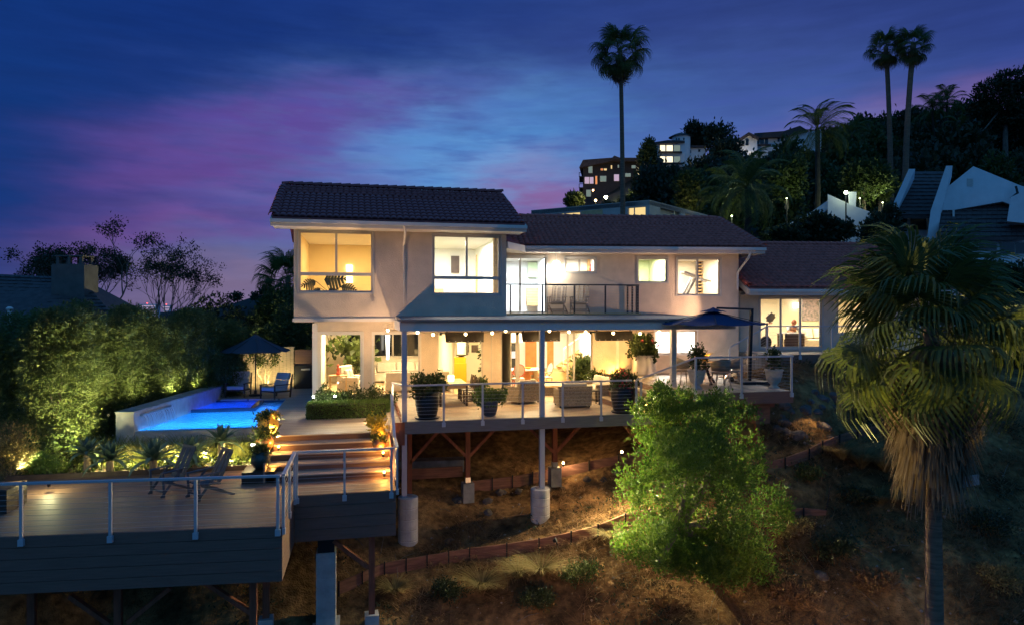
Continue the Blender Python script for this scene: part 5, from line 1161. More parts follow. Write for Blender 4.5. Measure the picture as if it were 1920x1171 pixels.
for k in range(9):
    a = k*.72; M = Matrix.Rotation(a, 3, 'Z') @ Matrix.Rotation(-.75+.1*(k % 3), 3, 'Y'); Vv = np.array([tuple(M @ Vector(x)) for x in pv])+np.array([q.x, q.y, HP+.45]); lobj('frond', Vv, pq, L_box, fern)
# big sunlit shrub tree on the slope
tb = gh(1330, 1070); tree = thing('shrub_tree', 'big bright green tree on the slope hiding the deck end, lit from the left', 'tree', tb)
cz = 17.6
def tp(u, v, z=cz): q = P(u, v, z); return q
blobs = []
for u, v, ru, rv, dz in ((1235, 900, 80, 90, .3), (1220, 985, 62, 60, .2), (1300, 800, 95, 65, .5), (1370, 830, 68, 85, .4), (1330, 900, 100, 90, -.4), (1410, 960, 62, 105, .2), (1330, 990, 100, 75, -.2), (1230, 800, 60, 52, .6), (1290, 880, 70, 75, -.9), (1400, 1050, 50, 42, .3), (1300, 1030, 80, 42, .2), (1340, 770, 48, 34, .6), (1190, 905, 40, 42, .5), (1245, 752, 20, 30, .7), (1278, 760, 16, 26, .7), (1360, 1070, 45, 28, .1), (1246, 738, 11, 24, .75), (1284, 748, 9, 20, .75), (1330, 752, 14, 18, .6), (1392, 770, 16, 18, .5), (1235, 1035, 34, 26, -.75), (1262, 1000, 30, 26, -.8), (1305, 1052, 46, 36, -.45), (1350, 1085, 46, 30, -.35), (1262, 1048, 36, 28, -.3), (1185, 1010, 35, 40, .2)):
    q = tp(u, v, cz+dz); k = (cz+dz)/FPX; blobs.append((q.x, q.y, q.z, ru*k, max(.5, ru*k*.75), rv*k))
sm = []
for b_ in blobs:
    for k in range(8): d = unit(1)[0]; f = .5+.5*rng.random(); sm.append((b_[0]+d[0]*b_[3]*f, b_[1]+d[1]*b_[4]*f, b_[2]+d[2]*b_[5]*f, *(v*(.25+.22*rng.random()) for v in b_[3:])))
V1, Q1 = join(tufts(sm, 4700, 9, .10, .020, .055, .75, .6), tufts(blobs, 700, 8, .10, .020, .08, .5, .3), blades(np.array([[b_[0], b_[1], b_[2]+b_[5]*.3] for b_ in sm])[rng.integers(0, len(sm), 260)]+rng.normal(size=(260, 3))*.08, rng.normal(size=(260, 2))*.25, .30, .012, .2, 1)); lobj('foliage', V1, Q1, L_tree, tree)
g = MB()
c = tp(1275, 990, cz+.2); base = tb
g.tube([base+Vector((0, 0, -.3)), base.lerp(c, .5)+Vector((.1, 0, -.1)), c], [.15, .13, .10], 8)
for b_ in blobs[:12]: q = Vector(b_[:3]); g.tube([c, c.lerp(q, .55)+Vector((random.uniform(-.2, .2), 0, .1)), q], [.08, .05, .02], 6)
q0 = tp(1235, 1052, cz-.55); g.tube([q0, tp(1262, 1010, cz-.45), tp(1275, 960, cz-.1)], [.06, .065, .05], 8); g.build('trunk', bark, tree)

# ---- palms 
fan_me = None
def frond_mesh(name, VQ, m):
    V, Q = VQ; me = bpy.data.meshes.new(name); me.from_pydata([tuple(v) for v in V], [], [tuple(q) for q in Q]); me.materials.append(m); return me
fanA = frond_mesh('frond', fan_frond(46, .95, 1.0, .85, 260, .021), L_palm); fanB = frond_mesh('frond', fan_frond(42, 1.0, 1.0, 1.1, 245, .020), L_palm); fanD = frond_mesh('frond', fan_frond(36, .6, 1.0, 1.1, 170, .019), L_pdead)
pin = frond_mesh('frond', pinnate_frond(), L_palm)
def put_frond(me, parent, pos, az, el, s, roll=0, name='frond'):
    o = bpy.data.objects.new(name, me); col.objects.link(o); o.parent = parent; o.location = pos
    M = Matrix.Rotation(az, 3, 'Z') @ Matrix.Rotation(-el, 3, 'Y') @ Matrix.Rotation(roll, 3, 'X'); o.rotation_euler = M.to_euler(); o.scale = (s, s, s); return o
def fan_palm(label, base, H, lean, tr, s, nf, skirt, loc_group=None, name='fan_palm', skirt_len=1.5, dead=0, emin=-70):
    t = thing(name, label, 'palm tree', base, loc_group); topv = Vector((lean[0], lean[1], H)); pts = [Vector((lean[0]*k*k, lean[1]*k*k, H*k)) for k in (0, .15, .3, .5, .7, .85, 1)]
    g = MB(); rr = [tr*1.35, tr*1.1, tr, tr*.92, tr*.86, tr*.85, tr*.9]; nr = 40; pp = []; pr = []
    for i in range(nr+1):
        k = i/nr; p = Vector((lean[0]*k*k, lean[1]*k*k, H*k)); pp.append(p+Vector(base)); pr.append(float(np.interp(k, (0, .15, .3, .5, .7, .85, 1), rr))*(1+.035*(i % 2)))
    g.tube(pp, pr, 12); g.build('trunk', palmbark, t, True)
    for i in range(nf):
        f = (i+.5)/nf; el = R(82-(82-emin)*f**.85+random.uniform(-7, 7)); az = i*2.39996+random.uniform(-.25, .25)
        me = fanA if f < .55 else fanB
        put_frond(me, t, topv+Vector((0, 0, -.32*f*s)), az, el, s*random.uniform(.85, 1.12), random.uniform(-.5, .5))
    for i in range(dead): put_frond(fanD, t, topv+Vector((0, 0, -.35*s-random.random()*.5*s)), random.uniform(0, 6.28), R(random.uniform(-80, -48)), s*random.uniform(.8, 1.05), random.uniform(-.6, .6), 'dead_frond')
    if skirt:
        n = skirt; a = rng.uniform(0, 2*math.pi, n); z0 = H-.35*s-rng.random(n)**1.3*skirt_len*.75; L = .45+.65*rng.random(n); L *= s; r0 = tr+.03+.10*rng.random(n); r1 = r0+(.18+.55*rng.random(n)*np.clip(1-(H-z0)/(skirt_len*1.6), .15, 1))*s
        V = np.zeros((n, 3, 2, 3)); w = (.012+.022*rng.random(n))*s
        for j, tt in enumerate((0, .5, 1)):
            r = r0+(r1-r0)*tt**.7; zz = z0-L*tt*(.85+.3*tt); kx = np.clip(zz/H, 0, 1)**2; cx = lean[0]*kx+r*np.cos(a+.15*tt*rng.normal(size=n)); cy = lean[1]*kx+r*np.sin(a); ww = w*(1-.75*tt)
            V[:, j, 0] = np.stack([cx+np.sin(a)*ww, cy-np.cos(a)*ww, zz], 1); V[:, j, 1] = np.stack([cx-np.sin(a)*ww, cy+np.cos(a)*ww, zz], 1)
        idx = np.arange(n*6).reshape(n, 3, 2); Q = np.stack([idx[:, :-1, 0], idx[:, :-1, 1], idx[:, 1:, 1], idx[:, 1:, 0]], -1).reshape(-1, 4)
        tag(np_mesh('skirt', V.reshape(-1, 3)+np.array(base), Q, L_pdead, t), kind='stuff')
    return t
pb = P(1752, 1250, 14.2); pt = P(1745, 606, 14.2); H_ = pt.z-pb.z
fan_palm('large shaggy fan palm filling the right foreground', (pb.x, pb.y, pb.z-.6), H_+.6, (pt.x-pb.x, pt.y-pb.y), .165, 1.30, 44, 2400, skirt_len=2.7, dead=38, emin=-42)
def pix_palm(label, u, vt, vb, z, tr, s, nf, skirt=250, **k):
    b0 = P(u[0], vb, z); t0 = P(u[1], vt, z); return fan_palm(label, tuple(b0), t0.z-b0.z, (t0.x-b0.x, t0.y-b0.y), tr, s, nf, skirt, **k)
pix_palm('tall slender fan palm rising behind the house against the blue sky', (1168, 1163), 92, 480, 43, .15, 1.10, 30, 130, skirt_len=1.2, dead=4, emin=-70)
pix_palm('left of the pair of very tall fan palms on the right skyline', (1670, 1661), 88, 380, 66, .24, 1.18, 26, 120, skirt_len=1.1, dead=3, loc_group='pair of tall palms', emin=-62)
pix_palm('right of the pair of very tall fan palms, in front of its twin', (1697, 1713), 82, 400, 64, .27, 1.18, 26, 120, skirt_len=1.1, dead=3, loc_group='pair of tall palms', emin=-62)
vinem = mat('dark_palm_trunk', (.045, .042, .03), .95, 4, .4, .8, 10)
def feather_palm(label, u, vt, vb, z, tr, s, nf, group=None, emin=-35):
    b0 = P(u[0], vb, z); t0 = P(u[1], vt, z); t = thing('feather_palm', label, 'palm tree', b0, group); H = t0-b0
    g = MB(); g.tube([b0, b0.lerp(t0, .5)+Vector((.1, 0, 0)), t0], [tr*1.2, tr, tr*.85], 8); g.build('trunk', vinem, t)
    for i in range(nf): f = (i+.5)/nf; put_frond(pin, t, H, i*2.4+random.uniform(-.3, .3), R(80-(80-emin)*f+random.uniform(-8, 8)), s*random.uniform(.85, 1.15), random.uniform(-.3, .3))
    return t
feather_palm('left palm of the small trio on the hill crest', (1752, 1748), 208, 290, 100, .16, 2.1, 18, 'trio of palms on the crest')
feather_palm('middle palm of the small trio on the hill crest', (1762, 1764), 200, 295, 102, .16, 1.9, 16, 'trio of palms on the crest')
feather_palm('tallest palm of the small trio on the hill crest, right of the others', (1768, 1776), 192, 295, 99, .17, 2.2, 20, 'trio of palms on the crest')
feather_palm('drooping feather palm in front of the white villa on the crest', (1530, 1533), 245, 480, 58, .22, 2.2, 22)
feather_palm('bushy feather palm standing behind the wing roof', (1398, 1402), 352, 480, 40, .20, 1.9, 24, emin=-60)
feather_palm('feather palm lit green from below above the wing roof', (1340, 1372), 362, 470, 46, .18, 1.7, 20, emin=-40)
feather_palm('small dark palm on the crest between villa and tall palms', (1600, 1598), 250, 310, 105, .2, 2.0, 16, 'crest palms right of the villa')
feather_palm('small dark palm on the crest left of the tall pair', (1632, 1630), 252, 310, 110, .2, 1.9, 16, 'crest palms right of the villa')
feather_palm('low palm crown on the crest left of the pine', (1800, 1800), 240, 300, 95, .2, 1.9, 16)
q = P(540, 560, 46); fan_palm('small fan palm peeping out left of the block', (q.x, q.y, -4), P(540, 520, 46).z+4, (0, 0), .2, 1.3, 24, 60, emin=-30)
# ================================================================== FURNITURE AND POTS
def pot_shape(kind, s):
    if kind == 'tall': return [(.20, 0), (.27, .05), (.36, .35), (.38, .62), (.37, .78), (.33, .78), (.32, .70)]
    if kind == 'jar': return [(.14, 0), (.22, .06), (.31, .22), (.32, .34), (.26, .46), (.23, .50), (.26, .54), (.21, .54), (.20, .47)]
    if kind == 'round': return [(.17, 0), (.25, .06), (.32, .30), (.33, .55), (.30, .62), (.27, .62), (.26, .55)]
    if kind == 'urn': return [(.20, 0), (.20, .04), (.12, .10), (.12, .14), (.22, .24), (.29, .46), (.31, .62), (.34, .66), (.34, .70), (.28, .70), (.27, .62)]
    if kind == 'drum': return [(.36, 0), (.42, .04), (.45, .12), (.46, .80), (.42, .80), (.41, .72)]
    if kind == 'ribbed': return [(.24, 0), (.28, .03), (.34, .12), (.33, .14), (.37, .26), (.36, .28), (.40, .42), (.39, .44), (.41, .58), (.40, .60), (.41, .74), (.37, .74), (.36, .66)]
def potted(label, p, kind, s, m, plant=None, flower=None, cat='potted plant', saucer=None, hs=1.0):
    t = thing('potted_plant', label, cat, p); pr = [(r*s, z*s*hs) for r, z in pot_shape(kind, s)]
    g = MB(); g.lathe(pr, 22, p); g.build('pot', m, t, True); rt, zt = pr[-1][0], pr[-1][1]
    g = MB(); g.lathe([(rt*.98, zt-.03), (rt*.97, zt-.005)], 16, p); g.build('soil', soil, t)
    if saucer: g = MB(); g.lathe([(saucer, .0), (saucer+.03, .045), (saucer, .045)], 20, p); g.build('saucer', m, t)
    if plant:
        rx, rz, cz_, n, L, w, mm = plant; bl = lumps(p[0], p[1], p[2]+zt+cz_, rx, rx*.9, rz, 9, .5); V, Q = tufts(bl, n, 7, L, w, L*.5, .4, .5); np_mesh('foliage', V, Q, mm, t)
        g = MB()
        for k in range(4): a = k*1.7; g.tube([(p[0], p[1], p[2]+zt-.03), (p[0]+.3*rx*math.cos(a), p[1]+.3*rx*math.sin(a), p[2]+zt+cz_)], [.014, .008], 4)
        g.build('stem', bark, t)
    if flower:
        rx, rz, cz_, n, L, mm = flower; bl = lumps(p[0], p[1], p[2]+zt+cz_, rx, rx*.9, rz, 7, .5); V, Q = tufts(bl, n, 6, L, L*.4, L*.5, .3, .85); tag(np_mesh('flower', V, Q, mm, t), kind='stuff')
    return t
# pots down the left of the stairs
q = PV(503, 812, 21.15); potted('gold glazed jar with orange flowers at the top left of the stairs', (q.x, q.y, HP+.002), 'jar', .95, potgold, (.34, .12, .05, 60, .10, .03, L_mid), (.34, .10, .10, 60, .07, L_orange))
q = PV(496, 853, 20.4); potted('amber brown jar with leafy plant on the stairs, middle of the left three', (q.x, q.y, HP-RH*2+.002), 'jar', .85, potbrown, (.30, .16, .10, 70, .10, .03, L_mid))
q = PV(490, 884, 19.4); potted('dark green jar with succulents at the foot of the stairs', (q.x-.0, q.y-.1, HL+.30), 'jar', .84, potgreen, (.26, .14, .08, 60, .10, .035, L_mid))
g = MB(); g.box(q.x-.42, q.x+.40, q.y-.5, q.y+.45, HL+.002, HL+.298); tag(g.build('plinth', darkwood), 'dark timber plinth under the green jar at the foot of the stairs', 'plinth')
# right of the stairs
q = PV(716, 826, 20.4); potted('gold jar with yellow succulent at the top right of the stairs', (.50, 20.55, HP-RH*1+.002), 'jar', .70, potgold, (.34, .22, .18, 80, .09, .03, L_yel))
potted('small amber jar lower on the right side of the stairs', (.52, 19.85, HP-RH*2+.002), 'jar', .62, potbrown, (.22, .10, .06, 40, .08, .025, L_mid))
# patio pots
q = PH(801, 783, HD); potted('large black ribbed pot with variegated shrub at left of the patio', tuple(q), 'ribbed', .92, potblack, (.52, .40, .26, 260, .10, .035, L_mid), None, saucer=.36, hs=1.15)
q2 = (q.x-.02, q.y+.05, q.z+1.35); 
q = PH(918, 779, HD); potted('slate blue pot with round green shrub near the patio edge', tuple(q), 'round', .78, potblue, (.42, .30, .18, 200, .085, .035, L_box))
q = PH(1168, 772, HD); potted('large black ribbed pot with pink flowers beside the steps', tuple(q), 'ribbed', .98, potblack, (.42, .36, .22, 200, .085, .03, L_mid), (.44, .36, .26, 26, .07, L_pink), saucer=.36, hs=1.1)
q = PH(1208, 703, HT); potted('wide cream drum planter with big leafy bush against the wall', tuple(q), 'drum', .98, potwhite, (.60, .44, .34, 330, .12, .05, L_mid), (.55, .3, .35, 10, .08, L_pink))
q = PH(1306, 728, HT); potted('carved stone urn with thin shrub at the left terrace corner', tuple(q), 'urn', .86, potstone, (.28, .42, .40, 90, .09, .035, L_mid))
q = PH(1451, 727, HT); potted('carved stone urn with small tree at the right end of the terrace', tuple(q), 'urn', .86, potstone, (.20, .38, .45, 60, .09, .035, L_mid))
q = PH(1192, 742, HD); potted('brown pot with glowing blossoms at the foot of the steps', (q.x-.25, q.y+.9, HD+.002), 'jar', .9, potgold, (.45, .26, .25, 90, .09, .03, L_mid), (.45, .24, .3, 40, .07, L_orange))
q = PH(1128, 742, HD); potted('strappy green plant in a low pot behind the sofa', (q.x, q.y+.6, HD+.002), 'round', .6, potstone, (.38, .24, .16, 90, .22, .022, L_mid))
q = PH(893, 745, HD); potted('leafy plant in a terracotta pot beside the dining table', (q.x+.1, q.y-.2, HD+.002), 'round', .5, potbrown, (.3, .28, .2, 60, .14, .035, L_mid))
q = PV(1094, 725, 26.8); potted('tall variegated plant inside the right side of the dining room glass', (q.x, q.y, -3.25), 'round', .6, potwhite, (.42, .55, .5, 150, .2, .04, L_mid))
# chairs --------------------------------------------------------------------------------------
def fold_chair(m, label, p, rz, group, s=1.0):   # slatted folding armchair: faces -Y in its own frame
    t = thing('folding_chair', label, 'chair', (0, 0, 0), group)
    yb0, zb0, yb1, zb1 = .16, .36, .48, 1.06
    for i, x in enumerate((-.26, -.165, 0, .165, .26)):
        w = .05 if abs(x) > .2 else (.075 if x else .15); g = MB(); g.beam((x, yb0, zb0), (x, yb1, zb1), w, .022, (0, 1, 0)); g.build('back_slat', m, t)
    g = MB(); g.beam((-.29, yb1, zb1), (.29, yb1, zb1), .03, .09); g.build('back_rail', m, t); g = MB(); g.beam((-.29, yb0+.03, zb0+.06), (.29, yb0+.03, zb0+.06), .03, .05); g.build('back_rail', m, t)
    for k in range(6): y = -.34+k*.095; g = MB(); g.box(-.25, .25, y, y+.07, .36-k*.010, .38-k*.010); g.build('seat_slat', m, t)
    for sx in (-1, 1):
        x = sx*.30; g = MB(); g.beam((x, -.40, .0), (x, .10, .62), .03, .05); g.build('leg', m, t)
        g = MB(); g.beam((x, .52, 0), (x, -.30, .36), .03, .05); g.build('leg', m, t)
        g = MB(); g.beam((x, -.40, .585), (x, .26, .625), .075, .025); g.build('armrest', m, t)
        g = MB(); g.beam((x, -.33, .0), (x, -.36, .58), .03, .045); g.build('leg', m, t)
    g = MB(); g.beam((-.30, -.34, .13), (.30, -.34, .13), .025, .04); g.build('stretcher', m, t); g = MB(); g.beam((-.3, .40, .06), (.3, .40, .06), .025, .04); g.build('stretcher', m, t)
    t.location = p; t.rotation_euler = (0, 0, rz); t.scale = (s, s, s); return t
q = PH(318, 925, HL); fc = fold_chair(bluechair, 'left of the two blue slatted chairs on the lower deck', (q.x, q.y+.12, HL), R(-48), 'blue slatted chairs on the lower deck', 1.0)
q = PH(388, 932, HL); copy_tree(fc, (q.x, q.y+.12, HL), R(-54), 'right of the two blue slatted chairs on the lower deck')
by = balY+.75
x = PV(1045, 560, by).x; fc = fold_chair(teak, 'left of the two slatted chairs on the balcony', (x, by, -.128), R(-28), 'slatted chairs on the balcony', 1.0)
x = PV(1088, 560, by).x; copy_tree(fc, (x, by+.05, -.128), R(-28), 'right of the two slatted chairs on the balcony')
def lounge(label, p, rz):
    t = thing('lounge_chair', label, 'lounge chair', (0, 0, 0), 'cushioned lounge chairs by the pool')
    for sx in (-1, 1):
        g = MB(); g.beam((sx*.38, -.45, 0), (sx*.38, -.45, .56), .05, .05); g.build('leg', darkwood, t); g = MB(); g.beam((sx*.38, .42, 0), (sx*.38, .55, .95), .05, .05); g.build('leg', darkwood, t)
        g = MB(); g.beam((sx*.38, -.50, .57), (sx*.38, .46, .54), .08, .03); g.build('armrest', darkwood, t)
    g = MB(); g.beam((-.38, -.42, .30), (.38, -.42, .30), .04, .06); g.beam((-.38, .4, .26), (.38, .4, .26), .04, .06); g.beam((-.36, -.42, .3), (-.36, .4, .26), .04, .06); g.beam((.36, -.42, .3), (.36, .4, .26), .04, .06); g.build('seat_frame', darkwood, t)
    g = MB(); g.hexa([(-.34, -.46, .33), (.34, -.46, .33), (.34, .34, .29), (-.34, .34, .29), (-.34, -.46, .47), (.34, -.46, .47), (.34, .34, .42), (-.34, .34, .42)]); g.build('seat_cushion', cushb, t, bevel=.03)
    for a, b_ in ((.42, .72), (.73, 1.02)): k = lambda z: .32+(z-.42)*.36; g = MB(); g.hexa([(-.34, k(a)-.12, a), (.34, k(a)-.12, a), (.34, k(a), a-.02), (-.34, k(a), a-.02), (-.34, k(b_)-.12, b_), (.34, k(b_)-.12, b_), (.34, k(b_), b_-.02), (-.34, k(b_), b_-.02)]); g.build('back_cushion', cushb, t, bevel=.03)
    t.location = p; t.rotation_euler = (0, 0, rz); return t
q = PH(447, 742, HP); lc = lounge('left cushioned lounge chair under the pool umbrella', (q.x, q.y, HP+.001), R(-8))
q = PH(517, 745, HP); copy_tree(lc, (q.x, q.y, HP+.001), R(-38), 'right cushioned lounge chair under the pool umbrella, turned sideways')
# umbrellas -----------------------------------------------------------------------------------
def canopy(c, r, h, n, rot, m, parent, sag=.06):
    g = MB(); c = Vector(c); nt_ = 6
    for i in range(n):
        a0, a1 = rot+2*math.pi*i/n, rot+2*math.pi*(i+1)/n; vs = []
        for j in range(nt_+1):
            t = j/nt_
            for k in range(5):
                f = k/4; e = Vector((math.cos(a0), math.sin(a0), 0)).lerp(Vector((math.cos(a1), math.sin(a1), 0)), f)*r
                z = h*(1-t)-sag*math.sin(math.pi*t)*.8-sag*t*4*f*(1-f)*.6; vs.append(c+Vector((e.x*t, e.y*t, z)))
        q = MB(); q.add(vs, [(j*5+k, (j+1)*5+k, (j+1)*5+k+1, j*5+k+1) for j in range(nt_) for k in range(4)]+[]); q.build('canopy_panel', m, parent, True)
q = PH(479, 741, HP); um = thing('patio_umbrella', 'charcoal market umbrella open above the pool lounge chairs', 'umbrella', (q.x, q.y, HP))
zt = PV(479, 655, q.y).z
canopy((q.x, q.y, zt-.05), 1.42, .72, 8, .2, greycanvas, um); g = MB(); g.tube([(q.x, q.y, HP), (q.x, q.y, zt+.72)], .025, 8); g.build('pole', blackm, um)
g = MB(); g.lathe([(.27, 0), (.27, .05), (.06, .09), (.05, .22)], 16, (q.x, q.y, HP+.001)); g.build('base', blackm, um)
for k in range(8): a = .2+k*math.pi/4; g = MB(); g.beam((q.x, q.y, zt+.62), (q.x+1.38*math.cos(a), q.y+1.38*math.sin(a), zt-.03), .018, .018); g.build('rib', blackm, um)
g = MB(); g.sphere((q.x, q.y, zt+.74), .035, 8, 6); g.build('finial', blackm, um)
bs = PH(1398, 718, HT); cu = thing('cantilever_umbrella', 'navy cantilever umbrella on a side post above the terrace table', 'umbrella', (bs.x, bs.y, HT))
pw_ = .09; mt = PV(1411, 578, bs.y).z; px = PV(1405, 640, bs.y).x
g = MB(); g.beam((px, bs.y, HT+.05), (px+.09, bs.y, mt), pw_, pw_); g.build('post', black, cu)
g = MB(); g.box(px-.5, px-.02, bs.y-.48, bs.y+.0, HT+.001, HT+.10); g.box(px+.02, px+.5, bs.y-.48, bs.y, HT+.001, HT+.10); g.box(px-.5, px-.02, bs.y+.04, bs.y+.5, HT+.001, HT+.10); g.box(px+.02, px+.5, bs.y+.04, bs.y+.5, HT+.001, HT+.10); g.build('base_weight', black, cu, bevel=.02)
cc = P(1337, 606, 21.6); ap_ = P(1334, 579, 21.6); canopy((cc.x, cc.y, cc.z), 1.62, ap_.z-cc.z-.03, 8, .35, navy, cu, .08)
canopy((cc.x, cc.y, ap_.z-.08), .42, .13, 8, .35, navy, cu, .02)
g = MB(); g.beam((px+.09, bs.y, mt-.03), ap_+Vector((.2, 0, .03)), .06, .06); g.build('arm', black, cu)
for k in range(8): a = .35+k*math.pi/4; g = MB(); g.beam((cc.x, cc.y, ap_.z-.08), (cc.x+1.58*math.cos(a), cc.y+1.58*math.sin(a), cc.z+.01), .02, .02); g.build('rib', black, cu)
# patio dining set
ct = PH(845, 758, HD); cx, cy = ct.x+.05, ct.y+.55
tb_ = thing('dining_table', 'long dark patio dining table set with pale place mats', 'table', (cx, cy, HD))
g = MB(); g.box(cx-.52, cx+.52, cy-1.05, cy+1.05, HD+.70, HD+.745); g.build('tabletop', lightwood, tb_)
for sx in (-1, 1):
    for sy in (-1, 1): g = MB(); g.cbox((cx+sx*.45, cy+sy*.97, HD+.35), .07, .07, .70); g.build('leg', darkwood, tb_)
MB().box(cx-.48, cx+.48, cy-1.0, cy+1.0, HD+.60, HD+.698).build('apron', lightwood, tb_)
matm = mat('place_mat', (.72, .60, .40), .9)
for sx in (-1, 1):
    for k in range(3): y = cy-.68+k*.68; g = MB(); g.box(cx+sx*.32-.16, cx+sx*.32+.16, y-.2, y+.2, HD+.746, HD+.752); tag(g.build('place_mat', matm), 'pale woven mat on the %s side of the patio dining table, %s' % ('right' if sx > 0 else 'left', ('nearest the railing', 'in the middle', 'nearest the house')[k]), 'place mat', 'mats on the patio dining table')
la = thing('candle_lantern', 'glowing glass candle lantern on the patio dining table', 'lantern', (cx+.02, cy-.1, HD+.748)); g = MB(); g.lathe([(.09, 0), (.11, .02), (.12, .22), (.09, .24)], 12, (cx+.02, cy-.1, HD+.748)); g.build('glass_jar', emit('candle_glow', (1, .62, .22), 9), la); g = MB(); g.lathe([(.13, 0), (.13, .012)], 12, (cx+.02, cy-.1, HD+.747)); g.build('tray', blackm, la)
def side_chair(m, label, group):
    t = thing('dining_chair', label, 'chair', (0, 0, 0), group)
    g = MB(); g.box(-.22, .22, -.22, .22, .43, .465); g.build('seat', m, t)
    for x in (-1, 1):
        g = MB(); g.beam((x*.2, -.2, 0), (x*.2, -.2, .43), .035, .035); g.build('leg', m, t); g = MB(); g.beam((x*.2, .22, 0), (x*.2, .20, .43), .035, .035); g.beam((x*.2, .20, .43), (x*.2, .28, .92), .035, .03); g.build('leg', m, t)
    for x in (-.1, 0, .1): g = MB(); g.beam((x, .21, .47), (x, .27, .88), .035, .014, (0, 1, 0)); g.build('back_slat', m, t)
    g = MB(); g.beam((-.22, .275, .89), (.22, .275, .89), .025, .07); g.build('back_rail', m, t); g = MB(); g.beam((-.2, -.2, .2), (.2, -.2, .2), .02, .03); g.beam((-.2, -.2, .16), (-.2, .21, .16), .02, .03); g.beam((.2, -.2, .16), (.2, .21, .16), .02, .03); g.build('stretcher', m, t); return t
pc_ = side_chair(darkwood, 'x', 'dark slat back chairs round the patio table'); k_ = 0
for sx, nm in ((1, 'right'), (-1, 'left')):
    for i in range(3):
        o = pc_ if k_ == 0 else copy_tree(pc_); k_ += 1
        o.location = (cx+sx*.64, cy-.68+i*.68, HD); o.rotation_euler = (0, 0, -sx*R(90)); o['label'] = 'dark slat back chair on the %s side of the patio table, %s' % (nm, ('nearest the railing', 'in the middle', 'nearest the house')[i])
# wicker seats
def club(label, p, w, d, rz, cushions=1, group='wicker seats on the patio'):
    t = thing('wicker_armchair' if cushions == 1 else 'wicker_sofa', label, 'armchair' if cushions == 1 else 'sofa', (0, 0, 0), group)
    g = MB(); g.box(-w/2, w/2, -d/2, d/2, .07, .32); g.build('seat_base', wicker, t)
    g = MB(); g.hexa([(-w/2, d/2-.12, .32), (w/2, d/2-.12, .32), (w/2, d/2, .32), (-w/2, d/2, .32), (-w/2-.02, d/2-.06, .72), (w/2+.02, d/2-.06, .72), (w/2+.02, d/2+.07, .72), (-w/2-.02, d/2+.07, .72)]); g.build('backrest', wicker, t)
    for x in (-1, 1): g = MB(); g.box(min(x*w/2, x*(w/2-.11)), max(x*w/2, x*(w/2-.11)), -d/2, d/2-.125, .321, .60); g.build('arm', wicker, t)
    n = cushions; iw = (w-.24)/n
    for i in range(n):
        x0 = -w/2+.12+i*iw; g = MB(); g.box(x0+.005, x0+iw-.005, -d/2+.0, d/2-.13, .322, .46); g.build('seat_cushion', cush, t, bevel=.03); g = MB(); g.hexa([(x0+.01, d/2-.3, .46), (x0+iw-.01, d/2-.3, .46), (x0+iw-.01, d/2-.13, .46), (x0+.01, d/2-.13, .46), (x0+.01, d/2-.2, .82), (x0+iw-.01, d/2-.2, .82), (x0+iw-.01, d/2-.06, .82), (x0+.01, d/2-.06, .82)]); g.build('back_cushion', cush, t, bevel=.04)
    for x in (-1, 1):
        for y in (-1, 1): g = MB(); g.cbox((x*(w/2-.06), y*(d/2-.06), .035), .05, .05, .07); g.build('foot', blackm, t)
    t.location = p; t.rotation_euler = (0, 0, rz); return t
q = PH(984, 757, HD); club('wicker armchair seen from its back corner, left of the middle post', (q.x, q.y+.45, HD+.012), .98, .9, R(205), 1)
q = PH(1080, 764, HD); club('wicker armchair with its back to the railing, right of the middle post', (q.x, q.y+.42, HD+.012), 1.12, .9, R(176), 1)
q = PH(1150, 752, HD); club('wicker sofa with pale cushions beside the flower pot', (q.x-.30, q.y+.9, HD+.002), 1.7, .9, R(-82), 2)
q = PH(1036, 745, HD); t = thing('coffee_table', 'low pale coffee table between the wicker seats', 'table', (q.x+.25, q.y+.9, HD)); X_, Y_ = q.x+.25, q.y+.9
MB().box(X_-.55, X_+.55, Y_-.55, Y_+.55, HD+.34, HD+.40).build('tabletop', lightwood, t); MB().box(X_-.42, X_+.42, Y_-.42, Y_+.42, HD+.013, HD+.339).build('base', wicker, t)
g = MB(); g.box(X_-1.5, X_+1.2, Y_-1.9, Y_+1.2, HD+.002, HD+.010); tag(g.build('rug', mat('pale_rug', (.55, .48, .38), .95, 12, .12)), 'pale outdoor rug under the wicker seats', 'rug')
q = PH(1112, 757, HD); t = thing('side_table', 'small black square side table beside the wicker armchair', 'table', (q.x, q.y, HD)); MB().box(q.x-.2, q.x+.2, q.y-.2, q.y+.2, HD+.47, HD+.50).build('tabletop', blackm, t)
for sx in (-1, 1):
    for sy in (-1, 1): g = MB(); g.cbox((q.x+sx*.17, q.y+sy*.17, HD+.235), .035, .035, .469); g.build('leg', blackm, t)
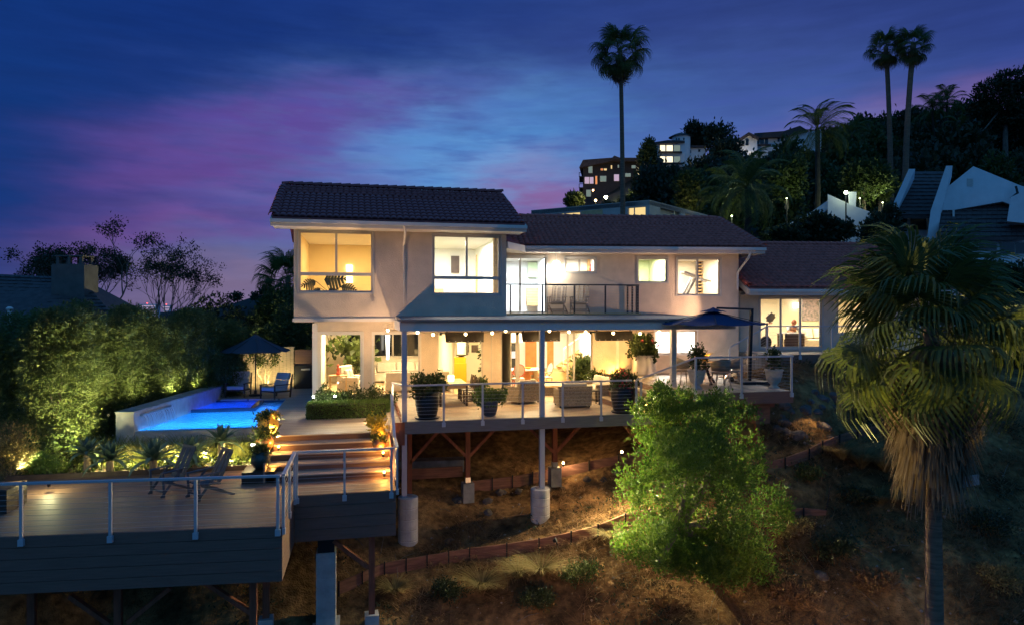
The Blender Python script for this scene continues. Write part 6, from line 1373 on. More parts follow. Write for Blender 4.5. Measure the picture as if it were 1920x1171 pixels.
# heaters under the patio roof
for i, (u0, u1, lab) in enumerate(((835, 908, 'left of the three dark heaters hung under the patio roof'), (979, 1051, 'middle of the three dark heaters hung under the patio roof'), (1117, 1187, 'right of the three dark heaters hung under the patio roof'))):
    Y_ = 21.6; a = PV(u0, 630, Y_); b_ = PV(u1, 630, Y_); zt_, zb_ = PV(870, 622, Y_).z, PV(870, 641, Y_).z; c = (a.x+b_.x)/2
    t = thing('patio_heater', lab, 'heater', (c, Y_, zb_), 'heaters hung under the patio roof')
    g = MB(); w = (b_.x-a.x)/2; g.hexa([(c-w+.02, Y_-.02, zb_), (c+w-.02, Y_-.02, zb_), (c+w-.02, Y_+.12, zb_+.05), (c-w+.02, Y_+.12, zb_+.05), (c-w, Y_+.05, zt_), (c+w, Y_+.05, zt_), (c+w, Y_+.16, zt_), (c-w, Y_+.16, zt_)]); g.build('hood', heater_m, t)
    for k in range(6): g = MB(); x_ = c-w*.8+k*w*.32; g.cbox((x_, Y_-.021, zb_+.035), .03, .012, .012); g.build('louvre', cable, t)
    for s in (-1, 1): g = MB(); g.beam((c+s*w*.9, Y_+.1, zt_-.02), (c+s*w*.9, Y_+.1, -.46), .03, .03); g.build('bracket', blackm, t)
    g = MB(); g.tube([(c-w-.12, Y_+.1, zt_-.03), (c-w, Y_+.1, zt_-.05)], .02, 6); g.cbox((c-w-.14, Y_+.1, zt_-.06), .07, .05, .09); g.build('burner', blackm, t)
# string lights
sl = thing('string_lights', 'string of round bulbs under the front edge of the patio roof', 'string lights', (6, 20.6, -.8)); Y_ = 20.75; pts = []
for u, v in ((727, 619), (783, 623), (812, 627), (873, 626), (923, 624), (948, 620), (1030, 620), (1067, 622), (1098, 622), (1150, 624), (1200, 625), (1236, 622)):
    p = PV(u, v, Y_) if u > 740 else PV(u, v, 23.0); pts.append(p+Vector((0, 0, .04))); g = MB(); g.sphere(p, .042, 10, 8); g.build('bulb', bulb_m, sl)
    g = MB(); g.tube([p+Vector((0, 0, .035)), p+Vector((0, 0, .085))], .016, 6); g.build('socket', blackm, sl)
g = MB(); wp = []
for a, b_ in zip(pts, pts[1:]): wp += [a, a.lerp(b_, .5)-Vector((0, 0, .03))]
g.tube(wp+[pts[-1]], .006, 4); g.build('wire', blackm, sl)
for k in range(1, 12): point(pts[k]+Vector((0, .10, -.10)), 4, (1, .70, .33), .03)
for x_ in (2.2, 4.0, 5.8, 7.6, 9.6):
    dl = thing('added_downlight', 'added round recessed fill light in the patio ceiling, %s' % ('above the dining table' if x_ < 3 else 'above the plant by the table' if x_ < 5 else 'above the wicker armchairs' if x_ < 7 else 'above the wicker sofa' if x_ < 9 else 'above the terrace steps'), 'lamp', (x_, 23.9, -.46), 'added fill lights in the patio ceiling'); g = MB(); g.lathe([(.09, -.012), (.09, -.002)], 14, (x_, 23.9, -.46)); g.build('trim_ring', trim, dl); spot((x_, 23.9, -.49), (x_, 24.3, -3.3), 115, (1, .62, .24), 165, .7, .05)  # invented ceiling lights, put in to brighten the patio floor and wall
# wall lantern glowing on the balcony wall
q = FG.uv(1043, 497, -.20); p = FG.pt(q[0], -.22, q[1]); t = thing('wall_lantern', 'white globe lantern glowing on the balcony wall', 'lamp', p)
g = MB(); g.sphere(p, .17, 14, 10); g.build('globe', emit('globe_glow', (1, .95, .82), 9), t); g = MB(); g.tube([p+Vector((0, .0, .1)), FG.pt(q[0], -.2, q[1]+.42)], .015, 6); g.tube([FG.pt(q[0], -.2, q[1]+.42), FG.pt(q[0], -.003, q[1]+.42)], .03, 6); g.build('bracket', trim, t); point(FG.pt(q[0], -.34, q[1]-.24), 24, (1, .92, .76), .05)
# terrace table set
q = PH(1338, 722, HT); rx_, ry_ = q.x+.05, q.y+.55; t = thing('round_table', 'round weathered table on the terrace', 'table', (rx_, ry_, HT))
g = MB(); g.lathe([(.62, .70), (.64, .72), (.64, .75), (.62, .76)], 28, (rx_, ry_, HT)); g.build('tabletop', teak, t)
g = MB()
for k in range(3): a = k*2.1+.4; g.beam((rx_+.42*math.cos(a), ry_+.42*math.sin(a), HT), (rx_-.2*math.cos(a), ry_-.2*math.sin(a), HT+.70), .06, .05)
g.build('pedestal', darkwood, t)
def shell_chair(label, p, rz):
    t = thing('shell_chair', label, 'chair', (0, 0, 0), 'rounded chairs round the terrace table')
    for sx in (-1, 1):
        for sy in (-1, 1): g = MB(); g.tube([(sx*.26, sy*.25, 0), (sx*.18, sy*.17, .43)], [.016, .022], 6); g.build('leg', teak, t)
    V = []; n = 12
    g = MB(); g.lathe([(.26, .42), (.28, .45), (.27, .47)], 16); g.build('seat', teak, t)
    g = MB()
    for i in range(n+1):
        a = R(-100+200*i/n)+math.pi/2; h = .30+.14*math.cos(R(-100+200*i/n)); c, s = math.cos(a), math.sin(a); V += [(c*.26, s*.26, .50+.03), (c*.31, s*.31, .47+h), (c*.335, s*.335, .47+h), (c*.285, s*.285, .50+.02)]
    fs = [(4*i+k, 4*i+(k+1) % 4, 4*i+4+(k+1) % 4, 4*i+4+k) for i in range(n) for k in range(4)]; g.add(V, fs); g.build('backrest', teak, t, True)
    t.location = p; t.rotation_euler = (0, 0, rz); return t
sc0 = shell_chair('rounded chair at the left of the terrace table', (rx_-.80, ry_+.1, HT), R(90))
copy_tree(sc0, (rx_+.72, ry_-.38, HT), R(-115), 'rounded chair at the right front of the terrace table'); copy_tree(sc0, (rx_+.02, ry_-.86, HT), R(175), 'rounded chair in front of the terrace table, back to the railing'); copy_tree(sc0, (rx_+.2, ry_+.85, HT), R(-10), 'rounded chair behind the terrace table')
br = thing('bromeliad_bowl', 'yellow bromeliad glowing in a bowl on the terrace table', 'potted plant', (rx_-.08, ry_, HT+.762)); g = MB(); g.lathe([(.08, 0), (.14, .05), (.16, .12), (.13, .12)], 14, (rx_-.08, ry_, HT+.762)); g.build('bowl', potgold, br)
n = 34; a = rng.uniform(0, 6.28, n); k = .4+.6*rng.random(n); V, Q = blades(np.tile(np.array([[rx_-.08, ry_, HT+.86]]), (n, 1)), np.stack([np.cos(a)*k, np.sin(a)*k], 1), .32+.15*rng.random(n), .022, .8, 4); np_mesh('leaf_rosette', V, Q, L_yel, br); point((rx_-.08, ry_-.2, HT+1.02), 5, AMBER, .05)
# ---------------------------------------------------------------- things indoors
def sofa(label, p, w, d, rz, m=cush, h=.78, grp=None):
    t = thing('sofa', label, 'sofa', (0, 0, 0), grp); g = MB(); g.box(-w/2, w/2, -d/2, d/2, .06, .40); g.build('seat_base', m, t, bevel=.03); g = MB(); g.box(-w/2, w/2, d/2-.2, d/2, .401, h); g.build('backrest', m, t, bevel=.04)
    for s in (-1, 1): g = MB(); g.box(s*w/2-.18*(s > 0), s*w/2+.18*(s < 0), -d/2, d/2-.201, .401, .60); g.build('arm', m, t, bevel=.04)
    n = max(2, int(w/.8)); iw = (w-.4)/n
    for i in range(n): x0 = -w/2+.2+i*iw; g = MB(); g.hexa([(x0+.02, d/2-.42, .42), (x0+iw-.02, d/2-.42, .42), (x0+iw-.02, d/2-.2, .42), (x0+.02, d/2-.2, .42), (x0+.02, d/2-.3, .86), (x0+iw-.02, d/2-.3, .86), (x0+iw-.02, d/2-.18, .86), (x0+.02, d/2-.18, .86)]); g.build('back_cushion', m, t, bevel=.05)
    t.location = p; t.rotation_euler = (0, 0, rz); return t
fz = -3.238
sofa('cream sofa with its back to the patio in the living room', (2.2, 27.6, fz), 2.5, .95, R(180)); sofa('cream sofa against the far wall under the dark windows', (2.0, 31.3, fz), 3.0, 1.0, 0)
x = PV(652, 690, 28.2).x; sofa('wing armchair in the left part of the living room', (x+.2, 28.0, fz), 1.0, .9, R(65), h=1.0)
x = PV(665, 690, 30.2).x; potted('fiddle leaf fig standing in the living room', (x, 30.2, fz), 'round', .7, potwhite, (.75, .5, 1.05, 60, .34, .13, L_mid))
x = PV(634, 690, 27.2).x; g = MB(); g.lathe([(.05, 0), (.09, .06), (.05, .14), (.075, .22), (.04, .30), (.06, .37), (.02, .43)], 12, (x, 27.2, fz+.72)); st_ = tag(g.build('figurine', redorange), 'stacked orange glass figurine behind the left window', 'figurine')
t = thing('console_table', 'pale console table under the orange figurine', 'table', (x, 27.2, fz)); MB().box(x-.35, x+.35, 27.0, 27.4, fz+.67, fz+.715).build('tabletop', lightwood, t)
for s in (-1, 1): g = MB(); g.cbox((x+s*.3, 27.2, fz+.335), .05, .3, .66); g.build('leg', lightwood, t)
x = PV(727, 640, 28.6).x; t = thing('pendant_lamp', 'slim white pendant tube glowing in the living room', 'lamp', (x, 28.6, -1.9)); g = MB(); g.tube([(x, 28.6, -2.05), (x, 28.6, -1.05)], [.05, .09], 10); g.build('shade', emit('pendant_glow', (1, .94, .78), 6), t); g = MB(); g.tube([(x, 28.6, -1.05), (x, 28.6, -.56)], .008, 4); g.build('cord', blackm, t)
p = PV(855, 715, 28.4); t = thing('yellow_cabinet', 'stepped yellow cabinet in the dining room doorway', 'cabinet', (p.x, 28.4, -3.255)); MB().box(p.x-.44, p.x+.40, 28.1, 28.7, -3.255, -2.22).build('lower_box', yellow, t); MB().box(p.x-.10, p.x+.38, 28.15, 28.68, -2.219, -1.98).build('upper_box', yellow, t); g = MB(); g.lathe([(.06, 0), (.2, .06), (.24, .10)], 14, (p.x+.22, 28.4, -1.978)); tag(g.build('dark_bowl', potblack), 'dark bowl on top of the yellow cabinet', 'bowl')
p = PV(874, 670, 28.9); t = thing('television', 'wall television turned sideways on a white column', 'television', (p.x, 28.9, -2.0)); g = MB(); g.beam((p.x, 28.7, -1.45), (p.x+.16, 29.3, -1.45), .06, .95); g.build('screen', darkglass, t); g = MB(); g.box(p.x-.38, p.x-.02, 28.9, 29.3, -3.25, -.56); g.build('column', inwhite, t)
x = PV(903, 670, 26.9).x; t = thing('trailing_plant', 'trailing dark leaved vine hanging in the doorway', 'plant', (x, 26.9, -1.0)); n = 46; zz = -.75-1.75*rng.random(n); P_ = np.stack([x+rng.normal(size=n)*.05, 26.9+rng.normal(size=n)*.05, zz], 1); d_ = unit(n)*np.array([1, 1, .2])+np.array([-.5, 0, -.6]); d_ /= np.linalg.norm(d_, axis=1, keepdims=True); np_mesh('foliage', *leaves(P_, d_, .17, .045), L_dark, t); g = MB(); g.tube([(x, 26.9, -.56), (x, 26.9, -2.5)], .01, 4); g.build('stem', bark, t)
# dining room
dz = -3.255
p = PV(985, 690, 27.9); t = thing('dining_table', 'white topped indoor dining table on an orange wood base', 'table', (p.x, 27.9, dz)); MB().box(p.x-.75, p.x+.65, 27.4, 28.4, dz+.72, dz+.77).build('tabletop', white_pa, t); MB().box(p.x-.12, p.x+.18, 27.7, 28.1, dz+.002, dz+.719).build('base', orangewood, t)
def oval(label, p_, rz, m=redorange):
    t = thing('oval_back_chair', label, 'chair', (0, 0, 0), 'red oval back chairs at the indoor table')
    g = MB(); g.box(-.24, .24, -.24, .24, .42, .48); g.build('seat', cush, t, bevel=.02)
    for x_ in (-1, 1):
        for y_ in (-1, 1): g = MB(); g.tube([(x_*.22, y_*.22, 0), (x_*.21, y_*.2, .43)], [.014, .022], 6); g.build('leg', m, t)
        g = MB(); g.tube([(x_*.25, .2, .68), (x_*.27, -.1, .66), (x_*.24, -.18, .48)], .016, 6); g.build('arm', m, t)
    g = MB(); ring = [(.23*math.sin(2*math.pi*k/20), .24+.06*math.cos(2*math.pi*k/20), .80+.25*math.cos(2*math.pi*k/20)) for k in range(21)]; g.tube(ring, .02, 6, False); g.build('back_frame', m, t)
    g = MB(); g.face([(.21*math.sin(2*math.pi*k/20), .24+.06*math.cos(2*math.pi*k/20), .80+.23*math.cos(2*math.pi*k/20)) for k in range(20)]); g.build('back_panel', cush, t); g = MB(); g.tube([(0, .2, .46), (0, .2, .56)], .03, 6); g.build('back_post', m, t)
    t.location = p_; t.rotation_euler = (0, 0, rz); return t
oc = oval('oval back chair at the left end of the indoor table, back to the patio', (PV(972, 690, 27.1).x, 27.1, dz), R(175)); copy_tree(oc, (PV(1022, 690, 27.4).x, 27.4, dz), R(-75), 'oval back chair at the right of the indoor table, seen from the side'); copy_tree(oc, (PV(955, 690, 28.3).x, 28.3, dz), R(75), 'oval back chair behind the left end of the indoor table')
g = MB(); xx = p.x+.1; g.lathe([(.05, 0), (.09, .05), (.1, .16), (.06, .18)], 10, (xx-.45, 27.8, dz+.772)); tag(g.build('vase', potgold), 'amber vase on the white indoor dining table', 'vase')
g = MB(); g.lathe([(.05, 0), (.18, .05), (.2, .07)], 14, (xx, 27.8, dz+.772)); tag(g.build('bowl', L_yel), 'yellow green bowl on the white indoor dining table', 'bowl')
# staircase indoors
stc = thing('indoor_staircase', 'light wood staircase climbing to the right in the dining room', 'staircase', PV(1060, 700, 29.5)); a = PV(1052, 690, 29.3); b_ = PV(1112, 648, 29.3); n = 7
for k in range(n): q = a.lerp(b_, (k+.5)/n); g = MB(); g.box(q.x-.13, q.x+.16, 28.9, 29.9, q.z, q.z+.05); g.build('tread', lightwood, stc)
for Yq in (28.88, 29.92): g = MB(); g.beam((a.x, Yq, a.z-.03), (b_.x+.4, Yq, b_.z+.25), .05, .24); g.build('stringer', lightwood, stc)
g = MB(); g.tube([(a.x, 28.9, a.z+.9), (b_.x+.3, 28.9, b_.z+1.1)], .025, 6)
for k in range(5): q = a.lerp(b_, k/4); g.tube([(q.x, 28.9, q.z), (q.x, 28.9, q.z+.9)], .014, 5)
g.build('handrail', trim, stc)
# bedroom, gym, upstairs
p = FBD.pt(FBD.uv(1436, 640, .9)[0], .9, -1.718); t = thing('exercise_bike', 'black exercise bike with a tilted screen behind the bedroom glass', 'exercise bike', p)
g = MB(); g.lathe([(.02, -.03), (.26, -.03), (.28, 0), (.26, .03), (.02, .03)], 18); V = [(p.x+v[0], p.y+v[2], p.z+.34+v[1]) for v in g.v]; g.v = V; g.build('flywheel', black, t)
g = MB(); g.beam(p+Vector((0, 0, .35)), p+Vector((.05, 0, 1.15)), .06, .06); g.beam(p+Vector((-.3, 0, .03)), p+Vector((.5, 0, .03)), .06, .06); g.build('frame', black, t); g = MB(); g.beam(p+Vector((-.18, 0, 1.1)), p+Vector((.3, 0, 1.14)), .04, .04); g.build('handlebar', redorange, t)
g = MB(); c = p+Vector((.22, 0, 1.38)); g.beam(c+Vector((-.14, 0, -.12)), c+Vector((.14, 0, .12)), .03, .30, (.6, 0, -.7)); g.hexa([c+Vector(v) for v in ((-.22, -.03, -.16), (.10, -.03, -.16), (.10, .0, -.16), (-.22, .0, -.16), (-.06, .05, .16), (.26, .05, .16), (.26, .08, .16), (-.06, .08, .16))]); g.build('screen', mat('screen_grey', (.22, .19, .15), .4), t)
sofa('cream bed-like sofa at the right of the bedroom', tuple(FBD.pt(FBD.uv(1528, 640, 2.6)[0], 2.6, -1.718)), 1.6, 1.0, FBD.ang+R(0))
def fbx(name, F, u0, v0, u1, v1, d, dep, m): a, b, h0, h1 = F.rect(u0, v0, u1, v1, d); g = MB(); g.fbox(F, a, b, d, d+dep, h0, h1); return g.build(name, m)
artm = mat('abstract_painting', (.10, .13, .14), .7, 9, .3, c2=(.55, .42, .50), detail=8)
tag(fbx('painting', FBD, 1505, 560, 1538, 601, 4.42, .05, artm), 'large dark floral painting above the bedroom sofa', 'painting')
q = FBD.uv(1494, 572, 4.3); t = thing('wall_sconce', 'bright up and down wall sconce in the bedroom', 'lamp', FBD.pt(q[0], 4.4, q[1])); g = MB(); g.fbox(FBD, q[0]-.10, q[0]+.10, 4.3, 4.47, q[1]-.13, q[1]+.10); g.build('shade', emit('sconce_glow', (1, .93, .8), 5), t)
# seated figure at the desk
dk = FBD.pt(FBD.uv(1484, 640, 1.0)[0], 1.0, -1.718); t = thing('desk', 'small desk with a dark front in the bedroom', 'desk', dk); F0 = Frame(dk.xy-FBD.t.xy*.5, dk.xy+FBD.t.xy*.5)
g = MB(); g.fbox(F0, -.05, 1.0, -.25, .25, -1.718+.70, -1.718+.74); g.build('desktop', white_pa, t); g = MB(); g.fbox(F0, .12, .85, -.22, -.18, -1.715, -1.02); g.build('front_panel', darkwood, t)
for a_ in (0, .95): g = MB(); g.fbox(F0, a_-.03, a_+.03, -.2, .2, -1.716, -1.022); g.build('leg', darkwood, t)
def seated(label, p, yaw):
    J = dict(pelvis=(0, 0, .50), chest=(0, -.12, .82), neck=(0, -.20, 1.02), head=(0, -.27, 1.10), top=(0, -.30, 1.24), sl=(-.19, -.15, .96), sr=(.19, -.15, .96), el=(-.27, -.28, .76), er=(.27, -.28, .76), hl=(-.12, -.50, .77), hr=(.12, -.50, .77), kl=(-.12, -.42, .50), kr=(.12, -.42, .50), fl=(-.12, -.40, .06), fr=(.12, -.40, .06), tl=(-.12, -.55, .04), tr_=(.12, -.55, .04))
    E = [('pelvis', 'chest'), ('chest', 'neck'), ('neck', 'head'), ('head', 'top'), ('chest', 'sl'), ('sl', 'el'), ('el', 'hl'), ('chest', 'sr'), ('sr', 'er'), ('er', 'hr'), ('pelvis', 'kl'), ('kl', 'fl'), ('fl', 'tl'), ('pelvis', 'kr'), ('kr', 'fr'), ('fr', 'tr_')]
    rad = dict(pelvis=.15, chest=.16, neck=.055, head=.085, top=.07, sl=.075, sr=.075, el=.05, er=.05, hl=.032, hr=.032, kl=.075, kr=.075, fl=.045, fr=.045, tl=.03, tr_=.03)
    t = thing('person', label, 'person', p); ks = list(J)
    def skinned(nm, keys, m, grow=0):
        kk = [k for k in ks if k in keys]; me = bpy.data.meshes.new(nm); me.from_pydata([J[k] for k in kk], [(kk.index(a), kk.index(b_)) for a, b_ in E if a in kk and b_ in kk], [])
        me.materials.append(m); o = bpy.data.objects.new(nm, me); col.objects.link(o); o.parent = t; o.modifiers.new('skin', 'SKIN'); me.skin_vertices.new() if not me.skin_vertices else None
        for i, k in enumerate(kk): me.skin_vertices[0].data[i].radius = (rad[k]+grow, rad[k]+grow)
        me.skin_vertices[0].data[0].use_root = True; s = o.modifiers.new('sub', 'SUBSURF'); s.levels = s.render_levels = 2; return o
    skinned('body', set(ks), skin); skinned('shirt', {'pelvis', 'chest', 'sl', 'sr', 'el', 'er'}, shirt, .014); t.rotation_euler = (0, 0, yaw)
    g = MB(); g.sphere((0, -.275, 1.175), .108, 12, 8, 1.12); o = g.build('hair', mat('dark_cap', (.30, .10, .05), .7)); o.parent = t
    return t
pp_ = FBD.pt(FBD.uv(1484, 640, 1.6)[0]+.05, 1.75, -1.718); seated('seated person in a pale striped shirt bending over the bedroom desk', pp_, FBD.ang)
g = MB(); g.cbox((pp_.x, pp_.y, pp_.z+.22), .46, .42, .42, FBD.ang); tag(g.build('stool', darkwood), 'dark square stool under the seated person', 'stool')
p = FG.pt(FG.uv(1310, 560, 1.4)[0], 1.4, -.137); t = thing('treadmill', 'grey treadmill seen through the gym window', 'treadmill', p)
a = FG.pt(FG.uv(1272, 548, 1.4)[0], 1.4, 0); q0 = FG.uv(1285, 552, 1.4); q1 = FG.uv(1302, 520, 1.4); q2 = FG.uv(1276, 511, 1.4); q3 = FG.uv(1330, 528, 1.4)
A3 = lambda q, d=1.4: FG.pt(q[0], d, q[1])
for d in (1.2, 1.7): g = MB(); g.beam(A3(q0, d), A3(q1, d), .07, .10); g.build('upright', cushb, t); g = MB(); g.beam(A3(q1, d), A3(q3, d), .05, .05); g.build('handrail', cushb, t)
g = MB(); g.beam(A3(q2, 1.15), A3(q1, 1.15), .55, .08, (0, 0, 1)); g.build('console', cushb, t); g = MB(); g.fbox(FG, q0[0]-.1, q3[0]+.4, 1.15, 1.75, -.135, .05); g.build('belt_bed', blackm, t)
t = thing('blind', 'slatted shelf like blind at the back of the gym', 'blind', FG.pt(FG.uv(1322, 520, 3.4)[0], 3.4, 1))
for k in range(11): v = 489+k*6; a, b, h0, h1 = FG.rect(1306, v, 1334, v+2.2, 3.35); g = MB(); g.fbox(FG, a, b, 3.3, 3.5, h0, h1); g.build('slat', lightwood, t)
a, b, h0, h1 = FG.rect(1305, 488, 1335, 553, 3.5); g = MB(); g.fbox(FG, a, b, 3.51, 3.56, h0, h1); g.build('back_board', darkwood, t)
# monstera and wall lamps behind the left upstairs window
t = thing('monstera', 'monstera with big split leaves in the left upstairs window', 'plant', PV(620, 548, 24.3)); c = PV(622, 552, 24.4)
def split_leaf(c, d, L):
    d = Vector(d).normalized(); s = d.cross(Vector((0, 1, .2))).normalized(); g = MB()
    for k in range(7):
        f = k/6; w = L*.52*math.sin(math.pi*min(.93, .18+f*.8)); q = c+d*L*f
        for sg in (-1, 1): g.face([q, q+d*L*.166, q+d*(L*.25)+s*sg*w+Vector((0, -.02, -.25*w)), q+d*(L*.13)+s*sg*w*.95+Vector((0, -.02, -.25*w))])
    g.tube([c, c+d*L], .008, 4); return g
for u, v, dx_, dz_, L in ((608, 524, 1, .05, .62), (592, 527, -.9, -.3, .42), (640, 536, .9, -.25, .45), (600, 540, -.7, -.6, .34), (618, 540, .5, -.6, .42), (636, 545, .6, -.5, .3), (585, 545, -.4, -.6, .25)):
    q = PV(u, v, 24.3); split_leaf(q, (dx_, 0, dz_), L).build('leaf', L_dark, t); g = MB(); g.tube([c, q], .01, 4); g.build('stem', L_dark, t)
for v, lab in ((503, 'upper of the two square wall lamps in the left upstairs room'), (524, 'lower of the two square wall lamps in the left upstairs room')): tag(fbx('wall_lamp', FM, 649, v-6, 661, v+6, 28.33, .05, emit('square_lamp_glow', (1, .86, .5), 5)), lab, 'lamp')
tag(fbx('headboard', FM, 678, 533, 700, 552, 28.2, .1, inyel), 'pale headboard with a pillow in the left upstairs room', 'headboard')
tag(fbx('wall_picture', FM, 846, 480, 861, 512, 29.1, .04, darkwood), 'narrow dark framed mirror in the right upstairs room', 'picture')
tag(fbx('room_door', FM, 893, 478, 901, 552, 28.6, .04, lightwood), 'half open wooden door in the right upstairs room', 'door'); tag(fbx('curtain', FM, 925, 446, 936, 551, 24.0, .10, mat('brown_curtain', (.42, .31, .19), .9, 8, .15)), 'brown curtain at the right edge of the upstairs window', 'curtain')
tag(fbx('wall_picture', FM, 868, 538, 880, 552, 29.1, .04, white_pl), 'small white framed picture low on the right upstairs wall', 'picture'); tag(fbx('armchair_back', FM, 813, 541, 832, 552, 27.0, .4, lightwood), 'tan chair back at the left of the right upstairs room', 'chair')
tag(fbx('dresser', FG, 988, 540, 1012, 573, 3.6, .45, lightwood), 'light wood dresser seen through the balcony door', 'dresser'); tag(fbx('wall_shelf', FG, 990, 492, 1016, 520, 4.0, .12, ingreen), 'pale green shelf niche seen through the balcony door', 'shelf')
tag(fbx('jacket', FG, 1012, 533, 1018, 563, 3.5, .08, darkwood), 'dark jacket hanging beside the dresser', 'jacket')
g = MB(); q = FG.uv(1108, 508, 2.2); pz = FG.pt(q[0], 2.2, q[1]); g.lathe([(.05, 0), (.08, .08), (.05, .2), (.07, .25), (.02, .3)], 10, pz); tag(g.build('red_bottle', red_pl), 'dark red bottle on the shelf in the small upstairs window', 'bottle')
tag(fbx('wall_niche', FG, 1102, 486, 1115, 509, 2.4, .15, lightwood), 'small wooden niche behind the red bottle', 'shelf')
# fence behind the pool umbrella with a lit olive tree
fy = 33.2; fxa, fxb = PV(448, 690, fy).x, PV(551, 690, fy).x; zf = PV(500, 652, fy).z; t = thing('board_fence', 'vertical board fence lit yellow behind the pool umbrella', 'fence', ((fxa+fxb)/2, fy, HP)); n = 15
for k in range(n): a = fxa+(fxb-fxa)*k/n; g = MB(); g.box(a+.006, a+(fxb-fxa)/n-.006, fy, fy+.03+.008*(k % 2), HP-.1, zf); g.build('board', lightwood if False else teak, t)
MB().box(fxa-.02, fxb+.03, fy-.03, fy+.07, zf+.001, zf+.05).build('fence_cap', teak, t)
gx0, gx1 = PV(552, 690, 33.0).x, PV(594, 690, 33.0).x; t = thing('side_gate', 'dark double panel gate in the shade beside the house', 'gate', ((gx0+gx1)/2, 33, HP)); z0 = PV(570, 684, 33).z
g = MB(); g.box(gx0, gx1, 32.98, 33.03, HP, z0); g.build('lower_panel', black, t); g = MB(); g.box(gx0, gx1, 33.04, 33.08, z0+.002, PV(570, 655, 33).z); g.build('upper_panel', fasc, t); g = MB(); g.box((gx0+gx1)/2-.2, (gx0+gx1)/2+.2, 32.95, 32.978, z0-.22, z0-.15); g.build('handle', cushb, t)
q = PV(497, 742, 32.4); ot = thing('small_tree', 'small multi stem tree glowing from an uplight behind the pool chairs', 'tree', (q.x, 32.4, HP)); g = MB(); tips = []; rs = random.Random(5)
for k in range(3): branch_tubes(g, (q.x+rs.uniform(-.05, .05), 32.4, HP), (rs.uniform(-.35, .35), rs.uniform(-.1, .1), 1), .62, .05, 2, tips, .45, .35, (2, 3), rs)
g.build('trunk', barkpale, ot); V, Q = tufts([(q.x, 32.4, HP+1.65, .72, .55, .55)], 210, 6, .12, .03, .07, .3, .4); np_mesh('foliage', V, Q, L_mid, ot); spot((q.x+.1, 32.0, HP+.06), (q.x, 32.5, HP+1.6), 75, YEL, 80, .7); spot((q.x+.9, 32.2, HP+.1), (q.x+.6, 33.2, HP+1.2), 60, YEL, 120, .8); spot((q.x-.7, 32.2, HP+.1), (q.x-.5, 33.2, HP+1.2), 50, YEL, 120, .8)
# ================================================================== NEIGHBOURS AND HILLSIDE
def ext(face, off): g = MB(); g.extrude(face, off); return g
# left neighbour: tiled roof with a chimney behind the hedge
ln = thing('neighbour_house', 'dark tiled roof of the neighbouring house at the far left, with a chimney', 'house', P(60, 700, 27))
r0, r1 = P(-260, 503, 31), P(152, 521, 31); e0, e1 = P(-420, 735, 22.5), P(296, 690, 25.5)
b0 = r0+Vector((0, 7, -3)); b1 = r1+Vector((3.5, 6, -3)); g = MB(); g.extrude([e0, e1, r1, r0], (0, 0, -.15)); g.extrude([e1, b1, r1], (0, 0, -.15)); g.extrude([r0, r1, b1, b0], (0, 0, -.15)); lr = g.build('roof', shingle, ln)
g = MB(); g.prism([(e0.x+.5, e0.y+.5), (e1.x-.6, e1.y+.6), (b1.x-.5, b1.y-.4), (b0.x, b0.y-.5)], -6, min(e0.z, e1.z)-.3); g.build('wall', white_pl, ln)
def courses(e0, e1, r0, r1, n, m, parent, th=.05, nb=40):   # rows of flat tiles: each row a run of slightly uneven slabs
    e0, e1, r0, r1 = map(Vector, (e0, e1, r0, r1)); nn = (e1-e0).cross(r0-e0).normalized(); g = MB()
    for k in range(n):
        a = e0.lerp(r0, k/n); b_ = e1.lerp(r1, k/n); c = e0.lerp(r0, min(1, (k+1.12)/n)); d = e1.lerp(r1, min(1, (k+1.12)/n)); m_ = max(4, int(nb))
        for i in range(m_):
            s0, s1 = i/m_+.0015, (i+1)/m_-.0015; j = th*random.uniform(.75, 1.25)
            g.hexa([a.lerp(b_, s0), a.lerp(b_, s1), c.lerp(d, s1), c.lerp(d, s0), a.lerp(b_, s0)+nn*j, a.lerp(b_, s1)+nn*j, c.lerp(d, s1)+nn*.012, c.lerp(d, s0)+nn*.012])
    return tag(g.build('roof_tiles', m, parent), kind='stuff')
courses(e0, e1, r0, r1, 24, shingle, lr, .07, 46)
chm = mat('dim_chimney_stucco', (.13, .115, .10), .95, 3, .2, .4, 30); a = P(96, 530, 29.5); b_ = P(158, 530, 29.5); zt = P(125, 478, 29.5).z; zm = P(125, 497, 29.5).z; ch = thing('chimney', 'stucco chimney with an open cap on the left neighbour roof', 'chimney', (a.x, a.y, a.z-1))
ax_ = (b_-a).normalized()
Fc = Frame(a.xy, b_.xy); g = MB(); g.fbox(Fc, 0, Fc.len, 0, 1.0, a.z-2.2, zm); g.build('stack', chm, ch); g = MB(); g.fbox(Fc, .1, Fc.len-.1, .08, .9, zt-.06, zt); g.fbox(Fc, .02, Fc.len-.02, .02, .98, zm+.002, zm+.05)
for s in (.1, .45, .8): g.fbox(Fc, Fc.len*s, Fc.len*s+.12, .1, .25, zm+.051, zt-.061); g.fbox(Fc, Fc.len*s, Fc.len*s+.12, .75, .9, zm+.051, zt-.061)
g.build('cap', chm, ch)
p = P(18, 583, 24.5); g = MB(); g.tube([p-Vector((0, 0, .5)), p+Vector((0, 0, .05))], .07, 8); g.lathe([(.11, .05), (.12, .1), (.05, .16)], 10, p); tag(g.build('roof_vent', trim), 'small round vent pipe on the left neighbour roof', 'vent')
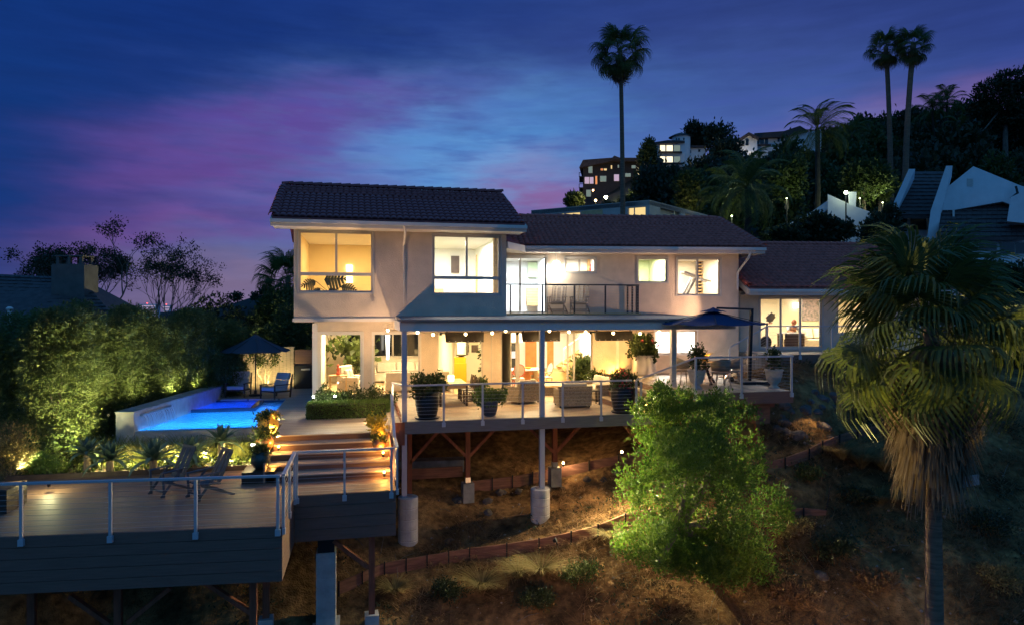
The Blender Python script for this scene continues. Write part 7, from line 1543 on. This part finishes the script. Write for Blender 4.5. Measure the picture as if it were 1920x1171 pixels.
# trees beyond the left neighbour
def airy_tree(label, base, d, L, r, depth, per, leafL, leafW, spread, m=L_dark, seed=1, tspread=.5, group=None, n0=1, lean=.3):
    t = thing('airy_tree', label, 'tree', base, group); rs = random.Random(seed); g = MB(); tips = []
    for k in range(n0): branch_tubes(g, base, (rs.uniform(-lean, lean), rs.uniform(-lean, lean), 1), L*rs.uniform(.85, 1.15), r, depth, tips, tspread, .22, (2, 3), rs)
    g.build('trunk', bark, t); V, Q = tip_leaves(tips, per, leafL, leafW, spread); np_mesh('crown', V, Q, m, t); return t
b0 = P(150, 640, 42); airy_tree('dark airy tree behind the left neighbour roof, right of the chimney', (b0.x, b0.y, -3.5), 0, 2.8, .13, 4, 70, .16, .038, .2, seed=3, n0=3, lean=.35)
b0 = P(85, 640, 44); airy_tree('dark airy tree left of the chimney', (b0.x, b0.y, -3.5), 0, 2.6, .12, 4, 70, .16, .038, .2, seed=8, n0=2, lean=.4)
b0 = P(288, 640, 40); airy_tree('sparse thin tree against the pink sky above the hedge', (b0.x, b0.y, -4.2), 0, 2.4, .07, 4, 24, .15, .034, .15, seed=13, n0=4, lean=.45, tspread=.42)
for i, u in enumerate((436, 452, 470, 486, 500)): q = P(u, 560, 380); z = q.z+(580-v if False else 0); airy_tree('tiny round tree on the far ridge, %s from the left' % ('first', 'second', 'third', 'fourth', 'fifth')[i], (q.x, q.y, [6, 4.5, 7, 8.5, 10][i]-4), 0, 2.6, .2, 2, 40, 1.1, .5, 1.0, seed=20+i, group='tiny trees on the far ridge')
for i, (u, v, w, lab) in enumerate(((276, 570, 30, 'pale distant office block above the hedge'), (226, 568, 10, 'slim far tower with red roof lights at left'), (312, 572, 12, 'far tower with lit floors right of the pale block'))):
    z = 900; p = P(u, v, z); t = thing('far_tower', lab, 'tower', (p.x, p.y, -46)); h = p.z+46; ww = w/FPX*z; MB().box(p.x-ww/2, p.x+ww/2, p.y, p.y+ww, -46, p.z).build('wall', white_pl, t)
    g = MB()
    for k in range(6): g.box(p.x-ww*.45, p.x+ww*.45, p.y-.5, p.y-.1, p.z-3-k*3.2, p.z-1.9-k*3.2)
    g.build('window_band', win_p, t); g = MB(); g.sphere((p.x, p.y, p.z+1.2), .7, 6, 4); g.build('beacon', emit('red_beacon', (1, .08, .06), 5), t)
# modern flat roofed house behind the wing
mh = thing('modern_house', 'flat roofed modern house with lit windows right behind the wing roof', 'house', P(1218, 470, 48)); c0 = P(1218, 375, 48); cl = P(996, 393, 53); cr = P(1342, 404, 57); H0 = c0.z
Fl = Frame(cl.xy, c0.xy); Fr = Frame(c0.xy, cr.xy)
def opn(F, u0, v0, u1, v1): return F.rect(u0, v0, u1, v1)
ol = [opn(Fl, 1010, 400, 1088, 415), opn(Fl, 1177, 388, 1211, 410)]; orr = [opn(Fr, 1238, 392, 1276, 412), opn(Fr, 1285, 402, 1316, 413)]
wall(Fl, 0, Fl.len, 1.0, H0, ol, 0, .3).build('wall', modern_pl, mh); wall(Fr, 0, Fr.len, 1.0, H0, orr, 0, .3).build('wall', modern_pl, mh)
g = MB(); bk = (cl.xy+cr.xy)/2+Vector((0, 8)); g.prism([tuple(cl.xy), tuple(c0.xy), tuple(cr.xy), tuple(bk)], H0-.35, H0-.05); g.build('roof', soft_grey, mh)
for F, o, vs in ((Fl, ol[0], (.33, .62)), (Fl, ol[1], (.35,)), (Fr, orr[0], (.72,)), (Fr, orr[1], ())):
    w_ = window(F, o, mh, .0, 'window', vs=vs, fw=.05, pane=False); g = MB(); g.fbox(F, o[0], o[1], .32, .36, o[2], o[3]); g.build('pane', win_y if F is Fl or o is orr[1] else modern_pl, w_)
g = MB(); o = ol[0]; g.fbox(Fl, Fl.uv(1090, 405)[0], Fl.uv(1130, 405)[0], -.04, -.002, Fl.uv(1100, 425)[1], Fl.uv(1100, 395)[1]); g.build('wood_panel', lightwood, mh)
# white houses on the right
wh = thing('white_house', 'white gabled house with dark tiled roofs at upper right', 'house', P(1800, 480, 42)); Z = 42
def slab(pts, z, dep, m, name, parent): f = [P(u, v, z) for u, v in pts]; um_ = sum(q[0] for q in pts)/len(pts); rd = P(um_, 580, 1.0).normalized(); return ext(f, rd*dep).build(name, m, parent)
FW3 = Vector((FW_[0], FW_[1], 0))
slab([(1775, 352), (1825, 312), (1908, 346), (1925, 352), (1925, 395), (1880, 378), (1765, 398), (1745, 470), (1700, 470), (1740, 440)], Z, 6, white_pl, 'wall', wh)
slab([(1762, 398), (1925, 372), (1925, 520), (1680, 520), (1745, 470)], Z+1.2, 5, white_pl, 'wall', wh)
slab([(1668, 405), (1746, 405), (1746, 520), (1668, 520)], Z+1.8, 5, white_pl, 'wall', wh)
slab([(1664, 406), (1704, 317), (1716, 317), (1676, 408)], Z-.6, 3.5, white_pl, 'parapet', wh); slab([(1738, 450), (1745, 395), (1774, 311), (1786, 311), (1764, 400), (1756, 460)], Z-.9, 4.0, white_pl, 'parapet', wh)
e0, e1, r0, r1 = P(1676, 404, Z+.2), P(1744, 404, Z+.2), P(1711, 322, Z+4), P(1772, 322, Z+4); g = MB(); g.extrude([e0, e1, r1, r0], (0, 0, -.2)); o = g.build('roof', shingle, wh); courses(e0, e1, r0, r1, 12, shingle, o, .08, 9)
e0, e1, r0, r1 = P(1758, 444, Z-2.2), P(1935, 444, Z-2.2), P(1770, 376, Z+1.1), P(1935, 374, Z+1.1); g = MB(); g.extrude([e0, e1, r1, r0], (0, 0, -.2)); o = g.build('roof', shingle, wh); courses(e0, e1, r0, r1, 9, shingle, o, .08, 18)
slab([(1770, 448), (1935, 448), (1935, 520), (1770, 520)], Z-1.6, 3, white_pl, 'wall', wh)
def dwin(u0, v0, u1, v1, z, parent, glassm, n=2):
    t = slab([(u0, v1), (u1, v1), (u1, v0), (u0, v0)], z-.08, .07, winframe, 'window', parent); w = (u1-u0)/n
    for k in range(n): slab([(u0+k*w+1, v1-1.2), (u0+(k+1)*w-1, v1-1.2), (u0+(k+1)*w-1, v0+1.2), (u0+k*w+1, v0+1.2)], z-.11, .025, glassm, 'pane', t)
dwin(1792, 371, 1836, 384, Z+1.2, wh, win_g); dwin(1679, 408, 1702, 430, Z+1.8, wh, darkglass, 1); dwin(1707, 406, 1738, 432, Z+1.8, wh, darkglass, 1); dwin(1800, 455, 1870, 470, Z-1.6, wh, darkglass, 2); dwin(1876, 454, 1932, 476, Z-1.6, wh, darkglass, 2)
g = MB(); q = P(1819, 342, Z-.02)
for k in range(5): c = P(1819, 336+k*3, Z-.03); g.cbox(c, .36, .03, .06, -YAW)
g.build('vent', trim, wh)
slab([(1786, 432), (1790, 432), (1790, 392), (1786, 392)], Z-.5, .2, trim, 'vent_pipe', wh)
g = MB(); g.tube([P(1905, 350, Z-.3), P(1908, 362, Z-.5), P(1896, 372, Z-.5)], .07, 8); g.build('downspout', blackm, wh)
slab([(1888, 415), (1895, 370), (1935, 352), (1935, 420)], Z-2.5, 1.5, white_pl, 'wall', wh)
sh = thing('shed_roof_house', 'low white house with slanting parapets beside the white gabled house', 'house', P(1580, 480, 48))
slab([(1440, 452), (1440, 440), (1518, 399), (1527, 400), (1527, 420), (1500, 470), (1440, 470)], 50, 4, white_pl, 'wall', sh); slab([(1552, 470), (1552, 364), (1600, 386), (1650, 404), (1685, 424), (1712, 440), (1712, 480)], 49, 5, white_pl, 'wall', sh); slab([(1518, 400), (1552, 376), (1552, 392), (1530, 412)], 49.5, 3, white_pl, 'parapet', sh)
slab([(1592, 386), (1590, 360), (1606, 360), (1604, 392)], 49.6, 1.2, white_pl, 'chimney', sh)
# hilltop villas and the dark apartment house
def box_house(name, label, cat): return None
va = thing('white_villa', 'white villa with a round tower and lit balconies on the hill', 'house', P(1270, 312, 118)); Z = 118
def cyl(u, v0, v1, rpx, z, m, name, par, cap=None): c = P(u, v0, z); t0 = P(u, v1, z); g = MB(); r = rpx/FPX*z; g.lathe([(r, 0), (r, t0.z-c.z)], 20, (c.x, c.y, c.z)); return g.build(name, m, par)
slab([(1228, 320), (1284, 320), (1284, 267), (1228, 270)], Z, 9, white_pl, 'wall', va); slab([(1284, 318), (1322, 316), (1322, 276), (1284, 276)], Z+2, 9, white_pl, 'wall', va)
cyl(1277, 325, 258, 17, Z+2.2, white_pl, 'tower', va); c = P(1275, 258, Z+2.2); g = MB(); g.lathe([(2.0, 0), (1.0, .5), (.1, .8)], 20, c); g.build('tower_roof', shingle, va)
slab([(1224, 271), (1284, 267), (1284, 264), (1252, 263), (1226, 267)], Z-.6, 10, shingle, 'roof', va); slab([(1283, 277), (1324, 277), (1324, 273), (1286, 273)], Z+1.5, 10, shingle, 'roof', va)
for v0, v1 in ((272, 284), (293, 305)):
    for u0, u1, m in ((1237, 1248, win_w), (1249, 1262, win_w), (1263, 1276, win_g)): w_ = slab([(u0, v1), (u1, v1), (u1, v0), (u0, v0)], Z-.12, .1, winframe, 'window', va); slab([(u0+.8, v1-.5), (u1-.8, v1-.5), (u1-.8, v0+.8), (u0+.8, v0+.8)], Z-.18, .05, m, 'pane', w_)
    slab([(1233, v1+2.2), (1279, v1+1.8), (1279, v1+.2), (1233, v1+.4)], Z-1.0, .9, shingle, 'balcony', va)
for u in (1267, 1272, 1281): slab([(u, 263), (u+2.5, 263), (u+2.5, 259), (u, 259)], Z+.55, .1, darkglass, 'window', va)
for u, v in ((1309, 280), (1310, 300), (1292, 282)): slab([(u, v+5), (u+4, v+5), (u+4, v), (u, v)], Z+1.9, .09, darkglass, 'window', va)
vb_ = thing('white_villa', 'long white villa with a low tiled roof near the feather palm on the crest', 'house', P(1430, 300, 112)); Z = 112
slab([(1382, 296), (1382, 262), (1404, 250), (1420, 258), (1420, 296)], Z, 8, white_pl, 'wall', vb_); slab([(1420, 284), (1420, 258), (1470, 256), (1540, 244), (1540, 284)], Z+1.5, 8, white_pl, 'wall', vb_); slab([(1398, 302), (1398, 284), (1440, 284), (1440, 302)], Z-1.2, 4, white_pl, 'terrace_wall', vb_)
slab([(1378, 265), (1404, 248), (1424, 257), (1422, 261), (1404, 252.5), (1381, 268)], Z-.8, 9, shingle, 'roof', vb_); slab([(1418, 259), (1470, 257), (1515, 245), (1500, 236), (1470, 246), (1414, 250)], Z+.6, 9, shingle, 'roof', vb_)
for u0, u1, v0, v1 in ((1390, 1396, 264, 274), (1398, 1404, 261, 273), (1419, 1424, 259, 270), (1426, 1432, 259, 270), (1434, 1440, 259, 270), (1458, 1462, 260, 266), (1472, 1478, 258, 266)): slab([(u0, v1), (u1, v1), (u1, v0), (u0, v0)], (Z if u0 < 1410 else Z+1.5)-.12, .1, darkglass, 'window', vb_)
slab([(1417, 272), (1446, 272), (1446, 270.5), (1417, 270.5)], Z+.6, .9, shingle, 'balcony', vb_); point(P(1404, 279, Z-3), 55, WHITE, .3)
da = thing('dark_apartment_house', 'dark wooden apartment house with small lit windows at the left end of the hill', 'house', P(1140, 380, 110)); Z = 110; dk_ = mat('dark_timber', (.035, .032, .034), .8, 2, .2)
slab([(1093, 385), (1093, 304), (1240, 298), (1240, 385)], Z, 10, dk_, 'wall', da); slab([(1086, 314), (1093, 300), (1145, 296), (1240, 296), (1244, 300), (1240, 304), (1150, 302), (1090, 314)], Z-1.0, 11, shingle, 'roof', da); slab([(1143, 300), (1152, 292), (1168, 298)], Z-1.2, 4, shingle, 'dormer', da)
for u0, v0, u1, v1, m in ((1096, 332, 1105, 345, win_p), (1105.5, 332, 1113, 345, win_p), (1125, 330, 1137, 341, win_g), (1151, 327, 1161, 340, win_p), (1103, 308, 1111, 325, win_g), (1126, 316, 1131, 320, win_o), (1132, 316, 1138, 320, win_y), (1145, 310, 1148, 317, win_y), (1158, 309, 1161, 315, win_g), (1172, 325, 1183, 332, win_g), (1184, 310, 1192, 316, win_g), (1116, 330, 1120, 346, win_o), (1099, 356, 1108, 369, win_g)):
    w_ = slab([(u0, v1), (u1, v1), (u1, v0), (u0, v0)], Z-.12, .1, winframe, 'window', da); slab([(u0+.5, v1-.5), (u1-.5, v1-.5), (u1-.5, v0+.5), (u0+.5, v0+.5)], Z-.18, .05, m, 'pane', w_)
for v in (332, 353, 377): slab([(1086, v), (1094, v), (1094, v-1.5), (1086, v-1.5)], Z-1, 5, blackm, 'balcony', da); g = MB(); a = P(1086, v-8, Z-1); g.tube([a, P(1094, v-8, Z-1)], .05, 4); g.tube([a, P(1086, v, Z-1)], .05, 4); g.build('balcony_rail', blackm, da)
def glow_lamp(label, u, v, z, r, s, w, c): p = P(u, v, z); t = thing('lamp_head', label, 'lamp', p); g = MB(); g.sphere(p, r, 10, 8); g.build('globe', emit('lamp_head_glow', c, s), t); g = MB(); g.tube([p-Vector((0, 0, r)), p-Vector((0, 0, r+2.0))], .05, 6); g.build('stem', blackm, t); point(p+Vector((-.2, -.7, .1)), w, c, .1); return t
glow_lamp('brightest lamp glowing below the dark apartment house', 1136, 370, 92, .22, 70, 500, (1, .82, .45)); glow_lamp('dim lamp left of the brightest lamp below the dark apartment house', 1117, 376, 93, .14, 26, 90, (1, .72, .32)); glow_lamp('small orange lamp on the dark apartment terrace', 1112, 357, 104, .13, 18, 60, (1, .55, .25)); glow_lamp('bulb high in the lit bush right of the tall palm trunk', 1197, 347, 90, .16, 18, 70, (1, .9, .5))
glow_lamp('greenish white floodlight above the low white house chimney', 1586, 361, 49.0, .11, 70, 14, (.85, 1, .62))
for u, v, z, w, c in ((1372, 405, 44, 35, (.8, 1, .45)), (1475, 372, 54, 40, (.85, 1, .5)), (1612, 372, 56, 55, (.9, 1, .5)), (1290, 398, 54, 40, YEL), (1655, 380, 57, 60, (.9, 1, .55))): glow_lamp('garden lamp hidden in the greenery on the hillside above the roofs', u, v, z, .05, 12, w, c)['group'] = 'lamps hidden in the hillside greenery'
for u, v, lab in ((1836, 275, 'left'), (1848, 275, 'right')): slab([(u-4, v+3), (u+4, v+3), (u+4, v-3), (u-4, v-3)], 110, .3, win_o, 'window', thing('lit_cabin', 'orange lit window of a hidden cabin on the dark hilltop, %s one' % lab, 'window', P(u, v+4, 110)))
# hillside trees -----------------------------------------------------------------------------
protos = []
for i in range(5):
    t = thing('hillside_tree', 'dark leafy tree among the many covering the hillside', 'tree', (0, 0, 0), 'trees covering the hillside')
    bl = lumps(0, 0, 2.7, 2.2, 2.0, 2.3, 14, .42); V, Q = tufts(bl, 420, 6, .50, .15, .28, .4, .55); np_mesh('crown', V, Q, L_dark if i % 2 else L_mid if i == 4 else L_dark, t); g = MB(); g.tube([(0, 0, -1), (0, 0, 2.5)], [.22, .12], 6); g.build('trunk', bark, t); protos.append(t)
used = set()
def put_tree(u, z, s, sz=1.0, k=None, label=None, dz=0):
    k = random.randrange(5) if k is None else k; o = protos[k] if k not in used else copy_tree(protos[k]); used.add(k); o.location = hillP(u, z)+Vector((0, 0, -.4+dz)); o.rotation_euler = (0, 0, random.uniform(0, 6.28)); o.scale = (s, s, s*sz)
    r = 'on the skyline behind the tall pair of palms' if z > 112 and u > 1480 else 'behind the white houses at right' if u > 1640 and z < 100 else 'on the high slope at right of the crest palms' if u > 1640 else 'on the slope under the long white villa' if u > 1370 else 'on the slope under the round tower villa' if u > 1225 else 'on the slope beside the dark apartment house'
    o['label'] = 'dark leafy tree '+r; o['group'] = 'trees '+r
    return o
rs = random.Random(42)
for i in range(120):
    u = rs.uniform(1085, 1960); z = rs.uniform(56, 128)
    if 1225 < u < 1330 and z > 88: z = 85-rs.random()*10
    if 1085 < u < 1245 and z > 85: z = 80
    if 1375 < u < 1545 and z > 88: z = 84
    put_tree(u, z, rs.uniform(.7, 1.15)*(.55+z/190)*(.5 if u < 1215 else 1), rs.uniform(.85, 1.25))
for i in range(34): u = 1500+i*13+rs.uniform(-6, 6); put_tree(u, rs.uniform(118, 134), rs.uniform(.8, 1.25), rs.uniform(.9, 1.3))
for u in (1700, 1735, 1765, 1790, 1820, 1860, 1900): put_tree(u, 80+rs.uniform(-8, 8), rs.uniform(1.0, 1.4), 1.2)
def far_bush(label, u, v, z, rpx, hpx, m, n=500, L=.4, w=.1, name='bushy_tree', up=.5):
    p = P(u, v, z); k = z/FPX; t = thing(name, label, 'tree', (p.x, p.y, p.z-hpx*k)); V, Q = tufts(lumps(p.x, p.y, p.z, rpx*k, rpx*k, hpx*k, 12, .42), n, 7, L, w, L*.5, up, .5); np_mesh('crown', V, Q, m, t); g = MB(); g.tube([(p.x, p.y, p.z-hpx*k*1.6), (p.x, p.y, p.z)], [.16, .1], 6); g.build('trunk', bark, t); return t
far_bush('spiky dark tree rising behind the white round tower', 1309, 258, 126, 22, 24, L_dark, 600, .7, .12, up=.9)
far_bush('lit conical tree just left of the white villa', 1214, 290, 105, 15, 26, L_mid, 500, .5, .12); far_bush('tall lit bush above the modern house', 1290, 362, 56, 24, 40, L_mid, 700, .32, .09); far_bush('round bush below the dark apartment house', 1200, 376, 88, 20, 14, L_mid, 400, .45, .12); far_bush('dark bush at the left foot of the dark apartment house', 1076, 380, 95, 14, 14, L_mid, 260, .5, .14)
far_bush('green lit bush left of the floodlight', 1475, 335, 56, 34, 36, L_mid, 700, .34, .09); far_bush('green lit bush behind the floodlight', 1620, 340, 58, 40, 40, L_mid, 800, .36, .09); far_bush('dark rounded tree in front of the low white house', 1535, 438, 43, 62, 32, L_dark, 1100, .26, .08); far_bush('dark conical tree between the two white houses', 1660, 435, 41, 36, 48, L_dark, 900, .24, .07); far_bush('dark shrub left of the low white house', 1478, 452, 42, 34, 22, L_dark, 600, .24, .08)
far_bush('shaggy tree overhanging the floodlit corner', 1650, 350, 60, 28, 30, L_mid, 500, .36, .09)
far_bush('dark bush in front of the white gabled house, behind the palm', 1868, 545, 38, 70, 45, L_dark, 1200, .24, .07); far_bush('dark bush filling the right edge behind the palm', 1905, 650, 34, 60, 60, L_dark, 1200, .22, .07); far_bush('leafy bush lit yellow behind the palm at right', 1872, 600, 31, 26, 22, L_mid, 400, .16, .05)
# big pine at the upper right
pb_ = P(1885, 300, 92); pn = thing('pine_tree', 'broad dark pine filling the upper right corner of the hill', 'tree', pb_); g = MB(); k = 92/FPX; bl = []
c0 = P(1885, 235, 92); g.tube([pb_-Vector((0, 0, 3)), c0, P(1900, 170, 92)], [.4, .28, .15], 8)
for u, v, ru, rv in ((1900, 150, 34, 16), (1862, 168, 30, 15), (1930, 175, 36, 22), (1842, 208, 27, 15), (1880, 200, 34, 16), (1922, 215, 36, 20), (1862, 232, 22, 9), (1835, 190, 16, 10), (1905, 240, 30, 14), (1790+40, 262, 26, 10)):
    q = P(u, v, 92+random.uniform(-2, 2)); bl.append((q.x, q.y, q.z, ru*k, ru*k*.9, rv*k)); g.tube([c0.lerp(P(1900, 170, 92), random.random()), q], [.14, .05], 5)
g.build('trunk', bark, pn); V, Q = tufts(bl, 1500, 8, .50, .10, .26, .4, .35); np_mesh('crown', V, Q, L_dark, pn)
# ================================================================== GARDEN LAMPS
def garden_lamp(label, p, w, c=YEL, tgt=None, ang=95, glow=False, group='garden uplights', r=.03):
    p = Vector(p); t = thing('garden_light', label, 'lamp', p, group); g = MB(); g.tube([p, p+Vector((0, 0, .09))], [.03, .045], 8); g.build('housing', blackm, t)
    if glow: g = MB(); g.sphere(p+Vector((0, 0, .12)), .035, 8, 6); g.build('bulb', emit('lamp_bulb', c, glow), t)
    if tgt is not None: spot(p+Vector((0, 0, .14)), tgt, w, c, ang, .8, .04)
    else: point(p+Vector((0, 0, .22)), w, c, .04)
    return t
UL = ('uplight at the hedge foot nearest the umbrella', 'uplight at the hedge foot second from the umbrella', 'uplight at the hedge foot behind the far half of the pool wall', 'uplight at the hedge foot behind the middle of the pool wall', 'uplight at the hedge foot behind the spillway', 'uplight at the hedge foot left of the spillway', 'uplight at the hedge foot at the front end of the pool wall')
for i, (u, w) in enumerate(((438, 240), (400, 60), (368, 75), (332, 60), (290, 70), (248, 75), (205, 60))):
    s_ = FLW.uv(u, 720, .75)[0]; p = FLW.pt(s_, .78, -3.30); garden_lamp(UL[i], p, w*1.15, GRN, FLW.pt(s_+.1, 1.6, -1.4), 140)
p = PV(178, 812, 22.4); garden_lamp('uplight lighting the big feathery bush', (p.x, 22.4, -4.3), 380, GRN, (PV(125, 700, 23.2).x, 23.2, -2.0), 90)
for u, Y, w, lab in ((190, 21.6, 23, 'bed uplight behind the leftmost agaves'), (240, 21.5, 31, 'bed uplight right of the second agave'), (285, 22.1, 31, 'bed uplight behind the large dark agave'), (330, 21.6, 36, 'bed uplight behind the left blue chair'), (385, 21.9, 33, 'bed uplight left of the pale agave'), (432, 21.5, 31, 'bed uplight right of the pale agave'), (468, 21.2, 23, 'bed uplight near the stair pots')):
    p = PV(u, 850, Y); garden_lamp(lab, (p.x, Y, -4.58), w, YEL)
p = PV(95, 865, 19.2); garden_lamp('uplight glowing in the left bed shrub', (p.x, 19.1, -4.4), 16, GRN, None); p = PV(38, 890, 18.0); garden_lamp('bright uplight low in the far left shrub', (p.x, 18.15, -4.1), 3, YEL, None)
# stair lights
for (x, y, z, lab, w) in ((-2.30, 19.25, HL+.06, 'step light at the bottom left of the stairs', 14), (-2.25, 20.15, HP-RH*2+.05, 'step light in the middle left of the stairs', 14), (.62, 20.2, HP-RH*2+.05, 'step light at the upper right of the stairs', 14), (.62, 19.55, HP-RH*3+.05, 'step light at the middle right of the stairs', 14), (.62, 18.75, HL+.05, 'step light at the foot of the right stair edge', 14)):
    garden_lamp(lab, (x, y, z), w, AMBER, None, glow=25, group='amber step lights')
for (u, v, lab) in ((588, 740, 'tiny white light at the left corner of the box hedge'), (628, 741, 'tiny white light in the middle of the box hedge')):
    p = PV(u, v, 24.4); garden_lamp(lab, (p.x, 24.3, HP+.55), 10, (.95, 1, .8), None, glow=40, group='hedge lights')
p = PV(482, 838, 20.0); t = thing('post_light', 'small bright white post light beside the stair pots', 'lamp', (p.x-.1, 20.0, HL)); g = MB(); g.tube([(p.x-.1, 20, HL), (p.x-.1, 20, p.z-.12)], .03, 8); g.build('post', blackm, t); g = MB(); g.tube([(p.x-.1, 20, p.z-.12), (p.x-.1, 20, p.z+.10)], .06, 10); g.build('lens', emit('post_light_glow', (1, .95, .7), 18), t); point((p.x-.22, 19.85, p.z+.15), 14, YEL, .06)
# hillside lamps
p = P(1056, 867, 23.2); garden_lamp('hillside lamp on the boards at the right timber post', p-Vector((0, 0, .12)), 22, WARM, None, glow=40, group='hillside lamps')
p = P(1166, 846, 21.6); t = garden_lamp('brightest hillside lamp at the left of the lit tree', p-Vector((0, 0, .12)), 0.01, WARM, None, glow=50, group='hillside lamps')
spot(p+Vector((-.15, -.1, .15)), P(1200, 950, 17.6), 1400, (1, .86, .45), 150, .6, .05)
spot(p+Vector((-.2, .0, .2)), P(960, 1040, 19.8), 160, WARM, 110, .8, .05)
# floodlights washing the facade from patio, bed and terrace, plus added fill floods
def flood(label, p, tgt, w, c, ang, blend=.5):
    p = Vector(p); t = thing('flood_light', label, 'lamp', p, 'flood lights washing the house'); d = (Vector(tgt)-p).normalized(); g = MB(); g.tube([p-d*.12, p-d*.03], [.05, .07], 8); g.build('housing', blackm, t); g = MB(); g.tube([p-d*.06, p+Vector((0, 0, -.15))], .015, 5); g.build('stake', blackm, t)
    spot(p, tgt, w, c, ang, blend, .035)
flood('flood light behind the black pot at the left end of the patio', (1.98, 21.65, HD+.16), (.1, 23.6, 1.2), 300, (1, .66, .36), 100)
flood('flood light low in the bed left of the stairs', (-2.6, 20.75, HP-.1), (1.5, 23.6, 1.5), 420, (1, .62, .36), 75)
flood('flood light on the terrace washing the wing wall', (12.2, 20.9, HT+.2), (10.6, 25, .6), 120, (1, .60, .36), 105)
# amber glow by the drum planter, path light, slope floods, added fill lights
q = PH(1172, 705, HT); garden_lamp('amber uplight on the terrace wall behind the drum planter', (q.x, gy(q.x)-.35, HD+.62), 26, AMBER, None)
p = gh(1530, 835, .3); spot(p+Vector((.9, .6, 1.3)), p, 60, (1, .68, .28), 60, .4, .05)
q = PH(1216, 765, HD); garden_lamp('small step light at the foot of the terrace steps', (q.x-.1, q.y, HD+.02), 5, AMBER, None, glow=25)
for u, v, lab in ((1358, 706, 'small white light under the terrace table left'), (1380, 690, 'small white light behind the terrace table')): p = PH(u, 706, HT); garden_lamp(lab, (p.x, p.y+.3, HT+.1), 4, WHITE, None, glow=20)
spot(P(1100, 1230, 14.0), P(1020, 1090, 18.5), 120, (1, .52, .22), 110, .9, .1); spot(P(1560, 1260, 13.5), P(1520, 1060, 19), 110, (1, .58, .30), 120, .9, .1)  # unseen, without fixtures; the second is added to warm the right slope
for (q, tg, w, lab) in ((P(1530, 985, 16.6), P(1650, 690, 14.6), 2000, 'uplight on the slope left of the big palm'), (P(1990, 985, 17.0), P(1870, 690, 14.8), 2200, 'uplight on the slope right of the big palm')):
    q.z = gz(q.x, q.y)+.15; garden_lamp(lab, q, w, (1, .82, .30), tg, 42)
garden_lamp('added low fill light on the pool deck in front of the box hedge', (.45, 22.6, HP+.01), 16, WARM, None)  # added lamp that brightens the front of the box hedge
for u, Y, w, lab in ((40, 21.0, 300, 'added fill uplight under the dark hedge tree at the far left'), (140, 21.6, 320, 'added fill uplight at the foot of the big feathery bush')):
    p = PV(u, 820, Y); garden_lamp(lab, (p.x, Y, -4.5), w, GRN, (p.x-.2, Y+1.0, -2.2), 110)  # extra uplights, added to lift the dark left hedge and bush
flood('added fill flood low on the slope by the middle concrete pier, aimed at the big tree', P(1045, 1010, 18.4), P(1310, 900, 17.4), 520, (1, .84, .46), 70, .7)  # front fill with no known lamp, added for the tree's dark near side
flood('added fill flood at the corner of the bedroom deck, grazing the wing wall', (14.2, 23.1, -.42), (8.5, 25.9, 1.0), 230, (1, .62, .38), 70)  # invented flood, added to warm the left part of the wing wall
